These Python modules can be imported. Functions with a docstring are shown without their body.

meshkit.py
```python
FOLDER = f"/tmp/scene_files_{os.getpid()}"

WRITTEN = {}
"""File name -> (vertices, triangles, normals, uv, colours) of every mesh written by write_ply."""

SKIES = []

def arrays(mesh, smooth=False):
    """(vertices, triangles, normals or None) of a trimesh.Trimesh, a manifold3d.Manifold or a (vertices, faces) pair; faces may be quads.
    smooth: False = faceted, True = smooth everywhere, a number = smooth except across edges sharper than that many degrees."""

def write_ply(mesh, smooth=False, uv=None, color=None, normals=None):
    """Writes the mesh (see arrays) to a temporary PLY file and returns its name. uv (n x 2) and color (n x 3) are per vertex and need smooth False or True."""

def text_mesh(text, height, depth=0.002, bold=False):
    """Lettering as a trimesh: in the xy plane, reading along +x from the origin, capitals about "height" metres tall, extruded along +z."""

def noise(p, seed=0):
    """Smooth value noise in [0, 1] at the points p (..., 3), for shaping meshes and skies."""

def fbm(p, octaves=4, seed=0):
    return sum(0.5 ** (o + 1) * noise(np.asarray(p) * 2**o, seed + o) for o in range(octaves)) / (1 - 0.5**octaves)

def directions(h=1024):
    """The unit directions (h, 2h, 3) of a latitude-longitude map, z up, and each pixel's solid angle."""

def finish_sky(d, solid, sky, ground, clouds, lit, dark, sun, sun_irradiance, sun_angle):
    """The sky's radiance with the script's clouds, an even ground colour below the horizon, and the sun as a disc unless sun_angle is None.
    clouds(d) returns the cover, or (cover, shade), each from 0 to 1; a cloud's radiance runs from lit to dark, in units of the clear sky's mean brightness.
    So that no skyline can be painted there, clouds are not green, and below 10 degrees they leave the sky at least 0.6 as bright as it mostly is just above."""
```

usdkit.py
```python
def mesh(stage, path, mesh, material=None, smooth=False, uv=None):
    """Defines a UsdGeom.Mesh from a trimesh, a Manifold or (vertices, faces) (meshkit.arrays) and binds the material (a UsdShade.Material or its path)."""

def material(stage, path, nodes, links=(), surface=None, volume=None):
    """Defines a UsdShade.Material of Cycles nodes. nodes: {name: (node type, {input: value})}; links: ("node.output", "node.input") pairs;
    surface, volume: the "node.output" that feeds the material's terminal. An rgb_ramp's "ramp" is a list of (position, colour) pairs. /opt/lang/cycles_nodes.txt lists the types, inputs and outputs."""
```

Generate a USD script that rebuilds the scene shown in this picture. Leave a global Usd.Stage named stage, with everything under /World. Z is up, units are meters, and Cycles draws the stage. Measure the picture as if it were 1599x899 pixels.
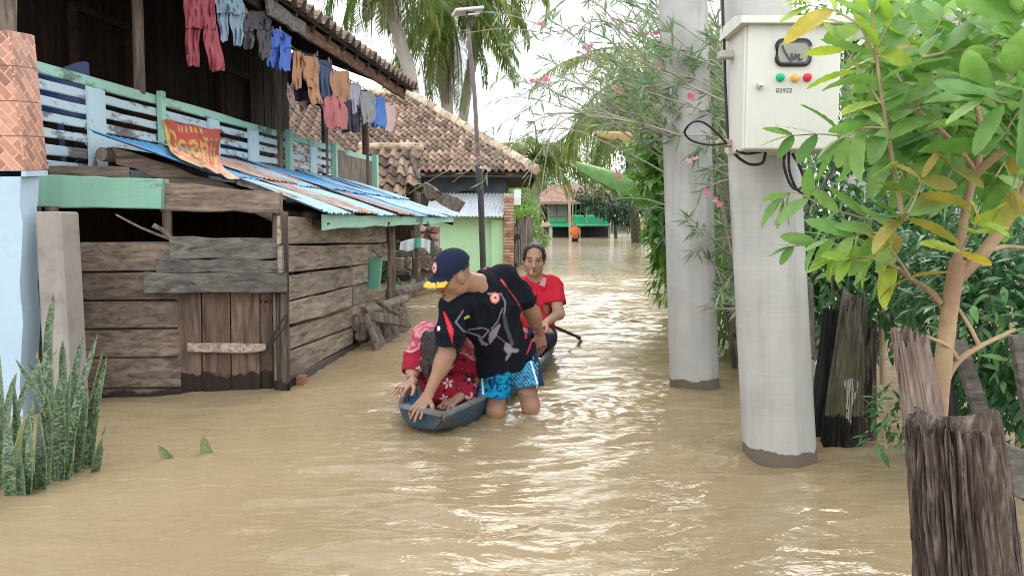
import math, random
import numpy as np, trimesh, usdkit, meshkit
from pxr import Gf, Sdf, Usd, UsdGeom, UsdLux, UsdShade, Vt

# ---------------------------------------------------------------- camera, sky, sun, exposure
EXPOSURE, SKY_STRENGTH, SUN_INTENSITY, SUN_ANGLE = 0.56, 0.10, 0.34, 28.0
SUN_DIR = np.array([0.14, 0.74, 0.68]); SUN_DIR /= np.linalg.norm(SUN_DIR)      # towards the sun
CAM_H, PITCH, FPX = 1.06, math.atan(99.5 / 1200.0), 1200.0                      # metres, radians, focal length in photo pixels

stage = Usd.Stage.CreateInMemory()
UsdGeom.SetStageUpAxis(stage, "Z"); UsdGeom.SetStageMetersPerUnit(stage, 1.0)
UsdGeom.Xform.Define(stage, "/World"); UsdGeom.Scope.Define(stage, "/World/Looks")
cam = UsdGeom.Camera.Define(stage, "/World/camera")
cam.CreateHorizontalApertureAttr(36.0); cam.CreateVerticalApertureAttr(36.0 * 575 / 1024)
cam.CreateFocalLengthAttr(36.0 * FPX / 1599.0); cam.CreateClippingRangeAttr(Gf.Vec2f(0.05, 3000))
cam.CreateExposureAttr(EXPOSURE)
cam.AddTranslateOp().Set(Gf.Vec3d(0, 0, CAM_H)); cam.AddRotateXOp().Set(90 - math.degrees(PITCH))

elev, rot = math.asin(SUN_DIR[2]), math.atan2(SUN_DIR[0], SUN_DIR[1])
usdkit.material(stage, "/World/Looks/sky", {
    "sky": ("sky_texture", {"sky_type": "single_scattering", "sun_disc": False, "sun_elevation": elev, "sun_rotation": rot, "aerosol_density": 2.0}),
    "tc": ("texture_coordinate", {}), "n": ("noise_texture", {"scale": 2.2, "detail": 5.0, "roughness": 0.55}),
    "cl": ("rgb_ramp", {"ramp": [(0.3, (10.5, 11.0, 11.8)), (0.62, (15.5, 15.8, 16.2))]}),
    "mx": ("mix", {"fac": 0.93}), "bg": ("background_shader", {"strength": SKY_STRENGTH})},
    [("tc.generated", "n.vector"), ("n.fac", "cl.fac"), ("sky.color", "mx.color1"), ("cl.color", "mx.color2"), ("mx.color", "bg.color")], surface="bg.background")
dome = UsdLux.DomeLight.Define(stage, "/World/sky")
UsdShade.MaterialBindingAPI.Apply(dome.GetPrim()).Bind(UsdShade.Material.Get(stage, "/World/Looks/sky"))
dome.GetPrim().SetCustomDataByKey("kind", "structure")
sun = UsdLux.DistantLight.Define(stage, "/World/sun")
sun.CreateNormalizeAttr(True); sun.CreateIntensityAttr(SUN_INTENSITY); sun.CreateAngleAttr(SUN_ANGLE); sun.CreateColorAttr(Gf.Vec3f(1.0, 0.95, 0.87))
_q = Gf.Rotation(Gf.Vec3d(0, 0, 1), Gf.Vec3d(*map(float, SUN_DIR))).GetQuat()
sun.AddOrientOp(UsdGeom.XformOp.PrecisionDouble).Set(Gf.Quatd(_q))

# ---------------------------------------------------------------- helpers
CP, SP = math.cos(PITCH), math.sin(PITCH)
A = lambda *v: np.array(v, float)
def ray(px, py):
    a, b = (px - 800.0) / FPX, (449.5 - py) / FPX
    return A(a, CP + b * SP, -SP + b * CP)
def P(px, py, Y):                      # where the sight line of a photo pixel meets the plane y = Y
    d = ray(px, py); return A(0, 0, CAM_H) + d * (Y / d[1])
def G(px, py, z=0.0):                  # ... meets the level z
    d = ray(px, py); return A(0, 0, CAM_H) + d * ((z - CAM_H) / d[2])
class Plane:                           # a plane of the place; pt(px, py, off) = a point on it, off metres in front
    def __init__(s, p, n): s.p = np.asarray(p, float); s.n = np.asarray(n, float) / np.linalg.norm(n)
    def pt(s, px, py, off=0.0):
        d = ray(px, py); c = A(0, 0, CAM_H)
        return c + d * (((s.p + s.n * off - c) @ s.n) / (d @ s.n))
def unit(v): v = np.asarray(v, float); return v / (np.linalg.norm(v) + 1e-12)

counts = {}
def path_for(name, parent):
    base = "/World" if parent is None else str(parent.GetPath())
    k = counts.get((base, name), 0); counts[(base, name)] = k + 1
    return f"{base}/{name}" + (f"_{k:03d}" if k else "")
def tag(prim, label=None, cat=None, group=None, kind=None):
    for k, v in (("label", label), ("category", cat), ("group", group), ("kind", kind)):
        if v: prim.SetCustomDataByKey(k, v)
    return prim
def obj(name, mesh, m, parent=None, smooth=False, col=None, **meta):
    if isinstance(mesh, (list, tuple)) and len(mesh) and not isinstance(mesh[0], np.ndarray): mesh = join(mesh)
    pr = usdkit.mesh(stage, path_for(name, parent), mesh, m, smooth=smooth)
    if col is not None:
        pv = UsdGeom.PrimvarsAPI(pr).CreatePrimvar("col", Sdf.ValueTypeNames.Color3fArray, "vertex")
        pv.Set(Vt.Vec3fArray.FromNumpy(np.asarray(col, np.float32)))
    return tag(pr.GetPrim(), **meta)
def thing(name, label, cat, loc=(0, 0, 0), group=None, rz=0.0):
    x = UsdGeom.Xform.Define(stage, path_for(name, None))
    if any(loc) or rz: x.AddTranslateOp().Set(Gf.Vec3d(*map(float, loc)))
    if rz: x.AddRotateZOp().Set(math.degrees(rz))
    return tag(x.GetPrim(), label, cat, group)

def join(parts):
    vs, fs, n = [], [], 0
    for p in parts:
        v, f = (np.asarray(p.vertices), np.asarray(p.faces)) if hasattr(p, "vertices") else p
        f = np.asarray(f)
        if f.shape[1] == 4: f = np.vstack([f[:, [0, 1, 2]], f[:, [0, 2, 3]]])
        vs.append(np.asarray(v, float)); fs.append(f + n); n += len(v)
    return np.vstack(vs), np.vstack(fs)
def tube(pts, rad, sides=8, cap=True, seed=None, rough=0.0):
    p = np.asarray(pts, float); n = len(p); r = np.broadcast_to(np.asarray(rad, float), (n,))
    t = np.gradient(p, axis=0); t /= np.linalg.norm(t, axis=1, keepdims=True) + 1e-12
    ref = A(0, 0, 1) if abs(t[:, 2]).mean() < 0.8 else A(1, 0, 0)
    a = np.cross(t, ref); a /= np.linalg.norm(a, axis=1, keepdims=True) + 1e-12
    b = np.cross(t, a); th = np.arange(sides) * 2 * np.pi / sides
    rr = np.repeat(r[:, None], sides, 1)
    if rough: rr = rr * (1 + rough * np.random.default_rng(seed or 0).normal(size=rr.shape))
    v = (p[:, None] + rr[..., None] * (np.cos(th)[None, :, None] * a[:, None] + np.sin(th)[None, :, None] * b[:, None])).reshape(-1, 3)
    i, j = np.meshgrid(np.arange(n - 1), np.arange(sides), indexing="ij")
    f = np.stack([i * sides + j, i * sides + (j + 1) % sides, (i + 1) * sides + (j + 1) % sides, (i + 1) * sides + j], -1).reshape(-1, 4)
    f = np.vstack([f[:, [0, 2, 1]], f[:, [0, 3, 2]]])
    if cap:
        v = np.vstack([v, p[:1], p[-1:]]); o = n * sides
        f = np.vstack([f] + [[[o, k, (k + 1) % sides] for k in range(sides)], [[o + 1, o - sides + (k + 1) % sides, o - sides + k] for k in range(sides)]])
    return v, f
def curve(ctrl, n):                    # Catmull-Rom through the control points
    c = np.asarray(ctrl, float); c = np.vstack([2 * c[0] - c[1], c, 2 * c[-1] - c[-2]]); out = []
    m = len(c) - 3
    for u in np.linspace(0, m - 1e-9, n):
        i = int(u); t = u - i; a, b, d, e = c[i:i + 4]
        out.append(0.5 * (2 * b + (d - a) * t + (2 * a - 5 * b + 4 * d - e) * t * t + (3 * b - a - 3 * d + e) * t ** 3))
    return np.array(out)
def box(c, size, R=None):
    m = trimesh.creation.box(size); v = np.asarray(m.vertices)
    if R is not None: v = v @ np.asarray(R).T
    return v + np.asarray(c), np.asarray(m.faces)
def rbox(c, size, r=0.01, R=None):     # box with chamfered edges
    s = np.asarray(size) / 2; pts = []
    for sx in (-1, 1):
        for sy in (-1, 1):
            for sz in (-1, 1):
                g = A(sx, sy, sz)
                for k in range(3):
                    q = g * s; q = q - g * r; q[k] = g[k] * s[k]; pts.append(q)
    h = trimesh.convex.convex_hull(np.array(pts)); v = np.asarray(h.vertices)
    if R is not None: v = v @ np.asarray(R).T
    return v + np.asarray(c), np.asarray(h.faces)
def frame(x, up=(0, 0, 1)):            # columns: x along x, z near up
    x = unit(x); y = unit(np.cross(up, x)); return np.stack([x, y, np.cross(x, y)], 1)
def bar(a, b, w, t, up=(0, 0, 1), r=0.0):
    a, b = np.asarray(a, float), np.asarray(b, float); R = frame(b - a, up); s = (np.linalg.norm(b - a), w, t)
    return rbox((a + b) / 2, s, r, R) if r else box((a + b) / 2, s, R)
def board(p00, p10, p11, p01, th, seed=0, jag=0.004, n=5, bow=0.0):
    """A sawn plank: front face through four corners (seen from its front, p00 p10 at one long edge), uneven long edges, chamfered, th thick."""
    rg = np.random.default_rng(seed); p00, p10, p11, p01 = (np.asarray(x, float) for x in (p00, p10, p11, p01))
    u = np.linspace(0, 1, n + 1)[:, None]
    lo, hi = p00 + (p10 - p00) * u, p01 + (p11 - p01) * u
    nrm = unit(np.cross(p10 - p00, p01 - p00)); w = hi - lo; wl = np.linalg.norm(w, axis=1, keepdims=True); wd = w / wl
    lo = lo + wd * rg.normal(0, jag, (n + 1, 1)); hi = hi + wd * rg.normal(0, jag, (n + 1, 1))
    off = nrm * (bow * np.sin(np.pi * u) + rg.normal(0, th * 0.08, (n + 1, 1)))
    c = min(0.006, th * 0.35)
    ring = [lo - nrm * th + off, lo - nrm * c + off, lo + wd * c + off, hi - wd * c + off, hi - nrm * c + off, hi - nrm * th + off]
    v = np.stack(ring, 1).reshape(-1, 3); k = 6; f = []
    for i in range(n):
        for j in range(k):
            q = [i * k + j, (i + 1) * k + j, (i + 1) * k + (j + 1) % k, i * k + (j + 1) % k]; f += [[q[0], q[1], q[2]], [q[0], q[2], q[3]]]
    e = n * k
    for j in range(1, k - 1): f += [[0, j, j + 1], [e, e + j + 1, e + j]]
    return v, np.array(f)
def grid_mesh(pts):                    # (m, n, 3) points as a sheet
    m, n = pts.shape[:2]; i, j = np.meshgrid(np.arange(m - 1), np.arange(n - 1), indexing="ij")
    a = (i * n + j).ravel(); f = np.stack([a, a + n, a + n + 1, a + 1], 1)
    return pts.reshape(-1, 3), np.vstack([f[:, [0, 1, 2]], f[:, [0, 2, 3]]])
def thick(pts, th):                    # a sheet with thickness along its own normals
    m, n = pts.shape[:2]; du, dv = np.gradient(pts, axis=0), np.gradient(pts, axis=1)
    nr = np.cross(du, dv); nr /= np.linalg.norm(nr, axis=2, keepdims=True) + 1e-12
    a, b = grid_mesh(pts + nr * th / 2), grid_mesh(pts - nr * th / 2); N = m * n
    edge = list(range(n)) + [i * n + n - 1 for i in range(1, m)] + list(range(m * n - 2, (m - 1) * n - 1, -1)) + [i * n for i in range(m - 2, 0, -1)]
    f = []
    for k in range(len(edge)):
        p, q = edge[k], edge[(k + 1) % len(edge)]; f += [[p, q, q + N], [p, q + N, p + N]]
    return np.vstack([a[0], b[0]]), np.vstack([a[1], b[1][:, ::-1] + N, np.array(f)])
def lathe(profile, sides=32, c=(0, 0, 0)):
    p = np.asarray(profile, float); th = np.arange(sides + 1) * 2 * np.pi / sides
    pts = np.stack([p[:, None, 0] * np.cos(th), p[:, None, 0] * np.sin(th), np.repeat(p[:, 1:2], sides + 1, 1)], -1)
    v, f = grid_mesh(pts); return v + np.asarray(c, float), f[:, ::-1]
def place(v, f, R, t): return v @ np.asarray(R).T + np.asarray(t), f
def scatter(v, f, R, t, s):            # many copies in one mesh: R (n,3,3), t (n,3), s (n,)
    n = len(t); V = np.einsum("nij,kj->nki", R, v) * np.asarray(s).reshape(-1, 1, 1) + t[:, None]
    return V.reshape(-1, 3), (f[None] + (np.arange(n) * len(v))[:, None, None]).reshape(-1, 3)
def frames(d, up, roll=None):          # rotation whose y axis is d (leaf length), z near up
    d = d / (np.linalg.norm(d, axis=1, keepdims=True) + 1e-12); x = np.cross(d, up); x /= np.linalg.norm(x, axis=1, keepdims=True) + 1e-9
    z = np.cross(x, d)
    if roll is not None:
        c, s = np.cos(roll)[:, None], np.sin(roll)[:, None]; x, z = x * c + z * s, z * c - x * s
    return np.stack([x, d, z], -1)

# ---------------------------------------------------------------- materials
def M(name, nodes, links, surface="p.BSDF", volume=None): return usdkit.material(stage, "/World/Looks/" + name, nodes, links, surface=surface, volume=volume)
def mx(c, k): return tuple(min(1.0, x * k) for x in c)
def plain(name, c, rough=0.6, var=0.15, scale=6.0, bump=0.15, spec=0.4, metallic=0.0, dirt=None, dscale=3.0, dlo=0.5, dhi=0.7, vec="pos", squash=(1, 1, 1), bdist=0.004, bscale=8.0):
    """Paint, cloth, concrete...: a base colour with fine variation, an optional second colour in patches, fine relief."""
    n = {"g": ("geometry", {}), "oi": ("object_info", {}), "map": ("mapping", {"scale": squash}), "n": ("noise_texture", {"scale": scale, "detail": 5.0, "roughness": 0.6}),
         "r": ("rgb_ramp", {"ramp": [(0.25, mx(c, 1 - var)), (0.75, mx(c, 1 + var))]}),
         "n2": ("noise_texture", {"scale": scale * bscale, "detail": 4.0}), "b": ("bump", {"strength": bump, "distance": bdist}),
         "p": ("principled_bsdf", {"roughness": rough, "specular_ior_level": spec, "metallic": metallic})}
    l = [("g.position", "map.vector"), ("map.vector", "n.vector"), ("map.vector", "n2.vector"), ("n.fac", "r.fac"), ("n2.fac", "b.height"), ("b.normal", "p.normal")]
    if dirt:
        n["n3"] = ("noise_texture", {"scale": dscale, "detail": 7.0, "roughness": 0.68}); n["r3"] = ("rgb_ramp", {"ramp": [(dlo, (0, 0, 0)), (dhi, (1, 1, 1))]})
        n["m"] = ("mix", {"color2": dirt}); l += [("map.vector", "n3.vector"), ("n3.fac", "r3.fac"), ("r3.color", "m.fac"), ("r.color", "m.color1"), ("m.color", "p.base_color")]
    else: l += [("r.color", "p.base_color")]
    return M(name, n, l)
def wood(name, axis, dark, mid, light, scale=1.0, rough=0.8, bump=0.5, wet=None, paint=None, plo=0.45, phi=0.55, vary=0.35):
    """Sawn or weathered timber, grain along axis; wet = height below which a ragged water mark darkens it; paint = colour flaking off."""
    s = {"x": (1.8, 14, 14), "y": (14, 1.8, 14), "z": (14, 14, 1.8)}[axis]
    n = {"g": ("geometry", {}), "oi": ("object_info", {}), "off": ("mix_vector", {"fac": 0.0}), "add": ("math", {"math_type": "multiply", "value2": 37.0}), "cx": ("combine_xyz", {}),
         "sum": ("mix", {"mix_type": "add", "fac": 1.0}), "map": ("mapping", {"scale": tuple(k * scale for k in s)}),
         "n": ("noise_texture", {"scale": 2.0, "detail": 7.0, "roughness": 0.65, "distortion": 0.6}), "nb": ("noise_texture", {"scale": 1.6 , "detail": 3.0}),
         "r": ("rgb_ramp", {"ramp": [(0.28, dark), (0.5, mid), (0.74, light)]}),
         "rb": ("rgb_ramp", {"ramp": [(0.3, (0.55, 0.55, 0.55)), (0.7, (1.1, 1.1, 1.1))]}), "mb": ("mix", {"mix_type": "multiply", "fac": 0.8}),
         "rv": ("rgb_ramp", {"ramp": [(0.0, (1 - vary,) * 3), (1.0, (1 + vary * 0.6,) * 3)]}), "mv": ("mix", {"mix_type": "multiply", "fac": 1.0}),
         "mc": ("mapping", {"scale": tuple((1.6 if k < 3 else 46.0) * scale for k in s)}), "nc": ("noise_texture", {"scale": 1.0, "detail": 5.0, "roughness": 0.6, "distortion": 0.8}), "rc": ("rgb_ramp", {"ramp": [(0.30, (0.28,) * 3), (0.42, (0.95,) * 3), (0.7, (1.15,) * 3)]}), "mk": ("mix", {"mix_type": "multiply", "fac": 0.9}), "hb": ("math", {"math_type": "multiply_add", "value2": 0.6}),
         "b": ("bump", {"strength": bump, "distance": 0.006}), "p": ("principled_bsdf", {"roughness": rough, "specular_ior_level": 0.25})}
    l = [("oi.random", "add.value1"), ("add.value", "cx.x"), ("add.value", "cx.y"), ("add.value", "cx.z"), ("g.position", "sum.color1"), ("cx.vector", "sum.color2"), ("sum.color", "map.vector"), ("map.vector", "n.vector"),
         ("sum.color", "nb.vector"), ("n.fac", "r.fac"), ("nb.fac", "rb.fac"), ("r.color", "mb.color1"), ("rb.color", "mb.color2"), ("sum.color", "mc.vector"), ("mc.vector", "nc.vector"), ("nc.fac", "rc.fac"), ("mb.color", "mk.color1"), ("rc.color", "mk.color2"), ("oi.random", "rv.fac"), ("mk.color", "mv.color1"), ("rv.color", "mv.color2"), ("nc.fac", "hb.value1"), ("n.fac", "hb.value3"), ("hb.value", "b.height"), ("b.normal", "p.normal")]
    del n["off"]; last = "mv.color"
    if paint:
        n["pn"] = ("noise_texture", {"scale": 5.0, "detail": 8.0, "roughness": 0.72}); n["pm"] = ("mapping", {"scale": tuple(1 if k > 3 else 0.4 for k in s)})
        n["pr"] = ("rgb_ramp", {"ramp": [(plo, (0, 0, 0)), (phi, (1, 1, 1))]}); n["px"] = ("mix", {"color2": paint})
        l += [("sum.color", "pm.vector"), ("pm.vector", "pn.vector"), ("pn.fac", "pr.fac"), ("pr.color", "px.fac"), (last, "px.color1")]; last = "px.color"
    if wet is not None:
        n.update({"sp": ("separate_xyz", {}), "wn": ("noise_texture", {"scale": 9.0, "detail": 4.0}), "wa": ("math", {"math_type": "multiply_add", "value2": 0.16, "value3": -0.08}), "ws": ("math", {"math_type": "add"}),
                  "wr": ("map_range", {"from_min": wet + 0.006, "from_max": wet - 0.006, "clamp": True}), "wx": ("mix", {"color2": mx(dark, 0.35)}), "wg": ("map_range", {"from_min": wet + 0.006, "from_max": wet - 0.006, "to_min": rough, "to_max": 0.3, "clamp": True})})
        l += [("g.position", "sp.vector"), ("g.position", "wn.vector"), ("wn.fac", "wa.value1"), ("sp.z", "ws.value1"), ("wa.value", "ws.value2"), ("ws.value", "wr.value"), ("ws.value", "wg.value"), ("wr.result", "wx.fac"), (last, "wx.color1"), ("wg.result", "p.roughness")]; last = "wx.color"
    return M(name, n, l + [(last, "p.base_color")])
def leafmat(name, c, c2, rough=0.45, trans=0.35, island=False, yellow=None, ylo=0.9):
    """Leaf colours vary from leaf to leaf; light passes through."""
    src = ("g.random_per_island" if island else "oi.random")
    ramp = [(0.0, c), (ylo - 0.05 if yellow else 1.0, c2)] + ([(ylo, yellow), (1.0, yellow)] if yellow else [])
    n = {"g": ("geometry", {}), "oi": ("object_info", {}), "r": ("rgb_ramp", {"ramp": ramp}), "n": ("noise_texture", {"scale": 25.0, "detail": 3.0}), "rb": ("rgb_ramp", {"ramp": [(0.3, (0.8,) * 3), (0.7, (1.15,) * 3)]}),
         "m": ("mix", {"mix_type": "multiply", "fac": 1.0}), "p": ("principled_bsdf", {"roughness": rough, "specular_ior_level": 0.4}), "t": ("translucent_bsdf", {}), "hs": ("hsv", {"saturation": 1.15, "value": 1.4}), "x": ("mix_closure", {"fac": trans})}
    return M(name, n, [(src, "r.fac"), ("g.position", "n.vector"), ("n.fac", "rb.fac"), ("r.color", "m.color1"), ("rb.color", "m.color2"), ("m.color", "p.base_color"), ("m.color", "hs.color"), ("hs.color", "t.color"), ("p.BSDF", "x.closure1"), ("t.BSDF", "x.closure2")], surface="x.closure")
def colmat(name, rough=0.8, spec=0.25, bump=0.25, bscale=90.0, sss=0.0, sheen=0.0):
    """Colours come from the mesh's own colour primvar (printed cloth, skin and hair)."""
    n = {"a": ("attribute", {"attribute": "col"}), "g": ("geometry", {}), "n": ("noise_texture", {"scale": bscale, "detail": 4.0}), "b": ("bump", {"strength": bump, "distance": 0.003}),
         "p": ("principled_bsdf", {"roughness": rough, "specular_ior_level": spec, "subsurface_weight": sss, "subsurface_scale": 0.01, "sheen_weight": sheen})}
    return M(name, n, [("a.color", "p.base_color"), ("g.position", "n.vector"), ("n.fac", "b.height"), ("b.normal", "p.normal")])
# ---------------------------------------------------------------- materials of the place
m_water = M("muddy_water", {"a": ("attribute", {"attribute": "col"}), "sx": ("separate_xyz", {}), "g": ("geometry", {}),
    "n1": ("noise_texture", {"scale": 0.8, "detail": 4.0}), "r1": ("rgb_ramp", {"ramp": [(0.3, (0.255, 0.192, 0.108)), (0.7, (0.31, 0.237, 0.14))]}),
    "mp": ("mapping", {"scale": (4.0, 11.0, 7.0), "rotation": (0, 0, 0.2)}), "n2": ("noise_texture", {"scale": 2.2, "detail": 3.0, "roughness": 0.5, "distortion": 0.4}), "b": ("bump", {"strength": 0.6, "distance": 0.016}),
    "fn": ("noise_texture", {"scale": 22.0, "detail": 6.0, "roughness": 0.7}), "fs": ("math", {"math_type": "add"}), "fr": ("map_range", {"from_min": 0.98, "from_max": 1.22, "clamp": True}),
    "fm": ("mix", {"color2": (0.72, 0.69, 0.62)}), "rm": ("mix_float", {"a": 0.06, "b": 0.6}), "p": ("principled_bsdf", {"ior": 1.333, "specular_ior_level": 0.5})},
    [("a.color", "sx.vector"), ("g.position", "n1.vector"), ("n1.fac", "r1.fac"), ("g.position", "mp.vector"), ("mp.vector", "n2.vector"), ("n2.fac", "b.height"), ("b.normal", "p.normal"),
     ("g.position", "fn.vector"), ("fn.fac", "fs.value1"), ("sx.x", "fs.value2"), ("fs.value", "fr.value"), ("fr.result", "fm.fac"), ("r1.color", "fm.color1"), ("fm.color", "p.base_color"), ("fr.result", "rm.fac"), ("rm.result", "p.roughness")])
m_ground = plain("wet_soil", (0.10, 0.085, 0.045), 0.9, 0.4, 2.0, 0.6, dirt=(0.05, 0.075, 0.02), dlo=0.42, dhi=0.55)
BROWN = ((0.055, 0.04, 0.031), (0.205, 0.15, 0.112), (0.37, 0.29, 0.23))
GREYB = ((0.09, 0.07, 0.054), (0.31, 0.245, 0.19), (0.50, 0.42, 0.335))
w_front = wood("timber_front", "x", *BROWN, wet=0.03); w_door = wood("timber_door", "z", (0.04, 0.025, 0.018), (0.13, 0.085, 0.06), (0.22, 0.155, 0.115), wet=0.12)
w_side = wood("timber_side", "y", *GREYB, wet=0.05); w_grey = wood("timber_grey", "x", (0.05, 0.045, 0.04), (0.13, 0.115, 0.10), (0.25, 0.22, 0.19))
w_greyz = wood("timber_grey_upright", "z", (0.05, 0.042, 0.035), (0.15, 0.12, 0.095), (0.27, 0.22, 0.18), wet=0.06)
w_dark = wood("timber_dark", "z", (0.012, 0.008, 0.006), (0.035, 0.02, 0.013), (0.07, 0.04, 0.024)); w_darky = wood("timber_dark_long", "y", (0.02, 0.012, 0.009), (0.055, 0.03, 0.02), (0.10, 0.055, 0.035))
w_slat = wood("painted_slat", "y", (0.10, 0.09, 0.085), (0.24, 0.23, 0.23), (0.36, 0.36, 0.37), paint=(0.52, 0.66, 0.73), plo=0.43, phi=0.48, vary=0.15)
w_slatz = wood("painted_upright", "z", (0.12, 0.11, 0.10), (0.28, 0.27, 0.26), (0.4, 0.4, 0.4), paint=(0.52, 0.68, 0.75), plo=0.36, phi=0.42, vary=0.12)
w_green = wood("green_painted", "z", (0.12, 0.15, 0.12), (0.2, 0.27, 0.22), (0.28, 0.36, 0.30), paint=(0.36, 0.62, 0.50), plo=0.36, phi=0.44, vary=0.1)
w_greeny = wood("green_painted_long", "y", (0.12, 0.15, 0.12), (0.2, 0.27, 0.22), (0.28, 0.36, 0.30), paint=(0.38, 0.64, 0.52), plo=0.38, phi=0.46, vary=0.1)
w_greenx = wood("green_painted_beam", "x", (0.12, 0.15, 0.12), (0.2, 0.27, 0.22), (0.28, 0.36, 0.30), paint=(0.23, 0.44, 0.33), plo=0.36, phi=0.42, vary=0.1)
w_fascia = wood("red_brown_fascia", "y", (0.05, 0.02, 0.012), (0.17, 0.075, 0.045), (0.36, 0.21, 0.15))
w_panel = wood("weathered_panel", "z", (0.07, 0.05, 0.04), (0.21, 0.17, 0.14), (0.36, 0.30, 0.26), bump=0.3)
w_post = wood("worn_post", "z", (0.06, 0.045, 0.035), (0.17, 0.13, 0.10), (0.30, 0.24, 0.20), wet=0.08)
def tin(name, paint, rust, lo, hi, s=3.0):
    return M(name, {"g": ("geometry", {}), "oi": ("object_info", {}), "k": ("math", {"math_type": "multiply", "value2": 23.0}), "cx": ("combine_xyz", {}), "sm": ("mix", {"mix_type": "add", "fac": 1.0}), "mp": ("mapping", {"scale": (0.8, 1.0, 0.8)}),
        "n": ("noise_texture", {"scale": s, "detail": 8.0, "roughness": 0.7}), "r": ("rgb_ramp", {"ramp": [(lo, (0, 0, 0)), (hi, (1, 1, 1))]}), "n2": ("noise_texture", {"scale": 14.0, "detail": 5.0}),
        "c1": ("rgb_ramp", {"ramp": [(0.3, mx(paint, 0.8)), (0.7, mx(paint, 1.15))]}), "c2": ("rgb_ramp", {"ramp": [(0.3, mx(rust, 0.5)), (0.7, mx(rust, 1.3))]}), "m": ("mix", {}), "rr": ("map_range", {"to_min": 0.62, "to_max": 0.9}), "b": ("bump", {"strength": 0.2, "distance": 0.003}), "p": ("principled_bsdf", {})},
        [("oi.random", "k.value1"), ("k.value", "cx.x"), ("k.value", "cx.y"), ("g.position", "sm.color1"), ("cx.vector", "sm.color2"), ("sm.color", "mp.vector"), ("mp.vector", "n.vector"), ("n.fac", "r.fac"), ("g.position", "n2.vector"), ("n2.fac", "c1.fac"), ("n2.fac", "c2.fac"),
         ("r.color", "m.fac"), ("c1.color", "m.color1"), ("c2.color", "m.color2"), ("m.color", "p.base_color"), ("r.color", "rr.value"), ("rr.result", "p.roughness"), ("n2.fac", "b.height"), ("b.normal", "p.normal")])
tin_blue = tin("blue_sheet", (0.08, 0.30, 0.58), (0.30, 0.17, 0.12), 0.54, 0.62); tin_pale = tin("pale_blue_sheet", (0.24, 0.50, 0.70), (0.38, 0.24, 0.18), 0.53, 0.6); tin_rust = tin("rusty_sheet", (0.22, 0.46, 0.66), (0.42, 0.25, 0.18), 0.42, 0.52)
tin_zinc = tin("zinc_sheet", (0.52, 0.56, 0.60), (0.4, 0.34, 0.3), 0.62, 0.75)
def tilemat(name, a, b, c):
    return M(name, {"g": ("geometry", {}), "oi": ("object_info", {}), "r": ("rgb_ramp", {"ramp": [(0.0, a), (0.45, b), (1.0, c)]}), "n": ("noise_texture", {"scale": 7.0, "detail": 8.0, "roughness": 0.7}), "s": ("rgb_ramp", {"ramp": [(0.5, (0, 0, 0)), (0.66, (1, 1, 1))]}),
        "m": ("mix", {"color2": (0.05, 0.042, 0.036)}), "f": ("math", {"math_type": "multiply", "value2": 0.85}), "b": ("bump", {"strength": 0.4, "distance": 0.005}), "p": ("principled_bsdf", {"roughness": 0.85, "specular_ior_level": 0.2})},
        [("oi.random", "r.fac"), ("g.position", "n.vector"), ("n.fac", "s.fac"), ("s.color", "f.value1"), ("f.value", "m.fac"), ("r.color", "m.color1"), ("m.color", "p.base_color"), ("n.fac", "b.height"), ("b.normal", "p.normal")])
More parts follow.
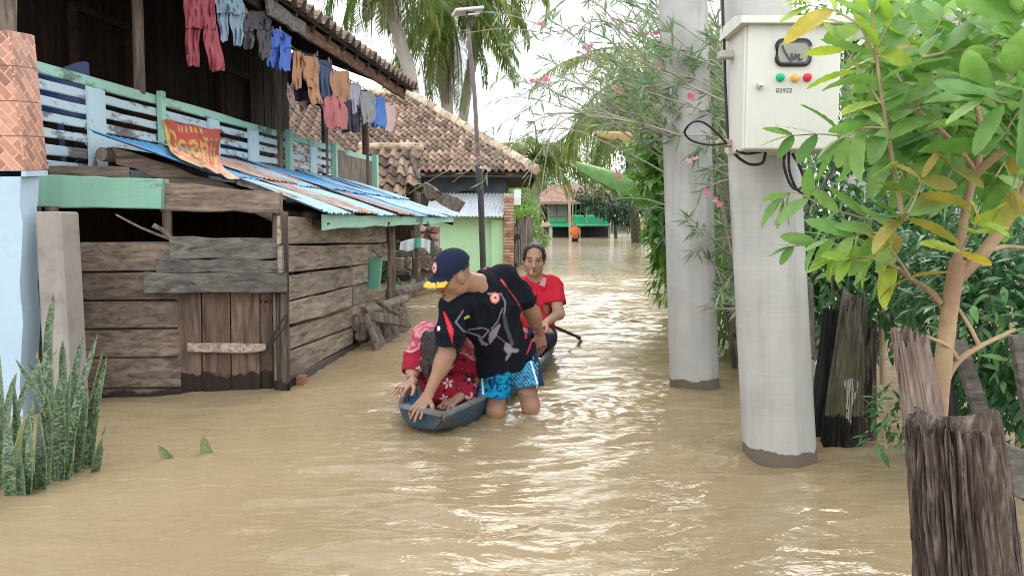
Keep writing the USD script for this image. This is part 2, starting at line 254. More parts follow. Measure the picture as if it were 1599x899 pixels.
m_tile = tilemat("clay_tile", (0.235, 0.16, 0.12), (0.35, 0.24, 0.178), (0.52, 0.385, 0.295)); m_tiledark = tilemat("sooty_tile", (0.10, 0.08, 0.068), (0.18, 0.135, 0.105), (0.32, 0.23, 0.17))
m_conc = plain("cast_concrete", (0.46, 0.44, 0.41), 0.75, 0.10, 5.0, 0.2, dirt=(0.36, 0.335, 0.30), dlo=0.5, dhi=0.75)
m_bluewall = plain("light_blue_plaster", (0.40, 0.52, 0.62), 0.8, 0.08, 3.0, 0.2, dirt=(0.30, 0.38, 0.44), dlo=0.56, dhi=0.72)
m_black = plain("black_rubber", (0.015, 0.015, 0.018), 0.5, 0.1)

# ---------------------------------------------------------------- water and ground
def ridged(p, seed): return 1 - np.abs(2 * meshkit.noise(p, seed) - 1)
def water_height(x, y):
    rg = np.random.default_rng(7); h = np.zeros_like(x); q = np.stack([x * 0.55, y * 0.4, 0 * x], -1)
    amp = 0.45 + 1.1 * meshkit.fbm(q, 2, 3); streak = np.exp(-((x - 0.15 * y + 0.1) / 0.75) ** 2); amp = amp * (0.55 + 0.9 * streak)
    wx, wy = x + 0.16 * (meshkit.noise(np.stack([x * 1.3, y * 1.3, 0 * x + 3], -1), 5) - 0.5), y + 0.22 * (meshkit.noise(np.stack([x * 1.1, y * 1.1, 0 * x + 9], -1), 6) - 0.5)
    for k in range(34):
        L = 0.095 * (5.0 ** (rg.random() ** 1.3)); th = math.radians(102) + rg.normal(0, 0.42); s = 0.050 * (0.6 + 0.8 * rg.random())
        kk = 2 * np.pi / L; ph = kk * (wx * math.cos(th) + wy * math.sin(th)) + rg.random() * 6.28
        fade = 1.0 if L > 0.15 else np.clip(1.6 - y / 10, 0, 1)
        h += s / kk * (np.sin(ph) + 0.25 * np.sin(2 * ph + 0.6)) * amp * fade
    for cx, cy, r0, a0 in ((1.158, 3.33, 0.16, 0.0030), (1.165, 4.9, 0.155, 0.003), (-0.07, 4.17, 0.06, 0.007), (0.13, 4.25, 0.06, 0.010), (1.41, 3.58, 0.12, 0.002), (-1.86, 3.2, 0.3, 0.0015)):
        r = np.hypot(x - cx, y - cy); h += a0 * np.cos((r - r0) * 2 * np.pi / 0.115) * np.exp(-np.clip(r - r0, 0, 9) / 0.28) * (r > r0 * 0.5)
    h += 0.009 * np.exp(-((x - 0.25) / 0.35) ** 2 - ((y - 4.35) / 0.5) ** 2) * (meshkit.fbm(np.stack([x * 9, y * 9, 0 * x], -1), 3, 21) - 0.5) * 2.4
    return h
ys = [0.4]
while ys[-1] < 16: ys.append(ys[-1] + max(0.016, 0.0052 * ys[-1]))
while ys[-1] < 260: ys.append(ys[-1] * 1.03)
ys = np.array(ys); xs = np.concatenate([np.linspace(-90, -8, 14)[:-1], np.linspace(-8, -3.2, 60)[:-1], np.linspace(-3.2, 2.6, 300), np.linspace(2.6, 9, 60)[1:], np.linspace(9, 90, 14)[1:]])
X, Yy = np.meshgrid(xs, ys, indexing="ij"); near = np.clip((40 - Yy) / 26, 0, 1) * np.clip((9 - np.abs(X)) / 3, 0, 1)
Hh = water_height(X, Yy) * near
foam = np.zeros_like(X)
for cx, cy, sx, sy, a in ((0.20, 4.22, 0.24, 0.18, 0.66), (0.42, 4.45, 0.40, 0.34, 0.44), (0.02, 4.12, 0.12, 0.10, 0.6), (0.15, 4.05, 0.3, 0.05, 0.45), (-0.12, 3.93, 0.25, 0.05, 0.55), (-0.47, 3.78, 0.07, 0.12, 0.50), (-0.62, 3.9, 0.08, 0.22, 0.36), (-0.9, 4.9, 0.3, 0.18, 0.42), (0.55, 4.05, 0.3, 0.18, 0.25), (-0.3, 3.72, 0.22, 0.04, 0.45)):
    foam = np.maximum(foam, a * np.exp(-((X - cx) / sx) ** 2 - ((Yy - cy) / sy) ** 2))
wv, wf = grid_mesh(np.stack([X, Yy, Hh], -1))
obj("flood_water", (wv, wf), m_water, smooth=True, col=np.repeat(foam.reshape(-1, 1), 3, 1), kind="structure", label="brown rippled flood water covering the village lane")
gx = np.concatenate([np.linspace(-1500, -60, 12), np.linspace(-50, 50, 41), np.linspace(60, 1500, 12)]); gy = np.concatenate([np.linspace(-20, 130, 76), np.linspace(150, 2500, 14)])
GX, GY = np.meshgrid(gx, gy, indexing="ij"); gz = -0.55 + np.clip((GY - 76) / 14, 0, 1) * 0.85 + np.clip((np.abs(GX - 6) - 16) / 30, 0, 1) * 0.75 + 0.12 * (meshkit.fbm(np.stack([GX * 0.2, GY * 0.2, 0 * GX], -1), 3, 2) - 0.5)
obj("ground", grid_mesh(np.stack([GX, GY, gz], -1)), m_ground, smooth=True, kind="structure", label="muddy ground rising out of the flood water")

# ---------------------------------------------------------------- the timber house on the left
D = unit(A(0.1208, 1, 0)); N = unit(A(1, -0.1208, 0))            # along the house, and out towards the lane
house = thing("timber_house", "two storey timber house with painted slat balcony and plank shed below", "house")
BAL = Plane((-3.083, 5, 0), N); ZF, ZR = 1.42, 2.115
def bal(Y, z, off=0.0): return A(-3.083 + 0.1208 * (Y - 5), Y, z) + N * off
Yb = lambda px: 4424.0 / (945 - px)
rail = obj("balcony_rail", board(bal(4.55, ZR - 0.075), bal(12.3, ZR - 0.075), bal(12.3, ZR), bal(4.55, ZR), 0.04, 1, 0.003, 16), w_greeny, house, label="pale green top rail of the balcony")
sd = 10
bays = [(4.55, Yb(146)), (Yb(146), Yb(252)), (Yb(252), Yb(336)), (Yb(336), Yb(398)), (Yb(398), Yb(450)), (Yb(450), Yb(491)), (Yb(491), Yb(523))]
for bi, (a, b) in enumerate(bays):
    for k in range(6):
        z0 = ZR - 0.115 - 0.103 * k; sd += 1; rg = random.Random(sd); h = 0.064 + rg.uniform(-0.005, 0.007)
        if bi == 3 and k == 3: continue
        d0, d1 = rg.uniform(-0.008, 0.008), rg.uniform(-0.008, 0.008)
        obj("slat", board(bal(a, z0 - h + d0), bal(b + 0.01, z0 - h + d1), bal(b + 0.01, z0 + d1), bal(a, z0 + d0), 0.022, sd, 0.0014, 6), w_slat, rail)
for px0, px1, mt in ((145, 172, w_slatz), (330, 347, w_slatz), (392, 407, w_slatz), (487, 497, w_slatz)):
    obj("upright_board", board(bal(Yb(px0), ZF - 0.03, 0.02), bal(Yb(px1), ZF - 0.03, 0.02), bal(Yb(px1), ZR - 0.08, 0.02), bal(Yb(px0), ZR - 0.08, 0.02), 0.018, int(px0), 0.004), mt, rail)
for px, w in ((255, 0.055), (451, 0.07), (522, 0.07), (585, 0.09)):
    Y = Yb(px); obj("rail_post", bar(bal(Y, ZF - 0.1, 0.035), bal(Y, ZR + 0.03, 0.035), w, w, up=D, r=0.006), w_green, rail)
obj("end_panel", board(bal(Yb(526), ZF - 0.12, 0.0), bal(Yb(583), ZF - 0.12), bal(Yb(583), ZR - 0.03), bal(Yb(526), ZR - 0.03), 0.02, 77), w_panel, house, label="bare weathered grey brown panel closing the end of the balcony")
for px, w, z0, z1 in ((234, 0.085, ZR - 0.02, 3.4), (441, 0.13, ZF, 3.2), (514, 0.09, ZF, 3.2), (576, 0.11, ZF, 3.1)):
    Y = Yb(px); base, top = bal(Y, z0, -0.03), bal(Y, z1, -0.03)
    obj("post", tube([base, (base + top) / 2 + A(0.01, 0, 0), top], [w / 2, w / 2 * 0.97, w / 2 * 0.92], 10, seed=int(px), rough=0.03), w_post, house)
# floor, inner wall, roof
def ins(Y, back, z): return bal(Y, z, -back)
def slab(Y0, Y1, b0, b1, z0, z1):
    c = [ins(Y0, b0, z0), ins(Y1, b0, z0), ins(Y1, b1, z0), ins(Y0, b1, z0)]; t = [p + A(0, 0, z1 - z0) for p in c]
    v = np.array(c + t); f = [[0, 1, 2, 3], [7, 6, 5, 4], [0, 4, 5, 1], [1, 5, 6, 2], [2, 6, 7, 3], [3, 7, 4, 0]]; return v, np.array(f)
for k in range(9): obj("floor_board", slab(4.5, 12.3, 0.03 + k * 0.4, 0.41 + k * 0.4, ZF - 0.05, ZF - 0.012 - 0.003 * (k % 2)), w_darky, house)
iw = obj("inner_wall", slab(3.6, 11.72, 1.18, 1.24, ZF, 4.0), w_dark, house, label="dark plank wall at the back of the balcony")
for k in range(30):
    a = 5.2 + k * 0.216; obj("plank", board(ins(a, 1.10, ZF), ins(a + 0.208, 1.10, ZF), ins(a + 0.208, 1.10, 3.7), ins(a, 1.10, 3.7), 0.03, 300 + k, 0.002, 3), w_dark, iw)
for a, b in ((6.9, 7.7), (9.5, 10.3)):
    obj("door_frame", [bar(ins(a, 1.07, ZF), ins(a, 1.07, 3.0), 0.07, 0.05, up=D), bar(ins(b, 1.07, ZF), ins(b, 1.07, 3.0), 0.07, 0.05, up=D), bar(ins(a, 1.07, 3.0), ins(b, 1.07, 3.0), 0.05, 0.07)], w_darky, house)
obj("end_wall", slab(11.66, 11.72, 1.24, 4.5, ZF, 4.6), w_dark, house)
EO = 0.615                                                            # eave stands this far out of the balcony
Ye = lambda px: 3691.0 / (945 - px)
obj("fascia", board(bal(Ye(484), 2.955, EO), bal(12.0, 2.955, EO), bal(12.0, 3.10, EO), bal(Ye(484), 3.10, EO), 0.035, 5, 0.004, 14), w_fascia, house)
obj("fascia", board(bal(4.0, 2.99, EO - 0.06), bal(Ye(468), 2.99, EO - 0.06), bal(Ye(468), 3.12, EO - 0.06), bal(4.0, 3.12, EO - 0.06), 0.035, 6, 0.005, 10), w_darky, house)
obj("fascia_patch", board(bal(Ye(430), 2.955, EO + 0.03), bal(Ye(483), 2.95, EO + 0.03), bal(Ye(485), 3.07, EO + 0.03), bal(Ye(428), 3.08, EO + 0.03), 0.03, 8, 0.012, 6), w_grey, house, label="loose grey weathered board nailed over the eave")
RS = math.tan(math.radians(21))
def rf(Y, s, up=0.0): return bal(Y, 3.11 + s * RS + up, EO + 0.05 - s)       # on the roof: s metres in from the eave
roof = obj("roof", (np.array([rf(3.8, 0), rf(12.3, 0), rf(12.3, 4.6), rf(3.8, 4.6), rf(3.8, 0, 0.03), rf(12.3, 0, 0.03), rf(12.3, 4.6, 0.03), rf(3.8, 4.6, 0.03)]), np.array([[0, 3, 2, 1], [4, 5, 6, 7], [0, 1, 5, 4], [1, 2, 6, 5], [2, 3, 7, 6], [3, 0, 4, 7]])), w_darky, house)
for k in range(18): obj("rafter", bar(rf(4.1 + k * 0.46, 0.02, -0.04), rf(4.1 + k * 0.46, 4.0, -0.04), 0.05, 0.07), w_darky, roof)
def pantile(o, ux, us, un, w, L, seed):
    """One clay pan tile: an S curve across, thick, slightly tilted; ux across, us up the slope, un out."""
    rg = np.random.default_rng(seed); u = np.linspace(0, 1, 9); prof = 0.30 * w * np.sin(2 * np.pi * u) * np.where(u < 0.5, 1.0, 0.55)
    t = 0.016; tilt = 0.040; o = o + ux * rg.normal(0, 0.006) + un * rg.normal(0, 0.004); sk = rg.normal(0, 0.02)
    pts = np.array([[o + ux * (w * 1.06 * a + sk * b * L) + us * (L * b) + un * (p + tilt * (1 - b) + 0.004) for b in (0, 1.0)] for a, p in zip(u, prof)])
    return thick(pts, t)
us = unit(rf(5, 1) - rf(5, 0)); un = unit(np.cross(D, us)); un = un if un[2] > 0 else -un; rest = []
for c in range(40):
    for r in range(14):
        t = pantile(rf(3.9 + c * 0.21, r * 0.25 - 0.06, 0.035), D, us, un, 0.21, 0.30, c * 31 + r)
        if r < 3: obj("tile", t, m_tiledark, roof)
        else: rest.append(t)
obj("tiles", join(rest), m_tiledark, roof, kind="stuff")
obj("ridge_post", bar(rf(7.2, 0.35, 0.1), rf(7.2, 0.35, 0.75), 0.16, 0.16, up=D, r=0.01), w_fascia, house) 

# shed: front wall, door, side wall
F0, F1 = G(150, 621), G(447, 606); fd = unit(F1 - F0); FW = Plane(F0, A(fd[1], -fd[0], 0))
def pb(pl, q, th=0.025, off=0.0, seed=0, jag=0.004, n=5, bow=0.0): return board(*[pl.pt(x, y, off) for x, y in q], th, seed, jag, n, bow)
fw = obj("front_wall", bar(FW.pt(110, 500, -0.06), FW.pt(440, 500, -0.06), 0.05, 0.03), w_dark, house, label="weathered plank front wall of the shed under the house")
for i, (y0, y1, x0, x1) in enumerate(((378, 424, 100, 268), (425.5, 469, 102, 278), (470.5, 513, 105, 279), (515, 558, 108, 281), (560, 606, 112, 283), (608, 665, 112, 284))):
    obj("plank", pb(FW, [(x0, y1), (x1, y1 - 2), (x1, y0 - 1), (x0, y0 + 1)], 0.03, 0.004 * (i % 3), 40 + i, 0.001), w_front, fw)
for i, (x0, y0, x1, y1, o) in enumerate(((265, 371, 440, 404, 0.03), (244, 404, 445, 426, 0.06), (225, 424, 449, 456, 0.09))):
    obj("cross_board", pb(FW, [(x0, y1), (x1, y1), (x1, y0 + 2), (x0, y0)], 0.035, o, 60 + i, 0.006), w_grey, fw)
door = obj("door", bar(FW.pt(276, 470, -0.035), FW.pt(425, 470, -0.035), 0.05, 0.02), w_dark, house)
for i, (x0, x1, o) in enumerate(((276, 314, 0), (316, 359, 0.008), (361, 405, 0.002), (406, 425, -0.012))):
    obj("door_board", pb(FW, [(x0 + 3, 660), (x1 + 2, 660), (x1, 456), (x0, 456)], 0.022, o, 70 + i, 0.003), w_door, door)
obj("door_batten", pb(FW, [(293, 550), (416, 550), (415, 536), (293, 536)], 0.025, 0.045, 80), w_side, door)
for x0, x1, o, y0 in ((426, 436, 0.03, 455), (438, 450, 0.055, 330)):
    obj("door_post", pb(FW, [(x0 + 4, 655), (x1 + 4, 655), (x1, y0), (x0, y0)], 0.06, o, x0, 0.003), w_greyz, house)
loop = [FW.pt(414, 550, 0.08), FW.pt(425, 528, 0.10), FW.pt(441, 500, 0.12), FW.pt(449, 491, 0.12), FW.pt(446, 508, 0.12), FW.pt(432, 526, 0.11), FW.pt(420, 545, 0.09), FW.pt(412, 548, 0.08)]
obj("rope_loop", tube(curve(loop, 40), 0.007, 6), m_black, house, label="black cord looped round the shed door post")
gb = Plane(A(-3.0, 4.72, 0), A(0.05, -1, 0))
obj("floor_beam", pb(gb, [(48, 323), (252, 326), (253, 280), (48, 272)], 0.12, 0, 91, 0.003, 8), w_greenx, house, label="pale green painted beam under the balcony floor")
obj("floor_beam", pb(gb, [(250, 327), (436, 333), (436, 300), (252, 284)], 0.10, -0.05, 92, 0.005, 8), w_front, house)
obj("upper_board", pb(gb, [(76, 274), (200, 279), (200, 262), (76, 258)], 0.02, -0.1, 93), w_front, house)
for x, y0, y1, w in ((262, 322, 372, 16), (431, 318, 372, 13), (82, 322, 332, 20)):
    a, b = FW.pt(x, y1, -0.1), FW.pt(x, y0, -0.1); obj("stub_post", tube([a, b], [w / 520, w / 560], 9, seed=x, rough=0.06), w_post, house)
obj("bent_branch", tube(curve([FW.pt(268, 372, -0.02), FW.pt(255, 360, 0.02), FW.pt(240, 352, 0.05)], 8), [0.016] * 8, 8, seed=4, rough=0.1), w_post, house)
obj("stick", tube(curve([FW.pt(265, 373, 0.0), FW.pt(222, 356, 0.05), FW.pt(181, 335, 0.1)], 10), np.linspace(0.009, 0.006, 10), 7), w_side, house)
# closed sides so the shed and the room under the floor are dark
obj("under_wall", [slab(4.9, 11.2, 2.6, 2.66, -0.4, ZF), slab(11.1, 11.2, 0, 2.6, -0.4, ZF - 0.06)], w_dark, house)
S0, S1 = G(451, 606), A(-1.29, 7.85, 0); sdv = unit(S1 - S0); SW = Plane(S0, A(sdv[1], -sdv[0], 0))
sw = obj("side_wall", bar(SW.pt(453, 600, -0.06), SW.pt(449, 345, -0.06), 0.06, 0.06), w_dark, house, label="bleached plank side wall of the shed facing the lane")
rows = [(((440, 381), (611, 378), (611, 349), (440, 338)), 0), (((441, 426), (609, 408), (608, 381), (441, 384)), 0.012), (((448, 470), (550, 446), (550, 417), (448, 431)), 0.004), (((449, 509), (550, 479), (551, 448), (449, 473)), 0.014), (((450, 547), (551, 509), (551, 482), (450, 513)), 0.0), (((451, 591), (552, 536), (552, 512), (451, 550)), 0.012),
        (((552, 444), (575, 440), (575, 413), (552, 417)), 0.02), (((552, 477), (574, 470), (574, 443), (552, 447)), 0.008), (((553, 508), (572, 500), (572, 473), (553, 480)), 0.016)]
for i, (q, o) in enumerate(rows): obj("plank", pb(SW, q, 0.028, o, 110 + i, 0.0025, 6, 0.003), w_side, sw)
obj("sill_beam", pb(SW, [(452, 640), (600, 545), (600, 512), (452, 592)], 0.08, 0.02, 130, 0.004), w_post, house)
obj("corner_post", bar(SW.pt(452, 660, 0.0) + A(-.03, 0, 0), SW.pt(446, 335, 0.0) + A(-.03, 0, 0), 0.07, 0.06, up=D, r=0.005), w_greyz, house)
for x, y1, w in ((612, 475, 0.085), (608, 500, 0.05)):
    obj("post", tube([SW.pt(x, y1, 0.02), SW.pt(x, 345, 0.02)], [w / 2, w / 2.2], 9, seed=x, rough=0.05), w_post, house)
for k in range(5): obj("bamboo_slat", tube([SW.pt(573, 463 + k * 8, -0.02), SW.pt(606, 453 + k * 7, -0.02)], 0.014, 7), w_side, house)
obj("foot_brick", rbox(G(465, 604) + A(0, 0.1, 0.015), (0.055, 0.10, 0.085), 0.006), plain("old_brick", (0.24, 0.11, 0.08), 0.9, 0.3, 12.0, 0.5), house)

# awning of corrugated sheets over the shed
def aw(Y, u, up=0.0):                                                # u: 0 at the balcony, 1 at the eave
    return A(-2.80 + 0.112 * (Y - 5.3), Y, 1.63 - 0.006 * (Y - 5.3)) * (1 - u) + A(-1.33 + 0.095 * (Y - 5.3), Y, 1.135 + 0.004 * (Y - 5.3)) * u + A(0, 0, up)
awn = obj("awning_frame", [bar(aw(5.35, u, -0.05), aw(10.9, u, -0.05), 0.05, 0.05) for u in (0.04, 0.5, 0.93)] + [bar(aw(Y, 0.0, -0.09), aw(Y, 1.0, -0.09), 0.06, 0.05) for Y in (5.5, 7.2, 9.0, 10.7)], w_darky, house, label="awning of rusty blue corrugated sheets over the shed")
rg = np.random.default_rng(11); ncol = 8
for c in range(ncol):
    for r, (u0, u1) in enumerate(((0.44, 1.03), (-0.02, 0.54))):
        Y0 = 5.22 + c * 0.70 + rg.normal(0, 0.02); Y1 = Y0 + 0.78; lift = 0.012 + 0.014 * (c % 2) + 0.02 * r; sag = rg.normal(0, 0.012); curl = abs(rg.normal(0, 0.02)) if c else 0.02; skew = rg.normal(0, 0.02)
        if c == 0 and r == 0: curl = 0.05
        na, nb = 61, 8; pts = np.zeros((na, nb, 3))
        for i, a in enumerate(np.linspace(0, 1, na)):
            for j, b in enumerate(np.linspace(0, 1, nb)):
                w = 0.0075 * math.sin(2 * math.pi * a * 9.5)
                edge = curl * (math.exp(-a / 0.12)) * (1 - b * 0.6) + 0.006 * meshkit.noise(A(a * 5 + c * 3, b * 4, r * 9.0), 3)
                ragged = 0.012 * (meshkit.noise(A(a * 30, c * 7.0, r), 8) - 0.5) * (b > 0.9)
                pts[i, j] = aw(Y0 + (Y1 - Y0) * a + skew * (b - 0.5), u0 + (u1 - u0) * b + ragged, lift + w + edge + sag * math.sin(math.pi * b))
        mt = [tin_pale, tin_rust, tin_pale, tin_rust, tin_blue, tin_pale, tin_pale, tin_pale][c] if r == 0 else [tin_blue, tin_rust, tin_rust, tin_blue, tin_blue, tin_pale, tin_blue, tin_pale][c]
        obj("roof_sheet", thick(pts, 0.003), mt, awn, smooth=40)
obj("eave_board", board(aw(5.42, 1.0, -0.115), aw(10.75, 1.0, -0.07), aw(10.75, 1.0, 0.0), aw(5.42, 1.0, -0.005), 0.025, 140, 0.004, 12), w_greeny, house, label="pale green board along the awning eave")
obj("gable_board", board(aw(5.34, 0.05, -0.13), aw(5.34, 0.78, -0.17), aw(5.34, 0.8, -0.02), aw(5.34, 0.03, -0.02), 0.025, 141, 0.008, 8), w_front, house)
a, b = aw(5.25, 0.02, -0.09), aw(7.0, 0.03, -0.09); obj("round_beam", tube([a, b], 0.045, 12, seed=5, rough=0.03), w_post, house)
obj("timber_strip", board(aw(5.27, 0.64, 0.045), aw(5.27, 0.86, 0.05), aw(5.45, 0.87, 0.06), aw(5.45, 0.64, 0.055), 0.03, 145, 0.008), w_side, house)
# ---------------------------------------------------------------- blue building with a tiled pillar, concrete post
bb = thing("blue_building", "corner of a light blue plastered building with a tiled pillar at the left edge", "building")
def hexa(c): return np.array(c), np.array([[0, 3, 2, 1], [4, 5, 6, 7], [0, 1, 5, 4], [1, 2, 6, 5], [2, 3, 7, 6], [3, 0, 4, 7]])
def quadbox(bl, br, tr, tl, th):       # a box whose front face has these corners, th deep away from the camera
    n = unit(np.cross(br - bl, tl - bl)); b = [p - n * th for p in (bl, br, tr, tl)]
    return hexa([b[0], b[1], br, bl, b[3], b[2], tr, tl])
def px(x0, y0, x1, y1, Y, th): return quadbox(P(x0, y1, Y), P(x1, y1, Y), P(x1, y0, Y), P(x0, y0, Y), th)
wall = thick(np.array([[P(-420 + 39 * i + (3.0 * math.sin(j * 2.1) if i == 12 else 0), y, 4.28) for j, y in enumerate((720, 640, 600, 540, 500, 440, 400, 350, 320, 268))] for i in range(13)]), 0.16)
obj("wall", wall, m_bluewall, bb, smooth=30)
q0, q1 = P(15, 47, 4.2), P(54, 55, 4.43); c0, c1 = P(41, 267, 4.2), P(75, 266, 4.43); lf0, lf1 = P(-62, 47, 4.2), P(-36, 267, 4.2)
bk0, bk1 = q1 + (lf0 - q0), c1 + (lf1 - c0); cen = (c0 + c1 + lf1 + bk1) / 4
def inset(p, k=0.012): return p + unit(A(cen[0] - p[0], cen[1] - p[1], 0)) * k
pil = obj("pillar", hexa([inset(lf1), inset(c0), inset(c1), inset(bk1), inset(lf0), inset(q0), inset(q1), inset(bk0)]), plain("tile_grout", (0.52, 0.38, 0.30), 0.9), bb)
ang = {"mp1": ("mapping", {"rotation": (0, 0, 0.78)})}
def tilepat(name, dirv):
    """Printed floor tile: slanted brick blocks in three clay tones, on coordinates along the face."""
    return M(name, {"g": ("geometry", {}), "s": ("separate_xyz", {}), "k": ("math", {"math_type": "multiply", "value2": dirv[0]}), "k2": ("math", {"math_type": "multiply_add", "value2": dirv[1]}), "c": ("combine_xyz", {}), "mp": ("mapping", {"rotation": (0, 0, 0.82)}),
        "br": ("brick_texture", {"scale": 10.0, "mortar_size": 0.022, "mortar_smooth": 0.1, "brick_width": 1.15, "row_height": 0.48, "color1": (0.60, 0.29, 0.19), "color2": (0.27, 0.11, 0.075), "mortar": (0.70, 0.46, 0.33), "bias": 0.05}),
        "n": ("noise_texture", {"scale": 40.0, "detail": 3.0}), "r": ("rgb_ramp", {"ramp": [(0.3, (0.85,) * 3), (0.7, (1.1,) * 3)]}), "m": ("mix", {"mix_type": "multiply", "fac": 1.0}), "p": ("principled_bsdf", {"roughness": 0.35})},
        [("g.position", "s.vector"), ("s.x", "k.value1"), ("k.value", "k2.value3"), ("s.y", "k2.value1"), ("k2.value", "c.x"), ("s.z", "c.y"), ("c.vector", "mp.vector"), ("mp.vector", "br.vector"), ("g.position", "n.vector"), ("n.fac", "r.fac"), ("br.color", "m.color1"), ("r.color", "m.color2"), ("m.color", "p.base_color")])
tA, tB = tilepat("printed_tile_front", (1.0, 0.0)), tilepat("printed_tile_side", (0.1, 1.0))
L = lambda a, b, t: a + (b - a) * t
for k in range(4):
    a, b = k / 4 + 0.004, (k + 1) / 4 - 0.004
    obj("tile", quadbox(L(c0, q0, a), L(c1, q1, a), L(c1, q1, b), L(c0, q0, b), 0.011), tB, pil)
    obj("tile", quadbox(L(lf1, lf0, a), L(c0, q0, a), L(c0, q0, b), L(lf1, lf0, b), 0.011), tA, pil)
obj("pillar_foot", hexa([lf1 - A(0, 0, .03), c0 - A(0, 0, .03), c1 - A(0, 0, .03), bk1 - A(0, 0, .03), lf1, c0, c1, bk1]), m_bluewall, pil)
obj("post", tube([P(8, 60, 4.33), P(12, -60, 4.33)], [0.055, 0.05], 10, seed=3, rough=0.03), w_post, bb, label="bare wooden post standing on the tiled pillar")
post = thing("concrete_post", "leaning grey concrete post with chamfered edges beside the blue wall", "post")
pc = [(P(57, 690, 4.22), P(114, 690, 4.22)), (P(66, 590, 4.22), P(108, 590, 4.22)), (P(52, 333, 4.22), P(93, 333, 4.22)), (P(55, 330, 4.22), P(90, 330, 4.22))]
ring = []
for i, (l, r) in enumerate(pc):
    w = r - l; d = A(0.02, 0.15, 0); c = 0.018
    ring.append([l + d, l + A(0, c, 0), l + unit(w) * c, r - unit(w) * c, r + A(0, c, 0), r + d])
ring = np.array(ring); v = ring.reshape(-1, 3); f = []
for i in range(3):
    for j in range(6):
        a, b = i * 6 + j, i * 6 + (j + 1) % 6; f += [[a, b, b + 6], [a, b + 6, a + 6]]
f += [[18, 18 + j, 19 + j] for j in range(1, 5)]
m_post = plain("old_concrete", (0.31, 0.28, 0.255), 0.9, 0.15, 6.0, 0.4, dirt=(0.19, 0.165, 0.14), dlo=0.47, dhi=0.66)
obj("shaft", (v, np.array(f)), m_post, post)
obj("reinforcing_rod", tube([P(62, 332, 4.3), P(62, 322, 4.3)], 0.012, 6), m_black, post)

# ---------------------------------------------------------------- the two concrete poles, meter box, cables
def pole_mat(name, z0):
    return M(name, {"g": ("geometry", {}), "s": ("separate_xyz", {}), "n": ("noise_texture", {"scale": 5.0, "detail": 6.0}), "r": ("rgb_ramp", {"ramp": [(0.3, (0.355, 0.348, 0.332)), (0.7, (0.47, 0.46, 0.437))]}),
        "mp": ("mapping", {"scale": (1, 1, 60)}), "n1": ("noise_texture", {"scale": 1.5, "detail": 2.0}), "b": ("bump", {"strength": 0.3, "distance": 0.004}), "wn": ("noise_texture", {"scale": 7.0, "detail": 6.0, "roughness": 0.6}), "wa": ("math", {"math_type": "multiply_add", "value2": 0.11, "value3": -0.06}), "ws": ("math", {"math_type": "add"}),
        "wr": ("map_range", {"from_min": z0 + 0.003, "from_max": z0 - 0.003, "clamp": True}), "x": ("mix", {"color2": (0.125, 0.10, 0.075)}), "t": ("map_range", {"from_min": 0.95, "from_max": 0.6, "clamp": True}), "tf": ("math", {"math_type": "multiply", "value2": 0.35}), "vm": ("mapping", {"scale": (7, 7, 0.5)}), "vn": ("noise_texture", {"scale": 1.6, "detail": 6.0, "roughness": 0.65}), "vr": ("rgb_ramp", {"ramp": [(0.30, (0.74, 0.72, 0.69)), (0.5, (1, 1, 1)), (0.75, (1.06, 1.06, 1.05))]}), "vx": ("mix", {"mix_type": "multiply", "fac": 1.0}), "tx": ("mix", {"color2": (0.36, 0.34, 0.305)}), "p": ("principled_bsdf", {"roughness": 0.7, "specular_ior_level": 0.3})},
        [("g.position", "s.vector"), ("g.position", "n.vector"), ("n.fac", "r.fac"), ("g.position", "mp.vector"), ("mp.vector", "n1.vector"), ("n1.fac", "b.height"), ("b.normal", "p.normal"), ("g.position", "wn.vector"), ("wn.fac", "wa.value1"), ("s.z", "ws.value1"), ("wa.value", "ws.value2"), ("ws.value", "wr.value"), ("s.z", "t.value"), ("t.result", "tf.value1"), ("tf.value", "tx.fac"), ("g.position", "vm.vector"), ("vm.vector", "vn.vector"), ("vn.fac", "vr.fac"), ("r.color", "vx.color1"), ("vr.color", "vx.color2"), ("vx.color", "tx.color1"), ("tx.color", "x.color1"), ("wr.result", "x.fac"), ("x.color", "p.base_color")])
def pole(label, b, t, r0, r1, seam, mat):
    o = thing("utility_pole", label, "utility pole", b, "concrete poles beside the lane"); d = t - b; n = 24
    prof = np.linspace(0, 1, n); th = np.arange(65) * 2 * np.pi / 64
    pts = np.array([[d * q + A(math.cos(x), math.sin(x), 0) * ((r0 + (r1 - r0) * q) + (0.004 if abs(((x - seam + np.pi) % (2 * np.pi)) - np.pi) < 0.055 else 0)) for x in th] for q in prof])
    v, f = grid_mesh(pts); obj("shaft", (v, f[:, ::-1]), mat, o, smooth=True); return o
pb0, pb1 = P(1219, 738, 3.46), P(1183, 60, 3.46)
k = (pb0[2] + 0.5) / (pb1[2] - pb0[2]); pole("near concrete utility pole carrying the meter box, water mark at its foot", pb0 - (pb1 - pb0) * k, pb0 + (pb1 - pb0) * 4.0, 0.164, 0.118, -math.pi / 2 + 0.15, pole_mat("pole_near", 0.052))
pc0, pc1 = P(1085, 612, 5.02), P(1070, 100, 5.02)
k = (pc0[2] + 0.5) / (pc1[2] - pc0[2]); pole("second concrete utility pole behind oleander twigs, bare of any box", pc0 - (pc1 - pc0) * k, pc0 + (pc1 - pc0) * 3.5, 0.162, 0.135, -math.pi / 2 + 0.45, pole_mat("pole_far", 0.048))
mb = thing("meter_box", "pale grey steel meter box with window and three coloured lamps strapped to near pole", "meter box")
m_box = plain("box_enamel", (0.60, 0.59, 0.53), 0.42, 0.04, 3.0, 0.08, dirt=(0.45, 0.42, 0.35), dlo=0.5, dhi=0.85, squash=(3, 3, .6))
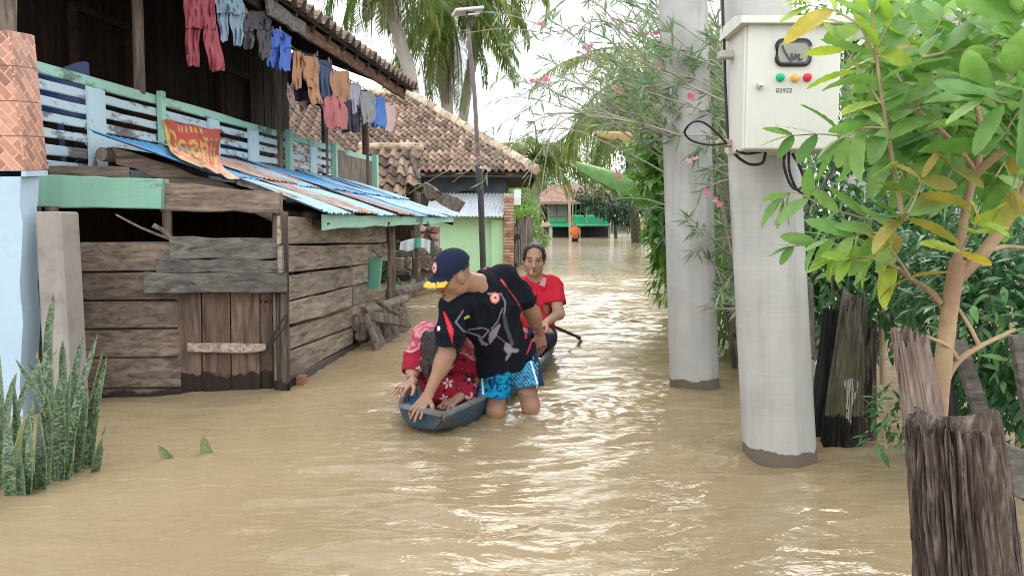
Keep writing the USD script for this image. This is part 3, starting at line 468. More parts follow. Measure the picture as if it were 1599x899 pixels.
YB = 3.02; bl, br, tr, tl = P(1168, 235, YB), P(1311, 228, YB), P(1311, 36, YB), P(1160, 40, YB)
bw = br[0] - bl[0]; x0, x1, z0, z1 = P(1163, 140, YB)[0], P(1311, 140, YB)[0], P(1200, 234, YB)[2], P(1200, 33, YB)[2]
obj("body", rbox(((x0 + x1) / 2, YB + 0.125, (z0 + z1) / 2), (x1 - x0, 0.23, z1 - z0), 0.006), m_box, mb)
obj("door", rbox(((x0 + x1) / 2 + 0.004, YB + 0.004, (z0 + z1) / 2 - 0.004), (x1 - x0 - 0.008, 0.018, z1 - z0 - 0.012), 0.005), m_box, mb)
hv = np.array([[x, y, z] for x in (x0 - 0.028, x1 + 0.03) for y, z in ((YB - 0.035, z1 - 0.015), (YB - 0.035, z1 + 0.012), (YB + 0.06, z1 + 0.034), (YB + 0.27, z1 + 0.034), (YB + 0.27, z1 - 0.015))])
obj("hood", trimesh.convex.convex_hull(hv), m_box, mb)
wx0, wx1, wz0, wz1 = P(1210, 82, YB)[0], P(1266, 82, YB)[0], P(1236, 104, YB)[2], P(1236, 62, YB)[2]
def rrect(cx, cz, w, h, r, n=6):
    out = []
    for sx, sz, a0 in ((1, 1, 0), (-1, 1, 90), (-1, -1, 180), (1, -1, 270)):
        for t in np.linspace(a0, a0 + 90, n): out.append((cx + sx * (w / 2 - r) + r * math.cos(math.radians(t)), cz + sz * (h / 2 - r) + r * math.sin(math.radians(t))))
    return np.array(out)
fr = rrect((wx0 + wx1) / 2, (wz0 + wz1) / 2, wx1 - wx0 - 0.012, wz1 - wz0 - 0.012, 0.022)
loopp = np.array([[x, YB - 0.010, z] for x, z in fr] + [[fr[0][0], YB - 0.010, fr[0][1]]])
obj("window_frame", tube(loopp, 0.0085, 8, cap=False), m_black, mb, smooth=True)
from shapely.geometry import Polygon
def plate(poly, y, th): 
    m = trimesh.creation.extrude_polygon(Polygon(poly), th, engine="earcut"); v = np.asarray(m.vertices); return np.stack([v[:, 0], y - v[:, 2], v[:, 1]], 1), np.asarray(m.faces)[:, ::-1]
obj("window_back", plate(fr, YB - 0.0055, 0.003), plain("cream_plate", (0.62, 0.58, 0.47), 0.6), mb)
cx, cz = (wx0 + wx1) / 2, (wz0 + wz1) / 2
sq = curve([A(cx - 0.044, YB - 0.012, cz + 0.026), A(cx - 0.036, YB - 0.012, cz + 0.005), A(cx - 0.018, YB - 0.013, cz - 0.022), A(cx - 0.006, YB - 0.012, cz - 0.03), A(cx - 0.008, YB - 0.012, cz - 0.004), A(cx - 0.001, YB - 0.012, cz - 0.024), A(cx + 0.010, YB - 0.012, cz - 0.006), A(cx + 0.004, YB - 0.012, cz - 0.026), A(cx + 0.022, YB - 0.012, cz - 0.008), A(cx + 0.02, YB - 0.012, cz - 0.028), A(cx + 0.034, YB - 0.012, cz - 0.026)], 60)
obj("wire_coil", tube(sq, 0.0042, 7), m_black, mb)
m_pane = M("window_pane", {"t": ("transparent_bsdf", {}), "gl": ("glossy_bsdf", {"roughness": 0.03}), "f": ("fresnel", {"IOR": 1.45}), "x": ("mix_closure", {})}, [("f.fac", "x.fac"), ("t.BSDF", "x.closure1"), ("gl.BSDF", "x.closure2")], surface="x.closure")
obj("pane", plate(fr, YB - 0.0165, 0.0015), m_pane, mb)
for (a, b), c, nm in (((1218, 122), (0.0, 0.42, 0.16), "green"), ((1240.5, 123), (0.80, 0.42, 0.09), "amber"), ((1260, 122), (0.62, 0.03, 0.045), "red")):
    q = P(a, b, YB); r = 0.0145
    v, f = lathe([(0.0001, 0.016), (r * 0.62, 0.015), (r * 0.92, 0.009), (r, 0.0), (r, -0.006), (r * 1.15, -0.0062), (r * 1.15, -0.012)], 20)
    obj("indicator_lamp", (np.stack([v[:, 0] + q[0], q[1] - v[:, 2] - 0.012, v[:, 1] + q[2]], 1), f), plain("lamp_" + nm, c, 0.3, 0.05), mb, smooth=50, label=nm + " indicator lamp on the door")
q = P(1185.5, 135, YB); v, f = lathe([(0.0001, 0.016), (0.010, 0.014), (0.012, 0.0), (0.014, -0.01)], 16)
obj("lock", (np.stack([v[:, 0] + q[0], q[1] - v[:, 2] - 0.012, v[:, 1] + q[2]], 1), f), plain("chrome", (0.6, 0.6, 0.58), 0.25, metallic=1.0), mb, smooth=50)
t = meshkit.text_mesh("G1922", 0.016, 0.001); v = np.asarray(t.vertices); q = P(1211, 145, YB); sc = (P(1236, 145, YB)[0] - q[0]) / v[:, 0].max()
obj("number_marking", (np.stack([q[0] + v[:, 0] * sc, q[1] - 0.0055 - v[:, 2], q[2] + v[:, 1]], 1), np.asarray(t.faces)[:, ::-1]), m_black, mb)
for yy in (80, 221):
    z = P(1130, yy, YB + 0.1)[2]; obj("bracket", [rbox((x0 - 0.02, YB + 0.17, z), (0.075, 0.05, 0.03), 0.004)], plain("rusty_bracket_%d" % yy, (0.45, 0.42, 0.38), 0.6, 0.2, dirt=(0.3, 0.14, 0.06)), mb)
    obj("strap", lathe([(0.172, z - 0.012), (0.174, z - 0.012), (0.174, z + 0.012), (0.172, z + 0.012)], 40, (P(1195, yy, 3.46)[0], 3.46, 0)), plain("steel_strap_%d" % yy, (0.5, 0.5, 0.48), 0.5, metallic=0.6), mb)
cab = [("black cable running down the left side of the near pole", [P(1128, -20, 3.25), P(1131, 60, 3.25), P(1134, 150, 3.24), P(1140, 225, 3.22), P(1165, 254, 3.2), P(1190, 255, 3.16), P(1196, 238, 3.12)], 0.006),
       ("black cable loop sticking out left beside the lower bracket", [P(1134, 222, 3.15), P(1105, 195, 3.1), P(1085, 190, 3.1), P(1070, 204, 3.12), P(1078, 218, 3.15), P(1105, 226, 3.15), P(1136, 224, 3.15)], 0.0045),
       ("thin black cable slung under the meter box", [P(1150, 235, 3.1), P(1165, 240, 3.1), P(1185, 238, 3.12), P(1200, 233, 3.1)], 0.005),
       ("black cable loop hanging under the right of the meter box", [P(1226, 236, 3.1), P(1225, 260, 3.1), P(1235, 288, 3.1), P(1247, 296, 3.1), P(1256, 285, 3.12), P(1250, 262, 3.12), P(1238, 240, 3.1)], 0.006),
       ("long black cable drooping right into the leaves from the meter box", [P(1232, 236, 3.1), P(1234, 270, 3.1), P(1250, 300, 3.15), P(1280, 296, 3.2), P(1302, 262, 3.25), P(1312, 225, 3.3)], 0.0055)]
for lb, pts, r in cab: obj("cable", tube(curve(pts, 44), r, 7), m_black, smooth=True, label=lb, category="cable") if False else tag(obj("cable", tube(curve(pts, 44), r, 7), m_black, smooth=True), lb, "cable")

# ---------------------------------------------------------------- solar street lamp
YL = 14.0; lamp = thing("street_lamp", "thin dark solar street lamp standing before the green wall", "street lamp")
m_iron = plain("painted_iron", (0.045, 0.042, 0.045), 0.5, 0.2, dirt=(0.12, 0.07, 0.05), dlo=0.55, dhi=0.7)
m_rusty = plain("rusty_iron", (0.15, 0.115, 0.12), 0.6, 0.25, dirt=(0.10, 0.06, 0.045))
lp = [P(757, 470, YL), P(751, 300, YL), P(748.5, 265, YL)]; obj("lower_pole", tube(lp, 0.058, 14), m_iron, lamp, smooth=60)
obj("upper_pole", tube([P(748.5, 268, YL), P(741, 140, YL), P(731, 45, YL)], 0.040, 12), m_rusty, lamp, smooth=60)
obj("coupling", tube([P(749.5, 285, YL), P(748.3, 258, YL)], 0.066, 12), m_iron, lamp)
obj("arm", tube([P(731, 50, YL), P(731, 40, YL), P(737, 30, YL), P(738, 22, YL)], 0.03, 8), m_iron, lamp)
obj("bracket", box(P(736, 24, YL), (0.16, 0.14, 0.08)), m_iron, lamp)
R = frame(A(1, 0.25, 0.16)); obj("solar_panel", rbox(P(731, 18, YL), (0.52, 0.40, 0.05), 0.012, R), plain("lamp_housing", (0.55, 0.53, 0.52), 0.4), lamp)
obj("light_panel", rbox(P(739, 24, YL), (0.22, 0.2, 0.03), 0.008, R), plain("lamp_lens", (0.7, 0.7, 0.7), 0.3), lamp)
obj("ball", trimesh.creation.icosphere(2, 0.03).apply_translation(P(751.5, 262, YL - 0.06)), m_box, lamp)

# ---------------------------------------------------------------- tiled house behind, with its lean-to
h2 = thing("tiled_house", "low house with hipped clay tile roof and pale green walled lean-to", "house")
EZ, EY, RY, RZ, XR, XRID, XL = 2.30, 18.3, 21.6, 4.62, 0.56, -2.85, -7.6
slope = unit(A(0, RY - EY, RZ - EZ)); sn = unit(A(0, -(RZ - EZ), RY - EY)); SL = math.hypot(RY - EY, RZ - EZ)
r2 = obj("roof", [hexa([A(XL, EY, EZ - .06), A(XR, EY, EZ - .06), A(XRID, RY, RZ - .06), A(XL, RY, RZ - .06), A(XL, EY, EZ - .02), A(XR, EY, EZ - .02), A(XRID, RY, RZ - .02), A(XL, RY, RZ - .02)]),
                  hexa([A(XR, EY, EZ - .06), A(XR, 25, EZ - .06), A(XRID, 21.62, RZ - .06), A(XRID, 21.6, RZ - .06), A(XR, EY, EZ - .02), A(XR, 25, EZ - .02), A(XRID, 21.62, RZ - .02), A(XRID, 21.6, RZ - .02)])], w_darky, h2)
rg = np.random.default_rng(5); parts, rest = [], []
for r in range(17):
    s = r * 0.243
    for c in range(50):
        x = XL + c * 0.165; lim = XR + (XRID - XR) * s / SL
        if x + 0.14 > lim: continue
        t = pantile(A(x, EY, EZ + 0.005) + slope * (s - 0.05), A(1, 0, 0), slope, sn, 0.165, 0.285, 9000 + r * 60 + c)
        vx = 800 + x / (EY + s * 0.8) * 1200
        (parts if vx > 618 and len(parts) < 300 else rest).append(t)
for i, t in enumerate(parts): obj("tile", t, m_tile if rg.random() < 0.72 else m_tiledark, r2)
obj("tiles", join(rest[::2]), m_tile, r2, kind="stuff"); obj("tiles", join(rest[1::2]), m_tiledark, r2, kind="stuff")
hip0, hip1 = A(XR, EY, EZ + 0.05), A(XRID, RY, RZ + 0.05); hd = unit(hip1 - hip0); m_hip = tilemat("hip_tile", (0.42, 0.30, 0.21), (0.55, 0.40, 0.28), (0.68, 0.52, 0.38))
for k in range(15):
    a = hip0 + hd * (k * 0.34 - 0.05); obj("hip_tile", tube([a, a + hd * 0.39], [0.125, 0.10], 12), m_hip, r2)
obj("hip_mortar", tube([hip0 - A(0, 0, .02), hip1 - A(0, 0, .02)], 0.12, 8), plain("lime_mortar", (0.46, 0.42, 0.34), 0.9, 0.25, 6, 0.5, dirt=(0.2, 0.18, 0.13)), r2)
for k in range(16):
    a = A(XRID - k * 0.32, RY, RZ + 0.05); obj("ridge_tile", tube([a, a - A(0.37, 0, 0)], [0.10, 0.12], 10), m_hip, r2)
obj("soffit", hexa([A(XL, EY + .05, EZ - .12), A(XR - .02, EY + .05, EZ - .12), A(XR - .02, 24, EZ - .12), A(XL, 24, EZ - .12), A(XL, EY + .05, EZ - .08), A(XR - .02, EY + .05, EZ - .08), A(XR - .02, 24, EZ - .08), A(XL, 24, EZ - .08)]), w_grey, h2)
obj("eave_board", box((XR - 0.01, 21, EZ - 0.10), (0.04, 5.4, 0.16)), w_grey, h2)
m_lime = plain("pale_green_plaster", (0.40, 0.62, 0.36), 0.85, 0.06, 2.0, 0.15, dirt=(0.33, 0.52, 0.31), dlo=0.55, dhi=0.75)
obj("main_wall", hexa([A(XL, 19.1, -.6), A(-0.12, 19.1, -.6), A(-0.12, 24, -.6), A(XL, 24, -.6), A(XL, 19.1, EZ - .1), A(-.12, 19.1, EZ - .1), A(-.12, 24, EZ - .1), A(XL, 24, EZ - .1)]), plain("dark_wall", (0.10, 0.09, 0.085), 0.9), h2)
tp = np.array([[P(664 + 127 * a, 266 + (36 + 4 * math.sin(a * 9)) * b, 18.85) + A(0, -0.05 * math.sin(a * 14 + b * 2) * b, 0) for b in np.linspace(0, 1, 8)] for a in np.linspace(0, 1, 26)])
obj("tarpaulin", thick(tp, 0.01), plain("slate_tarp", (0.05, 0.058, 0.068), 0.45, 0.2, 4, 0.4), h2, smooth=50, label="slate grey tarpaulin stretched under the eave")
z_a, z_b = P(700, 302, 18.7), P(690, 338, 17.3); zw = np.array([[A(-1.95 + 1.92 * a - 0.18 * b * (a > 0.5), 18.72 - 1.45 * b, z_a[2] - (z_a[2] - z_b[2]) * b + 0.014 * math.sin(a * 2 * math.pi * 22)) for b in np.linspace(0, 1, 5)] for a in np.linspace(0, 1, 177)])
obj("zinc_roof", thick(zw, 0.004), tin_zinc, h2, smooth=40, label="grey corrugated lean-to roof over the green wall")
def solid(x0, x1, y0, y1, z0, z1): return box(((x0 + x1) / 2, (y0 + y1) / 2, (z0 + z1) / 2), (x1 - x0, y1 - y0, z1 - z0))
gx0, gx1 = P(672, 400, 17.6)[0], P(786, 400, 17.6)[0]
obj("green_wall", solid(gx0, gx1, 17.6, 17.75, -.6, 1.19), m_lime, h2)
obj("green_wall", solid(P(768, 400, 17.6)[0], gx1 + 0.01, 17.52, 17.599, -.6, 1.16), m_lime, h2)
obj("wall_plate", solid(gx0, gx1 + .02, 17.5, 17.72, 1.19, 1.26), m_lime, h2)
bx0, bx1 = P(787, 400, 17.6)[0], P(803, 400, 17.6)[0]
bp = obj("brick_pier", solid(bx0 + .01, bx1 - .01, 17.46, 18.6, -.6, 1.75), plain("mortar", (0.40, 0.36, 0.30), 0.95, 0.2, 8, 0.5), h2, label="bare brick pier at the corner of the lean-to")
m_brick = tilemat("clay_brick", (0.28, 0.13, 0.085), (0.40, 0.21, 0.14), (0.50, 0.33, 0.24))
for k in range(26):
    z = -0.1 + k * 0.07
    for i, (a, b) in enumerate([(0, 1)] if k % 2 else [(0, 0.55), (0.58, 1)]):
        obj("brick", rbox((bx0 + (a + b) / 2 * (bx1 - bx0), 17.47, z), ((b - a) * (bx1 - bx0), 0.06, 0.058), 0.006), m_brick, bp)
obj("metal_flap", px(803, 296, 814, 320, 18.4, 0.02), plain("white_metal", (0.7, 0.72, 0.72), 0.4), h2)

# ---------------------------------------------------------------- small tiled shed roof, timber, rubble and rack between the houses
sh = thing("shed_roof", "small broken clay tile shed roof between the two houses", "shed")
sy0, sz0, sy1, sz1 = 13.0, 1.40, 14.1, 2.42; s3 = unit(A(0, sy1 - sy0, sz1 - sz0)); n3 = unit(A(0, -(sz1 - sz0), sy1 - sy0))
xa, xb = -2.75, P(662, 240, 14)[0]
sr = obj("roof_deck", hexa([A(xa, sy0, sz0 - .05), A(xb - .25, sy0, sz0 - .05), A(xb - .02, sy1, sz1 - .05), A(xa, sy1, sz1 - .05), A(xa, sy0, sz0 - .02), A(xb - .25, sy0, sz0 - .02), A(xb - .02, sy1, sz1 - .02), A(xa, sy1, sz1 - .02)]), w_darky, sh)
for r in range(6):
    for c in range(7):
        x = xa + c * 0.185
        if x > xb - 0.22 - 0.05 * max(0, 2 - r) + 0.02 * r: continue
        obj("tile", pantile(A(x, sy0, sz0) + s3 * (r * 0.25 - 0.05), A(1, 0, 0), s3, n3, 0.185, 0.29, 700 + r * 9 + c), m_tile if (r + c) % 3 else m_tiledark, sr)
for k in range(3): obj("ridge_tile", tube([A(xb - 0.02 - k * 0.38, sy1, sz1 + 0.03), A(xb - 0.42 - k * 0.38, sy1, sz1 + 0.03)], [0.075, 0.09], 10), m_hip, sr)
for a, b in (((626, 240), (642, 285)), ((640, 238), (655, 280))): obj("batten", bar(P(*a, 13.9), P(*b, 13.4), 0.06, 0.04), w_panel, sh)
for x in (596, 652): obj("post", tube([P(x, 250, 13.9), P(x, 470, 13.9)], 0.06, 8, seed=x, rough=0.05), w_post, sh)
obj("back_wall", solid(-3.3, -1.75, 14.3, 14.36, -.5, 2.3), w_dark, sh)
bd = thing("broken_eave", "dark splintered timber piece hanging off the shed roof edge", "timber")
obj("beam", board(P(656, 303, 12.6), P(712, 329, 12.2), P(720, 316, 12.2), P(662, 285, 12.6), 0.12, 21, 0.02, 8), w_panel, bd); obj("splinter", board(P(650, 296, 12.65), P(690, 310, 12.4), P(690, 304, 12.4), P(652, 288, 12.65), 0.05, 22, 0.015, 6), w_dark, bd)
ru = thing("rubble_wall", "broken reddish brick and stone wall behind the plank shed", "wall")
core = obj("core", solid(-2.5, -1.42, 14.75, 15.2, -.5, 1.02), plain("rubble_mortar", (0.22, 0.17, 0.14), 0.95, 0.3, 8, 0.6), ru)
rg = np.random.default_rng(3); m_stone = tilemat("rubble_stone", (0.30, 0.17, 0.13), (0.42, 0.28, 0.22), (0.55, 0.42, 0.35))
for r in range(6):
    x = -2.5
    while x < -1.5:
        w = rg.uniform(0.14, 0.32); h = 0.15
        hv = rg.normal(size=(14, 3)); hv /= np.linalg.norm(hv, axis=1, keepdims=True); hv = hv * A(w / 2, 0.09, h / 2) * 1.1
        obj("stone", trimesh.convex.convex_hull(hv + A(x + w / 2, 14.72, 0.22 + r * 0.15)), m_stone, core); x += w * 0.93
for i, (x0, y0, x1, y1, Y, m) in enumerate(((616, 403, 642, 421, 11.6, w_side), (612, 392, 646, 402, 11.9, w_panel), (652, 401, 692, 419, 12.5, w_side), (650, 388, 690, 399, 12.8, w_panel), (613, 422, 640, 430, 11.4, w_grey))):
    tag(obj("timber_plank", board(P(x0, y1, Y), P(x1, y1, Y), P(x1, y0, Y), P(x0, y0, Y), 0.12, 31 + i, 0.008), m), ("stubby grey brown plank stacked by the shed corner post", "thin upper plank of the small stack by the shed corner", "long plank lying behind the man's cap level with its crown", "upper plank behind the blue cap, below the hung cloth", "lowest dark plank of the stack by the shed corner")[i], "plank")
for x, y0, y1, Y in ((648, 360, 440, 12.2), (690, 395, 450, 12.0)): tag(obj("fence_stake", tube([P(x, y1 + 12, Y), P(x, y0, Y)], [0.07, 0.055], 8, seed=x, rough=0.07), w_post), "dark stake %s the hung white cloth" % ("left under" if x < 660 else "right of"), "stake")
cl = np.array([[P(626 + 52 * a, 378 - 6 * math.sin(a * 3) + (20 + 5 * math.sin(a * 7)) * b * (0.6 + 0.5 * a), 12.1) + A(0, -0.10 * b + 0.04 * math.sin(a * 20), 0) for b in np.linspace(0, 1, 8)] for a in np.linspace(0, 1, 24)])
ccol = np.repeat([[0.62, 0.66, 0.64]], 24 * 8, 0); ii = np.arange(24 * 8) // 8; ccol[(ii > 9) & (ii < 15)] = (0.10, 0.34, 0.28); ccol[ii > 20] = (0.05, 0.07, 0.06)
m_cloth = colmat("printed_cloth", 0.9, bscale=60)
tag(obj("cloth", thick(cl, 0.012), m_cloth, smooth=True, col=np.vstack([ccol, ccol])), "white and green cloth draped over timber behind the shed", "cloth")
lg = thing("driftwood_log", "long pale log lying in the water behind the cap wearer", "log"); obj("trunk", tube(curve([G(612, 470) + A(0, 0, .1), G(650, 462) + A(0, 0, .12), G(692, 452) + A(0, 0, .16)], 12), np.linspace(0.10, 0.05, 12), 10, seed=9, rough=0.06), w_panel, lg); obj("branch", tube([G(640, 465) + A(0, 0, .1), G(655, 440) + A(0, .2, .3)], [0.05, 0.03], 7), w_post, lg)
bk = thing("green_bucket", "green plastic bucket hung in the gap of the plank side wall", "bucket"); c = SW.pt(580, 424, 0.0)
v, f = lathe([(0.001, -0.16), (0.085, -0.16), (0.11, 0.12), (0.118, 0.12), (0.118, 0.13), (0.104, 0.13), (0.08, -0.14), (0.001, -0.14)], 22, c); obj("pail", (v, f), plain("green_plastic", (0.10, 0.28, 0.20), 0.4), bk, smooth=40); obj("handle", tube([c + A(-.11, 0, .12), c + A(0, 0, .21), c + A(.11, 0, .12)], 0.005, 6), m_black, bk)
rk = thing("pole_rack", "rack of rough poles with a sloping plank leaning against the shed", "rack")
rg = np.random.default_rng(17)
for k in range(9):
    t = k / 8; b = G(588 + 50 * t, 546 - 34 * t); tp_ = P(570 + 58 * t, 492 - 16 * t, b[1] + 0.12); b = b + (b - tp_) * 0.25
    obj("pole", tube(curve([b, (b + tp_) / 2 + A(rg.normal(0, .015), 0, 0), tp_], 6), np.linspace(0.04, 0.034, 6) * rg.uniform(0.8, 1.15), 9, seed=k, rough=0.05), w_panel, rk)
for k in range(5):
    t = k / 4; b = G(600 + 42 * t, 536 - 26 * t) + A(-.05, .2, 0); tp_ = P(580 + 50 * t, 494 - 14 * t, b[1] + 0.1); obj("pole", tube([b - A(0, 0, .1), tp_], 0.03, 8, seed=30 + k, rough=0.05), w_post, rk)
a, b = P(566, 488, 6.72), P(634, 466, 8.35); obj("cross_log", tube([a, b], [0.055, 0.045], 12, seed=2, rough=0.05), w_panel, rk)
obj("plank", board(P(577, 500, 6.6), P(639, 511, 7.1), P(638, 496, 7.1), P(575, 484, 6.6), 0.05, 44, 0.004), w_panel, rk)
obj("cross_pole", tube([P(588, 470, 6.8), P(624, 492, 7.0)], 0.022, 8), w_post, rk)
obj("cross_pole", tube([P(556, 497, 6.5), P(640, 462, 9.4)], 0.035, 8, seed=6, rough=0.05), w_panel, rk)
for x, y in ((562, 500), (566, 512), (559, 508), (564, 524)): obj("log_end", tube([P(x, y, 6.5), P(x - 14, y - 6, 6.9)], 0.05, 10, seed=x, rough=0.04), w_post, rk)

# ---------------------------------------------------------------- canoe and paddle
rims = np.array([(-.573, 3.93, -.343, 3.74, .11, .04), (-.60, 4.15, -.25, 3.95, .11, -.03), (-.62, 4.45, -.135, 4.16, .112, -.08), (-.60, 4.9, -.02, 4.55, .115, -.12), (-.53, 5.4, .13, 4.90, .118, -.13), (-.42, 6.0, .25, 5.4, .125, -.13), (-.28, 6.5, .325, 5.9, .132, -.12), (-.1, 6.95, .36, 6.4, .145, -.09), (.08, 7.2, .34, 6.85, .165, -.03), (.21, 7.24, .27, 7.14, .19, .08)])
ST = np.stack([np.interp(np.linspace(0, 9, 46), np.arange(10), rims[:, k]) for k in range(6)], 1)
for k in range(6): ST[:, k] = np.convolve(np.pad(ST[:, k], 3, mode="reflect", reflect_type="odd"), np.ones(7) / 7, "valid")
bn = unit(A(0.9, -0.44, 0)); prof = [(-1, 1), (-.96, .72), (-.86, .36), (-.66, .1), (-.35, .015), (0, 0), (.35, .015), (.66, .1), (.86, .36), (.96, .72), (1, 1)]
hull = np.array([[A(*((s[:2] + s[2:4]) / 2 + (s[2:4] - s[:2]) / 2 * a), s[5] + (s[4] - s[5]) * b) for a, b in prof] for s in ST])
boat = thing("canoe", "narrow worn blue wooden canoe carrying two people through the flood", "canoe")
m_hull = plain("worn_blue_hull", (0.013, 0.045, 0.065), 0.5, 0.35, 5.0, 0.5, dirt=(0.055, 0.05, 0.045), dscale=4.0, dlo=0.45, dhi=0.58, squash=(1, .5, 2))
m_rim = plain("worn_rim", (0.13, 0.16, 0.175), 0.6, 0.25, 8.0, 0.4, dirt=(0.12, 0.10, 0.09), dlo=0.48, dhi=0.62); m_in = plain("boat_inside", (0.04, 0.036, 0.032), 0.7, 0.4, 8, 0.5)
obj("hull", thick(hull, 0.022), m_hull, boat, smooth=40)
for sgn in (0, -1):
    e = hull[:, sgn]; obj("gunwale", tube(e + A(0, 0, 0.006), 0.017, 8), m_rim, boat, smooth=60)
e0, e1 = hull[0, 0], hull[0, -1]; k0 = hull[0]
obj("transom", thick(np.array([[k0[j], k0[10 - j]] for j in range(6)]), 0.025), m_hull, boat)
obj("bow_board", bar(e0 + A(0, 0, .012), e1 + A(0, 0, .012), 0.045, 0.022, r=0.005), m_rim, boat)
obj("bow_deck", board(hull[0, 0] - A(0, 0, .02), hull[0, -1] - A(0, 0, .02), hull[6, -1] - bn * .02 - A(0, 0, .03), hull[6, 0] + bn * .02 - A(0, 0, .03), 0.02, 3), m_in, boat)
for k in (16, 27, 36):
    a, b = hull[k, 0] - A(0, 0, .03) + bn * .01, hull[k, -1] - A(0, 0, .03) - bn * .01; obj("thwart", bar(a, b, 0.11 if k != 27 else 0.06, 0.02, r=0.004), m_in if k < 30 else m_rim, boat)
for k in range(8, 40, 4):
    r_ = hull[k] + A(0, 0, 0.016); obj("rib", tube(r_[1:-1] * 1.0, 0.012, 6), m_in, boat)
obj("floor_mat", board(hull[5, 2] + A(.03, 0, .03), hull[5, -3] + A(-.03, 0, .03), hull[16, -3] + A(-.03, 0, .03), hull[16, 2] + A(.03, 0, .03), 0.012, 5), plain("woven_mat", (0.14, 0.11, 0.09), 0.9, 0.3, 40, 0.6), boat)
rag = np.array([[P(640 + 12 * a + 3 * math.sin(b * 5), 618 + 18 * b, 4.05) + A(0, .04 * math.sin(a * 6 + b * 3), 0) for b in np.linspace(0, 1, 6)] for a in np.linspace(0, 1, 8)])
tag(obj("rag", thick(rag, 0.01), plain("blue_rag", (0.02, 0.17, 0.38), 0.7), smooth=50), "bright blue rag tucked inside the bow of the canoe", "rag")
pd = thing("paddle", "long dark wooden paddle trailing in the water behind the canoe", "paddle")
pa, pz = P(838, 498, 5.62), G(915, 531) ; obj("shaft", tube([pa, pa + (pz - pa) * 0.86], 0.014, 8), w_darky, pd)
obj("blade", board(pa + (pz - pa) * 0.80 + A(0, -.045, 0), pz + A(0, -.05, -.03), pz + A(0, .07, -.03), pa + (pz - pa) * 0.80 + A(0, .045, 0), 0.015, 4), w_panel, pd)

# ---------------------------------------------------------------- red printed sheet on the awning, chair, drum
AWP = Plane(aw(6, 0), np.cross(aw(9, 0) - aw(6, 0), aw(6, 1) - aw(6, 0)) * -1); AWP.n = AWP.n if AWP.n[2] > 0 else -AWP.n
rowsb = [(187, 252, 343), (205, 256, 345), (222, 258, 344), (236, 266, 346), (248, 284, 352), (262, 318, 372)]
def bp(x, y, i): 
    return BAL.pt(x, y, 0.06) if i < 3 else (BAL.pt(x, y, 0.06 + 0.13 * (i - 2)))
na = 60; nbz = 40; rr_ = np.array(rowsb, float); pts = np.zeros((na, nbz, 3)); uvw = np.zeros((na, nbz, 2))
for j, v_ in enumerate(np.linspace(0, len(rowsb) - 1, nbz)):
    y, xl, xr = (np.interp(v_, range(len(rowsb)), rr_[:, k]) for k in range(3)); off = np.interp(v_, [0, 2, 3, 4, 5], [0.05, 0.06, 0.16, 0.30, 0.50])
    for i, a in enumerate(np.linspace(0, 1, na)):
        py_ = y + a * (16 if v_ < 3 else 20); lo_ = BAL.pt(xl + (xr - xl) * a, py_, 0.06); hi_ = AWP.pt(xl + (xr - xl) * a, py_, 0.065); w_ = np.clip((v_ - 1.6) / 1.0, 0, 1); pts[i, j] = lo_ * (1 - w_) + hi_ * w_ + A(0.012 * math.sin(a * 9 + v_), 0, 0.008 * math.sin(a * 14)); uvw[i, j] = (a, v_ / (len(rowsb) - 1))
U, V = uvw[..., 0], uvw[..., 1]; nz = meshkit.fbm(np.stack([U * 5, V * 5, 0 * U], -1), 3, 4); fade = np.clip((V - 0.45) * 2.6 + (nz - 0.5) * 1.6, 0, 1)[..., None]
col = (1 - fade) * A(0.52, 0.10, 0.09) + fade * A(0.66, 0.36, 0.30)
ins_ = np.zeros_like(U, bool)
from shapely import contains_xy, union_all
tm = meshkit.text_mesh("Doañli", 1.0, 0.1, bold=True); tv = np.asarray(tm.vertices); w_ = tv[:, 0].max()
polys = [Polygon(tv[f][:, :2]).buffer(0.004) for f in np.asarray(tm.faces) if abs(tv[f][:, 2]).max() < 1e-6]
tp_poly = union_all([p for p in polys if p.is_valid and p.area > 1e-9])
ins_ = contains_xy(tp_poly, U * w_ * 1.08 - 0.05, (0.60 - V) / 0.42 * 1.0)
swirl = (np.abs(np.sin(9 * U + 6 * V + 5 * nz)) > 0.93) & (V > 0.4); dots = (np.abs(np.sin(U * 40)) > 0.8) & (np.abs(V - 0.1) < 0.05) & (U > 0.25) & (U < 0.7)
yl = (ins_ | swirl | dots | (U < 0.05)); k_ = np.clip(0.35 + nz[..., None] * 0.9, 0, .9); col[yl] = (col * (1 - k_) + A(0.70, 0.52, 0.16) * k_)[yl]; dk = (meshkit.fbm(np.stack([U * 11, V * 8, 0 * U + 2], -1), 2, 8) > 0.66); col[dk] = col[dk] * 0.45 + A(0.05, 0.06, 0.02)
ban = thing("printed_sheet", "red printed sheet with faded yellow lettering draped from the rail onto the awning", "sheet")
obj("sheet", thick(pts, 0.006), m_cloth, ban, smooth=True, col=np.vstack([col.reshape(-1, 3)] * 2))
ch = thing("plastic_chair", "dark blue plastic chair behind the balcony rail", "chair"); c = bal(5.75, ZF, -0.45); m_chair = plain("blue_plastic", (0.02, 0.045, 0.14), 0.4)
arc = np.array([[c + A(0.22 * math.sin(t), -0.22 * math.cos(t) * 0.4 + 0.2, 0.42 + 0.42 * s - 0.03 * math.cos(t * 3) * (s > 0.9)) for s in np.linspace(0, 1, 8)] for t in np.linspace(-1.3, 1.3, 14)])
obj("backrest", thick(arc, 0.012), m_chair, ch, smooth=50); obj("seat", rbox(c + A(0, 0, .42), (0.42, 0.42, 0.02), 0.006), m_chair, ch)
for sx in (-1, 1):
    for sy in (-1, 1): obj("leg", bar(c + A(sx * .18, sy * .18, .42), c + A(sx * .21, sy * .21, 0), 0.035, 0.02), m_chair, ch)
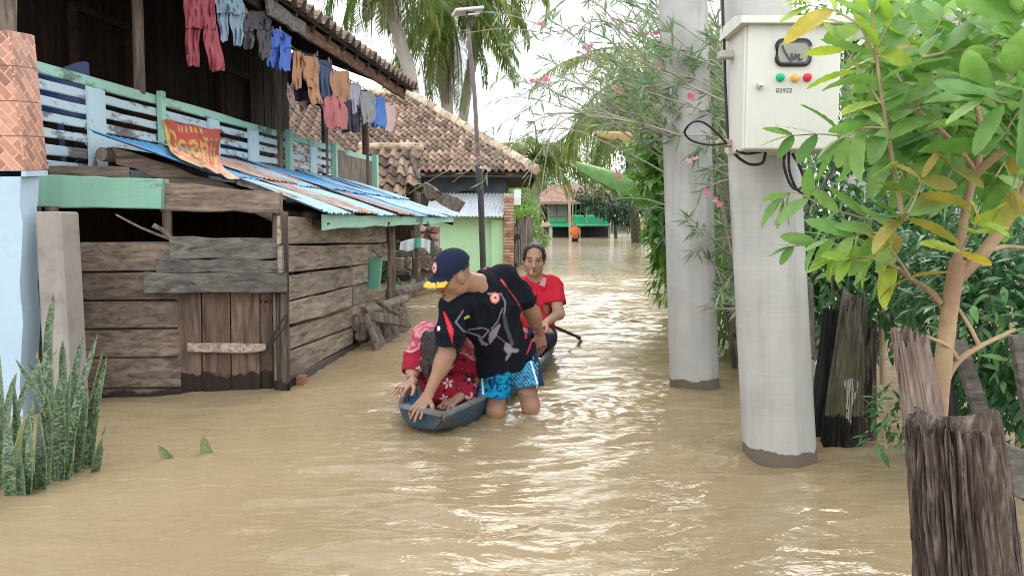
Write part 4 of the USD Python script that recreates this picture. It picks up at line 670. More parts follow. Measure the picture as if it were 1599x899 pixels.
dr = thing("plastic_drum", "bright blue plastic drum standing behind the balcony slats", "drum"); c = bal(8.3, ZF, -0.4)
v, f = lathe([(0.001, 0), (0.27, 0), (0.28, 0.05), (0.28, 0.18), (0.29, 0.2), (0.28, 0.22), (0.28, 0.42), (0.26, 0.46), (0.001, 0.46)], 28, c); obj("body", (v, f), plain("drum_blue", (0.01, 0.10, 0.36), 0.4), dr, smooth=40); obj("lid", lathe([(0.001, 0.475), (0.2, 0.475), (0.2, 0.461), (0.001, 0.461)], 20, c), m_chair, dr)

# ---------------------------------------------------------------- far side of the water
YF = 62.0; gh = thing("green_stilt_house", "far green wooden house on stilts with a balcony and tiled roof", "house")
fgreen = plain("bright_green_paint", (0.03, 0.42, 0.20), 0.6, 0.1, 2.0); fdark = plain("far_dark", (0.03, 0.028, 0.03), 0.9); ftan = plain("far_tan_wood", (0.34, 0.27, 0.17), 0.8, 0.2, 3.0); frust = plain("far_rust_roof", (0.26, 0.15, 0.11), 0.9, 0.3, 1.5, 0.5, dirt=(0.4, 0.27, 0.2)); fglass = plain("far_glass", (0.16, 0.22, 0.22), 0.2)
obj("wall", px(856, 316, 895, 352, YF + .6, 4), ftan, gh); obj("wall", px(895, 314, 952, 352, YF + .5, 4), fgreen, gh); obj("wall", px(838, 316, 856, 345, YF + 1.2, 4), w_dark, gh)
rp = [P(831, 318, YF - .6), P(960, 314, YF - .6), P(948, 286, YF + 3), P(858, 288, YF + 3)]
obj("roof", hexa([rp[0] - A(0, 0, .12), rp[1] - A(0, 0, .12), rp[2] - A(0, 0, .12), rp[3] - A(0, 0, .12)] + rp), frust, gh)
obj("eave_board", px(833, 315, 915, 319, YF - .65, .1), plain("far_eave", (0.22, 0.16, 0.15), 0.8), gh)
for x0, x1 in ((858, 869), (872, 886), (901, 913)):
    w = obj("window", px(x0 - 1, 317, x1 + 1, 339, YF + .55, .1), ftan if x0 < 900 else fgreen, gh); obj("pane", px(x0, 318, x1, 338, YF + .5, .04), fglass, w); obj("mullion", px((x0 + x1) / 2 - .6, 318, (x0 + x1) / 2 + .6, 338, YF + .45, .04), ftan, w)
obj("door", px(889, 320, 898, 345, YF + .5, .1), fdark, gh); obj("floor_band", px(856, 349, 952, 354, YF - .3, 4), fgreen, gh)
for x0, x1 in ((857, 868), (870, 884)): obj("wall_panel", px(x0, 341, x1, 347, YF + .5, .1), fgreen, gh)
br_ = obj("balcony_rail", px(893, 336, 953, 337.6, YF - .9, .08), plain("mint_paint", (0.20, 0.62, 0.40), 0.6), gh)
for k in range(19): obj("baluster", px(893.5 + k * 3.25, 337.6, 895.2 + k * 3.25, 350, YF - .9, .05), fgreen, br_)
obj("balcony_floor", px(893, 350, 953, 352.5, YF - .9, 1.4), plain("mint_paint_floor", (0.16, 0.55, 0.34), 0.6), gh)
for x in (858, 889, 905, 951): obj("stilt", px(x, 352, x + (5 if x == 858 else 2.4), 372, YF - .2, .3), m_conc if x == 858 else ftan, gh)
for x in (894, 916, 935, 952): obj("balcony_post", px(x, 312, x + 1.8, 352, YF - .95, .1), ftan, gh)
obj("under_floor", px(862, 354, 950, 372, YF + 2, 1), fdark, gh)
hut = thing("wooden_hut", "low grey plank hut left of the far green house", "hut"); obj("wall", px(834, 352, 858, 372, YF - 4, 2), w_grey, hut); rp = [P(830, 355, YF - 4.5), P(861, 352, YF - 4.5), P(858, 346, YF - 2), P(836, 349, YF - 2)]; obj("roof", hexa([p - A(0, 0, .1) for p in rp] + rp), frust, hut); obj("post", px(836.5, 354, 838, 380, YF - 14, .1), fdark, hut)
tag(obj("flag_pole", tube([P(891, 374, 56), P(889, 286, 56)], 0.10, 10), ftan), "tall pale bamboo pole before the far green house", "pole")
fy = thing("yellow_hut", "small yellow painted hut behind the palm trunk in the distance", "hut"); obj("wall", px(984, 346, 1006, 362, 66, 2), plain("far_yellow", (0.55, 0.46, 0.14), 0.8), fy); rp = [P(978, 347, 65), P(1010, 346, 65), P(1006, 338, 67), P(984, 339, 67)]; obj("roof", hexa([p - A(0, 0, .1) for p in rp] + rp), frust, fy)
fe = thing("far_fence", "low grey fence between the green house and the yellow hut", "fence")
for k in range(9): obj("picket", px(955 + k * 3.4, 349, 957.4 + k * 3.4, 362, 66, .05), w_grey, fe)
obj("rail", px(954, 346, 986, 348, 65.9, .08), w_panel, fe)
# stake fence beside the tiled house
sf = thing("stake_fence", "row of rough upright stakes beside the brick pier", "fence"); rg = np.random.default_rng(8)
for k in range(8):
    x = 806 + k * 3.4; Y = 19 + k * 0.5; obj("stake", tube([P(x, 420, Y), P(x + rg.normal(0, 1), 340 + rg.uniform(-8, 14), Y)], 0.05 + 0.012 * (k % 3), 7, seed=k, rough=0.08), w_panel if k % 3 else w_post, sf)
obj("dark_bucket", px(806, 366, 812, 374, 18.8, .15), m_black, sf)
# ---------------------------------------------------------------- leaves and plants
def ribbed_leaf(wid=0.44, ribs=5, droop=0.25, fold=0.16, rib=0.014):
    """A guava like leaf, 1 long along y: rounded ends, folded at the midrib, ribbed by its side veins."""
    n = ribs * 2; t = np.linspace(0, 1, n + 1); w = wid / 2 * np.sin(np.pi * np.clip(t * 0.96 + 0.03, 0, 1)) ** 0.62; w[-1] *= 0.25; w[0] *= 0.3
    z = -droop * t ** 1.8; up = np.where(np.arange(n + 1) % 2, rib, -rib * 0.4)
    v = []
    for i in range(n + 1): v += [(-w[i], t[i] + 0.03, z[i] + fold * w[i] + up[i]), (0, t[i], z[i]), (w[i], t[i] + 0.03, z[i] + fold * w[i] + up[i])]
    f = []
    for i in range(n):
        a = 3 * i; f += [[a, a + 1, a + 4], [a, a + 4, a + 3], [a + 1, a + 2, a + 5], [a + 1, a + 5, a + 4]]
    return np.array(v), np.array(f)
def blade(wid, seg=2, droop=0.2, fold=0.2, peak=0.45):
    t = np.linspace(0, 1, seg + 2); w = np.interp(t, [0, peak, 1], [0.12, 1, 0.02]) * wid / 2; z = -droop * t ** 2; v = []
    for i in range(len(t)): v += [(-w[i], t[i], z[i] + fold * w[i]), (0, t[i], z[i]), (w[i], t[i], z[i] + fold * w[i])]
    f = []
    for i in range(len(t) - 1):
        a = 3 * i; f += [[a, a + 1, a + 4], [a, a + 4, a + 3], [a + 1, a + 2, a + 5], [a + 1, a + 5, a + 4]]
    return np.array(v), np.array(f)
bark_guava = plain("guava_bark", (0.37, 0.25, 0.145), 0.6, 0.25, 9.0, 0.35, dirt=(0.27, 0.16, 0.09), dlo=0.5, dhi=0.62); bark_twig = plain("twig_bark", (0.34, 0.27, 0.17), 0.8, 0.25, 12.0, 0.3); bark_old = plain("palm_trunk_bark", (0.34, 0.31, 0.27), 0.9, 0.25, 4.0, 0.6, dirt=(0.22, 0.20, 0.16)); bark_moss = plain("mossy_bark", (0.05, 0.045, 0.03), 0.95, 0.4, 5.0, 0.6, dirt=(0.06, 0.075, 0.03))
lf_guava = leafmat("guava_leaf", (0.10, 0.23, 0.06), (0.30, 0.46, 0.15), 0.45, 0.42); lf_guava2 = leafmat("guava_leaf_young", (0.27, 0.42, 0.08), (0.42, 0.52, 0.10), 0.5, 0.42, yellow=(0.55, 0.45, 0.10), ylo=0.9); lf_guava3 = leafmat("guava_leaf_old", (0.30, 0.31, 0.07), (0.38, 0.30, 0.08), 0.55, 0.4, yellow=(0.46, 0.36, 0.10), ylo=0.88)
lf_hedge = leafmat("hedge_leaf", (0.045, 0.12, 0.045), (0.13, 0.26, 0.085), 0.4, 0.32, island=True); lf_hedgep = leafmat("hedge_leaf_single", (0.05, 0.135, 0.05), (0.14, 0.28, 0.09), 0.4, 0.32)
lf_light = leafmat("light_leaf", (0.16, 0.29, 0.07), (0.33, 0.47, 0.15), 0.45, 0.45, island=True); lf_ole = leafmat("oleander_leaf", (0.19, 0.28, 0.15), (0.36, 0.45, 0.27), 0.45, 0.42, island=True, yellow=(0.42, 0.42, 0.15), ylo=0.965)
lf_palm = leafmat("palm_leaflet", (0.12, 0.18, 0.05), (0.22, 0.29, 0.08), 0.45, 0.35, island=True, yellow=(0.36, 0.30, 0.08), ylo=0.8); lf_palm2 = leafmat("palm_leaflet_yellow", (0.20, 0.24, 0.06), (0.34, 0.34, 0.09), 0.5, 0.35, island=True, yellow=(0.42, 0.32, 0.10), ylo=0.8); lf_dead = leafmat("dead_frond", (0.16, 0.11, 0.075), (0.30, 0.22, 0.15), 0.8, 0.2, island=True)
lf_ban = leafmat("banana_leaf", (0.24, 0.42, 0.14), (0.30, 0.48, 0.17), 0.45, 0.4); lf_band = leafmat("dry_banana_leaf", (0.50, 0.36, 0.17), (0.55, 0.40, 0.20), 0.7, 0.3); lf_far = leafmat("far_leaf", (0.16, 0.24, 0.09), (0.30, 0.38, 0.16), 0.6, 0.4, island=True); lf_fard = leafmat("far_dark_leaf", (0.03, 0.06, 0.03), (0.07, 0.11, 0.045), 0.6, 0.25, island=True)
m_pink = leafmat("pink_petal", (0.62, 0.22, 0.34), (0.74, 0.36, 0.46), 0.6, 0.4)

# guava tree in the right foreground
gu = thing("guava_tree", "young guava tree with big ribbed leaves rising behind the weathered stump", "tree")
YG = 2.05
def gp(pts, y0=YG, dy=0.0): return curve([P(x, y, y0 + dy * i) for i, (x, y) in enumerate(pts)], 8 * len(pts))
tr = obj("trunk", tube(gp([(1463, 680), (1470, 600), (1481, 500), (1490, 440), (1497, 405)]), np.linspace(0.0235, 0.020, 40), 14, seed=1, rough=0.02), bark_guava, gu, smooth=60)
for pts, r0, r1, dy in (([(1490, 440), (1515, 415), (1540, 390), (1568, 350), (1610, 285), (1660, 200)], 0.0185, 0.014, 0.0), ([(1494, 420), (1503, 360), (1514, 300), (1525, 272)], 0.0125, 0.0105, 0.03), ([(1525, 272), (1505, 243), (1470, 205), (1433, 173), (1415, 150)], 0.0085, 0.006, 0.02), ([(1525, 272), (1531, 235), (1532, 205), (1525, 165), (1507, 125)], 0.010, 0.006, 0.03), ([(1525, 272), (1560, 240), (1595, 220), (1640, 190)], 0.011, 0.008, -0.02),
                        ([(1472, 475), (1450, 452), (1425, 437), (1400, 418), (1370, 405)], 0.009, 0.005, 0.03), ([(1468, 640), (1480, 590), (1498, 563), (1530, 541), (1586, 514)], 0.011, 0.005, 0.0), ([(1498, 563), (1480, 540), (1450, 526)], 0.007, 0.004, -0.02), ([(1530, 541), (1515, 510), (1490, 470)], 0.006, 0.004, 0.05), ([(1540, 392), (1570, 385), (1610, 388)], 0.007, 0.005, 0.03)):
    obj("branch", tube(gp(pts, YG, dy), np.linspace(r0, r1, 8 * len(pts)), 10, seed=len(pts), rough=0.03), bark_guava, gu, smooth=60)
LV = [ribbed_leaf(0.44, 6, d, fo) for d, fo in ((0.12, 0.1), (0.28, 0.2), (0.45, 0.25), (0.2, -0.1), (0.08, 0.3))]
rg = np.random.default_rng(42); leaves = []
def twig(pts, y0, dy, n, size, mats, r=0.0035, droop=0.5, start=0.05, stem=True):
    c = gp(pts, y0, dy)
    if stem: obj("twig", tube(c, np.linspace(r, r * 0.45, len(c)), 6), bark_twig if r < 0.005 else bark_guava, gu)
    for k in range(n):
        t = start + (1 - start) * k / max(1, n - 1); i = min(len(c) - 2, int(t * (len(c) - 1))); o = c[i]; d = unit(c[i + 1] - c[i])
        for sd_ in (-1, 1):
            side = unit(np.cross(d, A(rg.normal(0, .35), -1, rg.normal(0, .35)))) * sd_
            v = unit(side * 0.9 + d * (0.45 + 0.7 * t) + A(0, rg.normal(-0.15, 0.35), -droop * rg.uniform(0.3, 1.3)))
            leaves.append((o, v, size * 1.16 * rg.uniform(0.7, 1.15) * (0.75 if t > 0.95 else 1), mats, rg.integers(5), rg.normal(0, 0.5)))
    leaves.append((c[-1], unit(unit(c[-1] - c[-2]) + A(0, -.2, -.2)), size * 0.8, mats, 0, 0))
g1, g2, g3 = lf_guava, lf_guava2, lf_guava3
for k in range(30):
    a = (rg.uniform(1370, 1600), rg.uniform(-10, 300)); b = rg.uniform(0, 6.28); Y = rg.uniform(2.15, 2.6); q = [(a[0] + math.cos(b) * 45 * t, a[1] + math.sin(b) * 38 * t + 4 * t * t) for t in range(3)]
    twig(q, Y, 0.02, 4, 0.115, g1 if k % 6 else g3, 0.003, 0.6)
twig([(1412, 345), (1397, 264), (1378, 158), (1366, 60), (1362, 20)], 1.95, 0.0, 10, 0.118, g1, 0.006, 0.35)
twig([(1368, 95), (1345, 45), (1305, 18), (1262, 8)], 2.0, 0.04, 4, 0.105, g2, 0.0035, 0.3)
twig([(1378, 165), (1345, 115), (1320, 75)], 1.95, 0.03, 3, 0.11, g2); twig([(1366, 80), (1385, 45), (1400, 15)], 1.95, 0.02, 3, 0.09, g2)
twig([(1392, 245), (1345, 222), (1290, 210), (1235, 212)], 2.05, 0.05, 5, 0.105, g1, droop=0.8); twig([(1385, 200), (1350, 200), (1320, 215)], 1.9, 0.02, 3, 0.11, g1)
twig([(1410, 345), (1350, 340), (1290, 322), (1240, 300), (1222, 310)], 2.1, 0.05, 6, 0.10, g1, droop=0.7); twig([(1400, 360), (1350, 365), (1300, 372)], 2.0, 0.03, 4, 0.10, g1)
twig([(1400, 418), (1350, 395), (1290, 380), (1236, 385)], 2.1, 0.05, 5, 0.09, g1, droop=0.7); twig([(1405, 420), (1370, 405), (1330, 400), (1300, 405)], 2.0, 0.02, 4, 0.095, g2, droop=0.9); twig([(1425, 437), (1400, 400), (1385, 385)], 2.0, 0.0, 3, 0.095, g3, droop=0.8)
twig([(1500, 395), (1515, 365), (1530, 345)], 1.9, -0.02, 3, 0.095, g2, droop=0.5); twig([(1412, 345), (1430, 310), (1440, 280)], 1.9, 0, 3, 0.10, g3, droop=0.9); twig([(1470, 300), (1480, 280), (1490, 262)], 1.95, 0, 2, 0.09, g3, droop=1.0)
twig([(1433, 173), (1412, 130), (1400, 100)], 2.0, 0.02, 3, 0.115, g1); twig([(1433, 173), (1440, 120), (1450, 70), (1470, 30)], 2.0, 0.03, 5, 0.11, g1, droop=0.6); twig([(1440, 90), (1500, 78), (1560, 72)], 1.9, 0.0, 5, 0.11, g1, 0.004, 0.5)
twig([(1507, 125), (1495, 80), (1500, 30), (1520, -20)], 1.95, 0.0, 5, 0.115, g1, 0.004, 0.4); twig([(1507, 125), (1540, 90), (1570, 40), (1590, -10)], 1.9, -0.03, 5, 0.13, g1, 0.004, 0.5); twig([(1525, 165), (1560, 140), (1599, 100), (1630, 60)], 1.85, -0.03, 5, 0.135, g1, 0.004, 0.5)
twig([(1560, 240), (1575, 200), (1600, 160)], 1.8, -0.02, 4, 0.13, g1, droop=0.7); twig([(1532, 205), (1555, 190), (1580, 185)], 1.8, 0, 3, 0.12, g1, droop=0.8); twig([(1505, 243), (1480, 230), (1460, 240)], 2.0, 0, 3, 0.11, g1, droop=0.8); twig([(1470, 205), (1440, 215), (1415, 235)], 2.0, 0.03, 4, 0.11, g1, droop=0.8)
twig([(1595, 222), (1590, 262), (1580, 300)], 1.85, 0, 2, 0.10, g3, droop=0.7); twig([(1600, 140), (1570, 160), (1540, 150)], 1.7, 0, 3, 0.12, g1); twig([(1470, 110), (1440, 150), (1420, 190)], 2.15, 0, 4, 0.11, g1); twig([(1580, 90), (1550, 30), (1530, -20)], 2.2, 0, 5, 0.12, g1); twig([(1610, 60), (1600, 10), (1580, -30)], 1.8, 0, 4, 0.12, g1)
twig([(1440, 40), (1480, 15), (1520, 5)], 2.2, 0, 5, 0.11, g1); twig([(1500, 150), (1470, 160), (1440, 150)], 2.2, 0, 4, 0.11, g1); twig([(1600, 330), (1590, 300), (1600, 270)], 1.9, 0, 2, 0.09, g2)
leaves.sort(key=lambda l: l[0][1]); rest = []
for i, (o, v, s, mt, k, ro) in enumerate(leaves):
    R = frames(v[None], A(0, -0.35, 1.0) + rg.normal(0, .15, 3), np.array([ro]))[0]; vv, ff = LV[k]; m = (vv * s) @ R.T + o
    if i < 295: obj("leaf", (m, ff), mt, gu, smooth=True)
    else: rest.append((m, ff))
if rest: obj("leaves", join(rest), g1, gu, smooth=True, kind="stuff")

# shrubs: leaves through the volume of a few clumps
def leaf_cloud(blobs, n, size, shape, seed, down=0.4, shell=0.55):
    rg = np.random.default_rng(seed); vol = np.array([np.prod(b[1]) ** 0.8 for b in blobs]); pick = rg.choice(len(blobs), n, p=vol / vol.sum())
    d = rg.normal(size=(n, 3)); d /= np.linalg.norm(d, axis=1, keepdims=True); r = shell + (1 - shell) * rg.random(n) ** 0.7
    r = r * (0.78 + 0.5 * meshkit.noise(d * 2.2 + pick[:, None] * 3.1, seed))
    c = np.array([b[0] for b in blobs])[pick]; ra = np.array([b[1] for b in blobs])[pick]; p = c + d * ra * r[:, None]
    keep = meshkit.fbm(p * (0.55 / max(0.25, size * 5)), 2, seed + 1) > 0.36; p, d = p[keep], d[keep]
    dirs = d * 0.7 + rg.normal(0, 0.6, p.shape) + A(0, 0, -down); up = A(0, 0, 1) + d * 0.5 + rg.normal(0, 0.3, p.shape)
    return p, frames(dirs, up), size * rg.uniform(0.6, 1.25, len(p))
def shrub(name, label, cat, blobs, n, size, shape, mat, seed, stems=(), single=None, nsingle=0, stem_mat=None, zmin=0.03, group=None, lname="foliage", down=0.4, shell=0.5):
    o = thing(name, label, cat, group=group); p, R, s = leaf_cloud(blobs, n, size, shape, seed, down, shell); k = p[:, 2] > zmin; p, R, s = p[k], R[k], s[k]
    v, f = shape; order = np.argsort(np.linalg.norm(p - A(0, 0, 1.06), axis=1)); 
    for i in order[:nsingle]: obj("leaf", (v * s[i] @ R[i].T + p[i], f), single, o, smooth=True)
    q = order[nsingle:]; obj(lname, scatter(v, f, R[q], p[q], s[q]), mat, o, smooth=True, kind="stuff")
    for st_, r0 in stems: obj("stem", tube(curve(st_, 14), np.linspace(r0, r0 * 0.4, 14), 7, seed=seed, rough=0.05), stem_mat or bark_twig, o)
    return o
hl = blade(0.42, 2, 0.25, 0.25); ol = blade(0.15, 1, 0.12, 0.2); ll = blade(0.5, 1, 0.2, 0.2)
shrub("hedge_shrub", "dense dark glossy shrub right of the guava trunk, drooping to the water", "shrub", [(P(1545, 500, 3.1), (.34, .3, .30)), (P(1590, 400, 3.4), (.4, .35, .35)), (P(1530, 600, 3.3), (.22, .25, .16)), (P(1650, 560, 3.0), (.4, .3, .35)), (P(1480, 420, 3.6), (.3, .3, .3))], 4200, 0.075, hl, lf_hedge, 1, [((P(1560, 720, 3.4), P(1560, 560, 3.4), P(1540, 440, 3.3)), .018), ((P(1590, 720, 3.4), P(1600, 560, 3.4), P(1620, 420, 3.5)), .016)], lf_hedgep, 140)
shrub("hedge_shrub", "tall dark leafy shrub behind the mossy post and right of the near pole", "shrub", [(P(1330, 330, 4.6), (.42, .35, .5)), (P(1400, 250, 4.8), (.5, .4, .5)), (P(1290, 430, 4.5), (.28, .3, .3)), (P(1390, 420, 4.4), (.3, .3, .35)), (P(1360, 500, 4.9), (.4, .3, .2))], 4200, 0.085, hl, lf_hedge, 2, [((P(1380, 600, 4.6), P(1375, 450, 4.6), P(1360, 300, 4.6)), .02), ((P(1300, 600, 4.6), P(1300, 420, 4.5), P(1280, 330, 4.5)), .016)], lf_hedgep, 60)
shrub("background_shrub", "mid green shrub filling the gap behind the guava leaves, top right", "shrub", [(P(1470, 180, 5.6), (.8, .5, .6)), (P(1600, 120, 5.5), (.8, .5, .8)), (P(1560, 300, 5.2), (.7, .4, .5)), (P(1440, 330, 5.8), (.5, .4, .4))], 5200, 0.095, hl, lf_light, 3, [((P(1500, 560, 5.5), P(1490, 350, 5.5), P(1480, 200, 5.5)), .025)], lf_hedgep, 0)
shrub("low_plant", "small leafy plant at the waterline between mossy post and broken log", "plant", [(P(1395, 640, 3.2), (.10, .12, .12)), (P(1375, 680, 3.1), (.07, .08, .06)), (P(1420, 655, 3.3), (.08, .1, .1))], 130, 0.06, hl, lf_hedgep, 4, [((P(1398, 700, 3.2), P(1390, 650, 3.2), P(1384, 610, 3.2)), .006), ((P(1385, 700, 3.2), P(1380, 670, 3.2), P(1372, 640, 3.15)), .004)], lf_hedgep, 60, zmin=0.01)
shrub("bank_shrub", "bright green leafy bush left of the second pole along the right bank", "shrub", [(P(1072, 330, 8.5), (.36, .5, .5)), (P(1082, 250, 8.0), (.5, .6, .6)), (P(1085, 420, 7.5), (.45, .5, .4)), (P(1130, 330, 7.0), (.6, .5, .7)), (P(1170, 460, 6.0), (.5, .5, .45))], 5200, 0.12, hl, lf_light, 5, [((P(1075, 560, 8), P(1070, 400, 8), P(1050, 280, 8)), .03)], lf_hedgep, 30)
shrub("bank_shrub", "darker bush hanging to the water edge farther along the right bank", "shrub", [(P(1092, 360, 13), (.66, .9, .6)), (P(1102, 300, 12), (.8, .9, .9)), (P(1082, 400, 14), (.55, .8, .4)), (P(1100, 250, 13), (1.2, 1, 1.4))], 4200, 0.15, hl, lf_hedge, 6, [((P(1080, 440, 13), P(1080, 360, 13), P(1070, 290, 12.6)), .04)])
shrub("bank_tree", "tall pale green tree crown behind both concrete poles", "tree", [(P(1130, 120, 9.5), (1.1, .9, 1.2)), (P(1230, 200, 9.0), (1.2, .9, 1.2)), (P(1080, 200, 10), (.6, .8, .8)), (P(1280, 40, 9.0), (.9, .8, 1.0)), (P(1210, 380, 7.5), (.8, .6, .8))], 6000, 0.13, hl, lf_light, 7, [((P(1180, 560, 9), P(1180, 380, 9), P(1150, 150, 9.2)), .05)], shell=0.35)
shrub("bank_shrub", "broad leaved bright green plant touching the left edge of the second pole", "shrub", [(P(1036, 280, 7.2), (.22, .25, .26)), (P(1048, 345, 7.0), (.22, .25, .26)), (P(1030, 215, 7.4), (.25, .3, .2)), (P(1042, 395, 7.4), (.12, .2, .16)), (P(1060, 240, 7.2), (.3, .3, .3))], 1300, 0.17, hl, lf_light, 8, [((P(1068, 520, 7.2), P(1062, 400, 7.2), P(1048, 300, 7.2)), .02)], lf_hedgep, 60)
shrub("far_tree", "pale green tree crown above the banana leaf, behind oleander twigs", "tree", [(P(985, 190, 40), (2.2, 2, 2.0)), (P(1010, 130, 38), (2.4, 2, 2.2)), (P(1030, 230, 38), (1.6, 2, 2.4))], 2600, 0.42, ll, lf_far, 58, [((P(1040, 380, 39), P(1030, 290, 39), P(1005, 170, 39)), .15)], stem_mat=bark_moss)
# oleander arching over the lane
ole = thing("oleander", "oleander shrub with thin arching twigs and pink flowers around second pole", "shrub"); rg = np.random.default_rng(21); lp_, lR, ls = [], [], []
def ole_stem(root, mid, tip, r, nl, first=0.45, tw=5):
    c = curve([root, mid, tip], 18); c += rg.normal(0, 0.012, c.shape) * np.linspace(0, 1, 18)[:, None]; tubes.append(tube(c, np.linspace(r, r * 0.3, 18), 5))
    ends = [(c, nl)]
    for _ in range(tw):
        i = rg.integers(7, 17); a = c[i]; d = unit(c[i] - c[i - 1]); e = a + (d + rg.normal(0, 0.5, 3) + A(0, 0, 0.15)) * rg.uniform(0.15, 0.4); k = curve([a, (a + e) / 2 + A(0, 0, 0.04), e], 7); tubes.append(tube(k, np.linspace(r * 0.45, r * 0.2, 7), 4)); ends.append((k, int(nl * 0.55)))
    for k, n in ends:
        for j in range(n):
            t = first + (1 - first) * rg.random() ** 0.7; i = min(len(k) - 2, int(t * (len(k) - 1))); d = unit(k[i + 1] - k[i]); lp_.append(k[i]); lR.append(unit(d * 0.9 + rg.normal(0, 0.6, 3))); ls.append(rg.uniform(0.07, 0.14))
    return c
tubes = []
for k in range(58):
    tx, ty = (rg.uniform(860, 1050), rg.uniform(-60, 190)) if k < 34 else ((rg.uniform(1040, 1150), rg.uniform(-40, 330)) if k < 48 else (rg.uniform(1075, 1150), rg.uniform(300, 520)))
    Y = rg.uniform(4.7, 6.6) if k % 3 else rg.uniform(4.45, 4.8); root = A(2.0 + rg.normal(0, .2), 5.8 + rg.normal(0, .3), 0.0); tip = P(tx, ty, Y); root[2] = -0.1
    mid = A(root[0] * .72 + tip[0] * .28 + rg.uniform(0, .15), (root[1] + tip[1]) / 2, root[2] * .25 + tip[2] * .75 + rg.uniform(-.15, .12)); ole_stem(root, mid, tip, 0.013, 34 if k < 34 else 26)
for tx, ty, mx_, my_ in ((800, 190, 930, 120), (835, 60, 960, 70), (770, 240, 900, 205), (850, 20, 950, 20), (845, 130, 940, 150), (815, 275, 930, 180), (880, 60, 980, 60), (905, 90, 1000, 120), (790, 120, 900, 160), (868, 165, 960, 190)):
    Y = rg.uniform(5.2, 6.2); root = A(1.95, 5.8, 1.0); ole_stem(root, P(mx_, my_, Y), P(tx, ty, Y), 0.009, 12, 0.5, 4)
obj("stems", join(tubes), plain("oleander_twig", (0.38, 0.34, 0.28), 0.8, 0.3, 10), ole, kind="stuff")
order = np.argsort(np.linalg.norm(np.array(lp_), axis=1)); lp_, lR, ls = np.array(lp_)[order], np.array(lR)[order], np.array(ls)[order]; R = frames(lR, A(0, 0, 1) + rg.normal(0, .4, lR.shape))
v, f = ol; lf_ole1 = leafmat("oleander_leaf_single", (0.15, 0.24, 0.115), (0.30, 0.40, 0.22), 0.45, 0.35)
for i in range(150): obj("leaf", (v * ls[i] @ R[i].T + lp_[i], f), lf_ole1, ole, smooth=True)
obj("foliage", scatter(v, f, R[150:], lp_[150:], ls[150:]), lf_ole, ole, smooth=True, kind="stuff")
pet = blade(0.8, 1, -0.1, 0.15, 0.65)
for fx, fy, n in ((1077, 152, 4), (1008, 52, 3), (1022, 50, 3), (922, 72, 4), (835, 127, 4), (852, 124, 3), (962, 36, 2), (968, 140, 3), (968, 271, 2), (1080, 254, 2), (905, 85, 2), (1104, 302, 2), (1120, 310, 2), (842, 32, 2), (1033, 95, 2), (925, 165, 2), (935, 5, 2)):
    parts = []
    for _ in range(n):
        c = P(fx + rg.normal(0, 4), fy + rg.normal(0, 4), 4.62 if fx > 1030 else 5.5); nrm = unit(A(rg.normal(0, .5), -1, rg.normal(0.2, .5))); X_ = unit(np.cross(nrm, A(0, 0, 1))); Z_ = np.cross(X_, nrm)
        for q in range(5):
            a = q * 1.2566 + rg.random() * 0.3; d = X_ * math.cos(a) + Z_ * math.sin(a) + nrm * 0.35; parts.append((v0 := pet[0] * 0.026 @ frames(unit(d)[None], nrm[None])[0].T + c, pet[1]))
    obj("flower", join(parts), m_pink, ole, smooth=True)
# banana plant
def big_leaf(mid, wid, droop, seed, tear=0.0):
    c = curve(mid, 22); t = np.linspace(0, 1, 22); w = wid / 2 * np.sin(np.pi * np.clip(t * 0.93 + 0.06, 0, 1)) ** 0.5; rg = np.random.default_rng(seed); rows = []
    for i in range(22):
        d = unit(c[min(i + 1, 21)] - c[max(i - 1, 0)]); s = unit(np.cross(d, A(0, 0, 1))); u = np.cross(s, d); k = 1 - tear * rg.random()
        rows.append([c[i] + s * (w[i] * a * k * (1 - .6 * droop * abs(a))) + u * (-1.25 * droop * abs(a) ** 1.2 * w[i] * k + 0.012 * math.sin(i * 2.1) * abs(a)) for a in (-1, -.6, -.25, 0, .25, .6, 1)])
    return np.array(rows)
bn_ = thing("banana_plant", "banana plant leaning from the right bank with one dried leaf", "plant")
obj("stalk", tube(curve([P(1050, 470, 8.7), P(1045, 380, 8.8), P(1025, 290, 8.8)], 12), np.linspace(.09, .05, 12), 12), plain("banana_stalk", (0.30, 0.32, 0.14), 0.6, 0.2), bn_, smooth=60)
obj("leaf", thick(big_leaf([P(1030, 300, 8.7), P(1000, 288, 8.5), P(960, 268, 8.4), P(900, 252, 8.4)], 0.42, 0.8, 1), 0.004), lf_ban, bn_, smooth=True, label="broad pale green banana leaf reaching left over the lane")
obj("leaf", thick(big_leaf([P(1035, 235, 8.9), P(1010, 212, 8.7), P(975, 206, 8.6), P(930, 205, 8.5)], 0.30, 0.9, 2, 0.4), 0.004), lf_band, bn_, smooth=True, label="dried yellow brown banana leaf")
obj("leaf", thick(big_leaf([P(1030, 290, 8.8), P(1040, 220, 9.0), P(1015, 150, 9.0), P(985, 130, 8.9)], 0.32, 0.5, 3), 0.004), lf_ban, bn_, smooth=True)
obj("leaf", thick(big_leaf([P(1030, 290, 8.8), P(1080, 240, 9.0), P(1120, 260, 9.2), P(1140, 320, 9.3)], 0.35, 0.7, 4), 0.004), lf_ban, bn_, smooth=True)

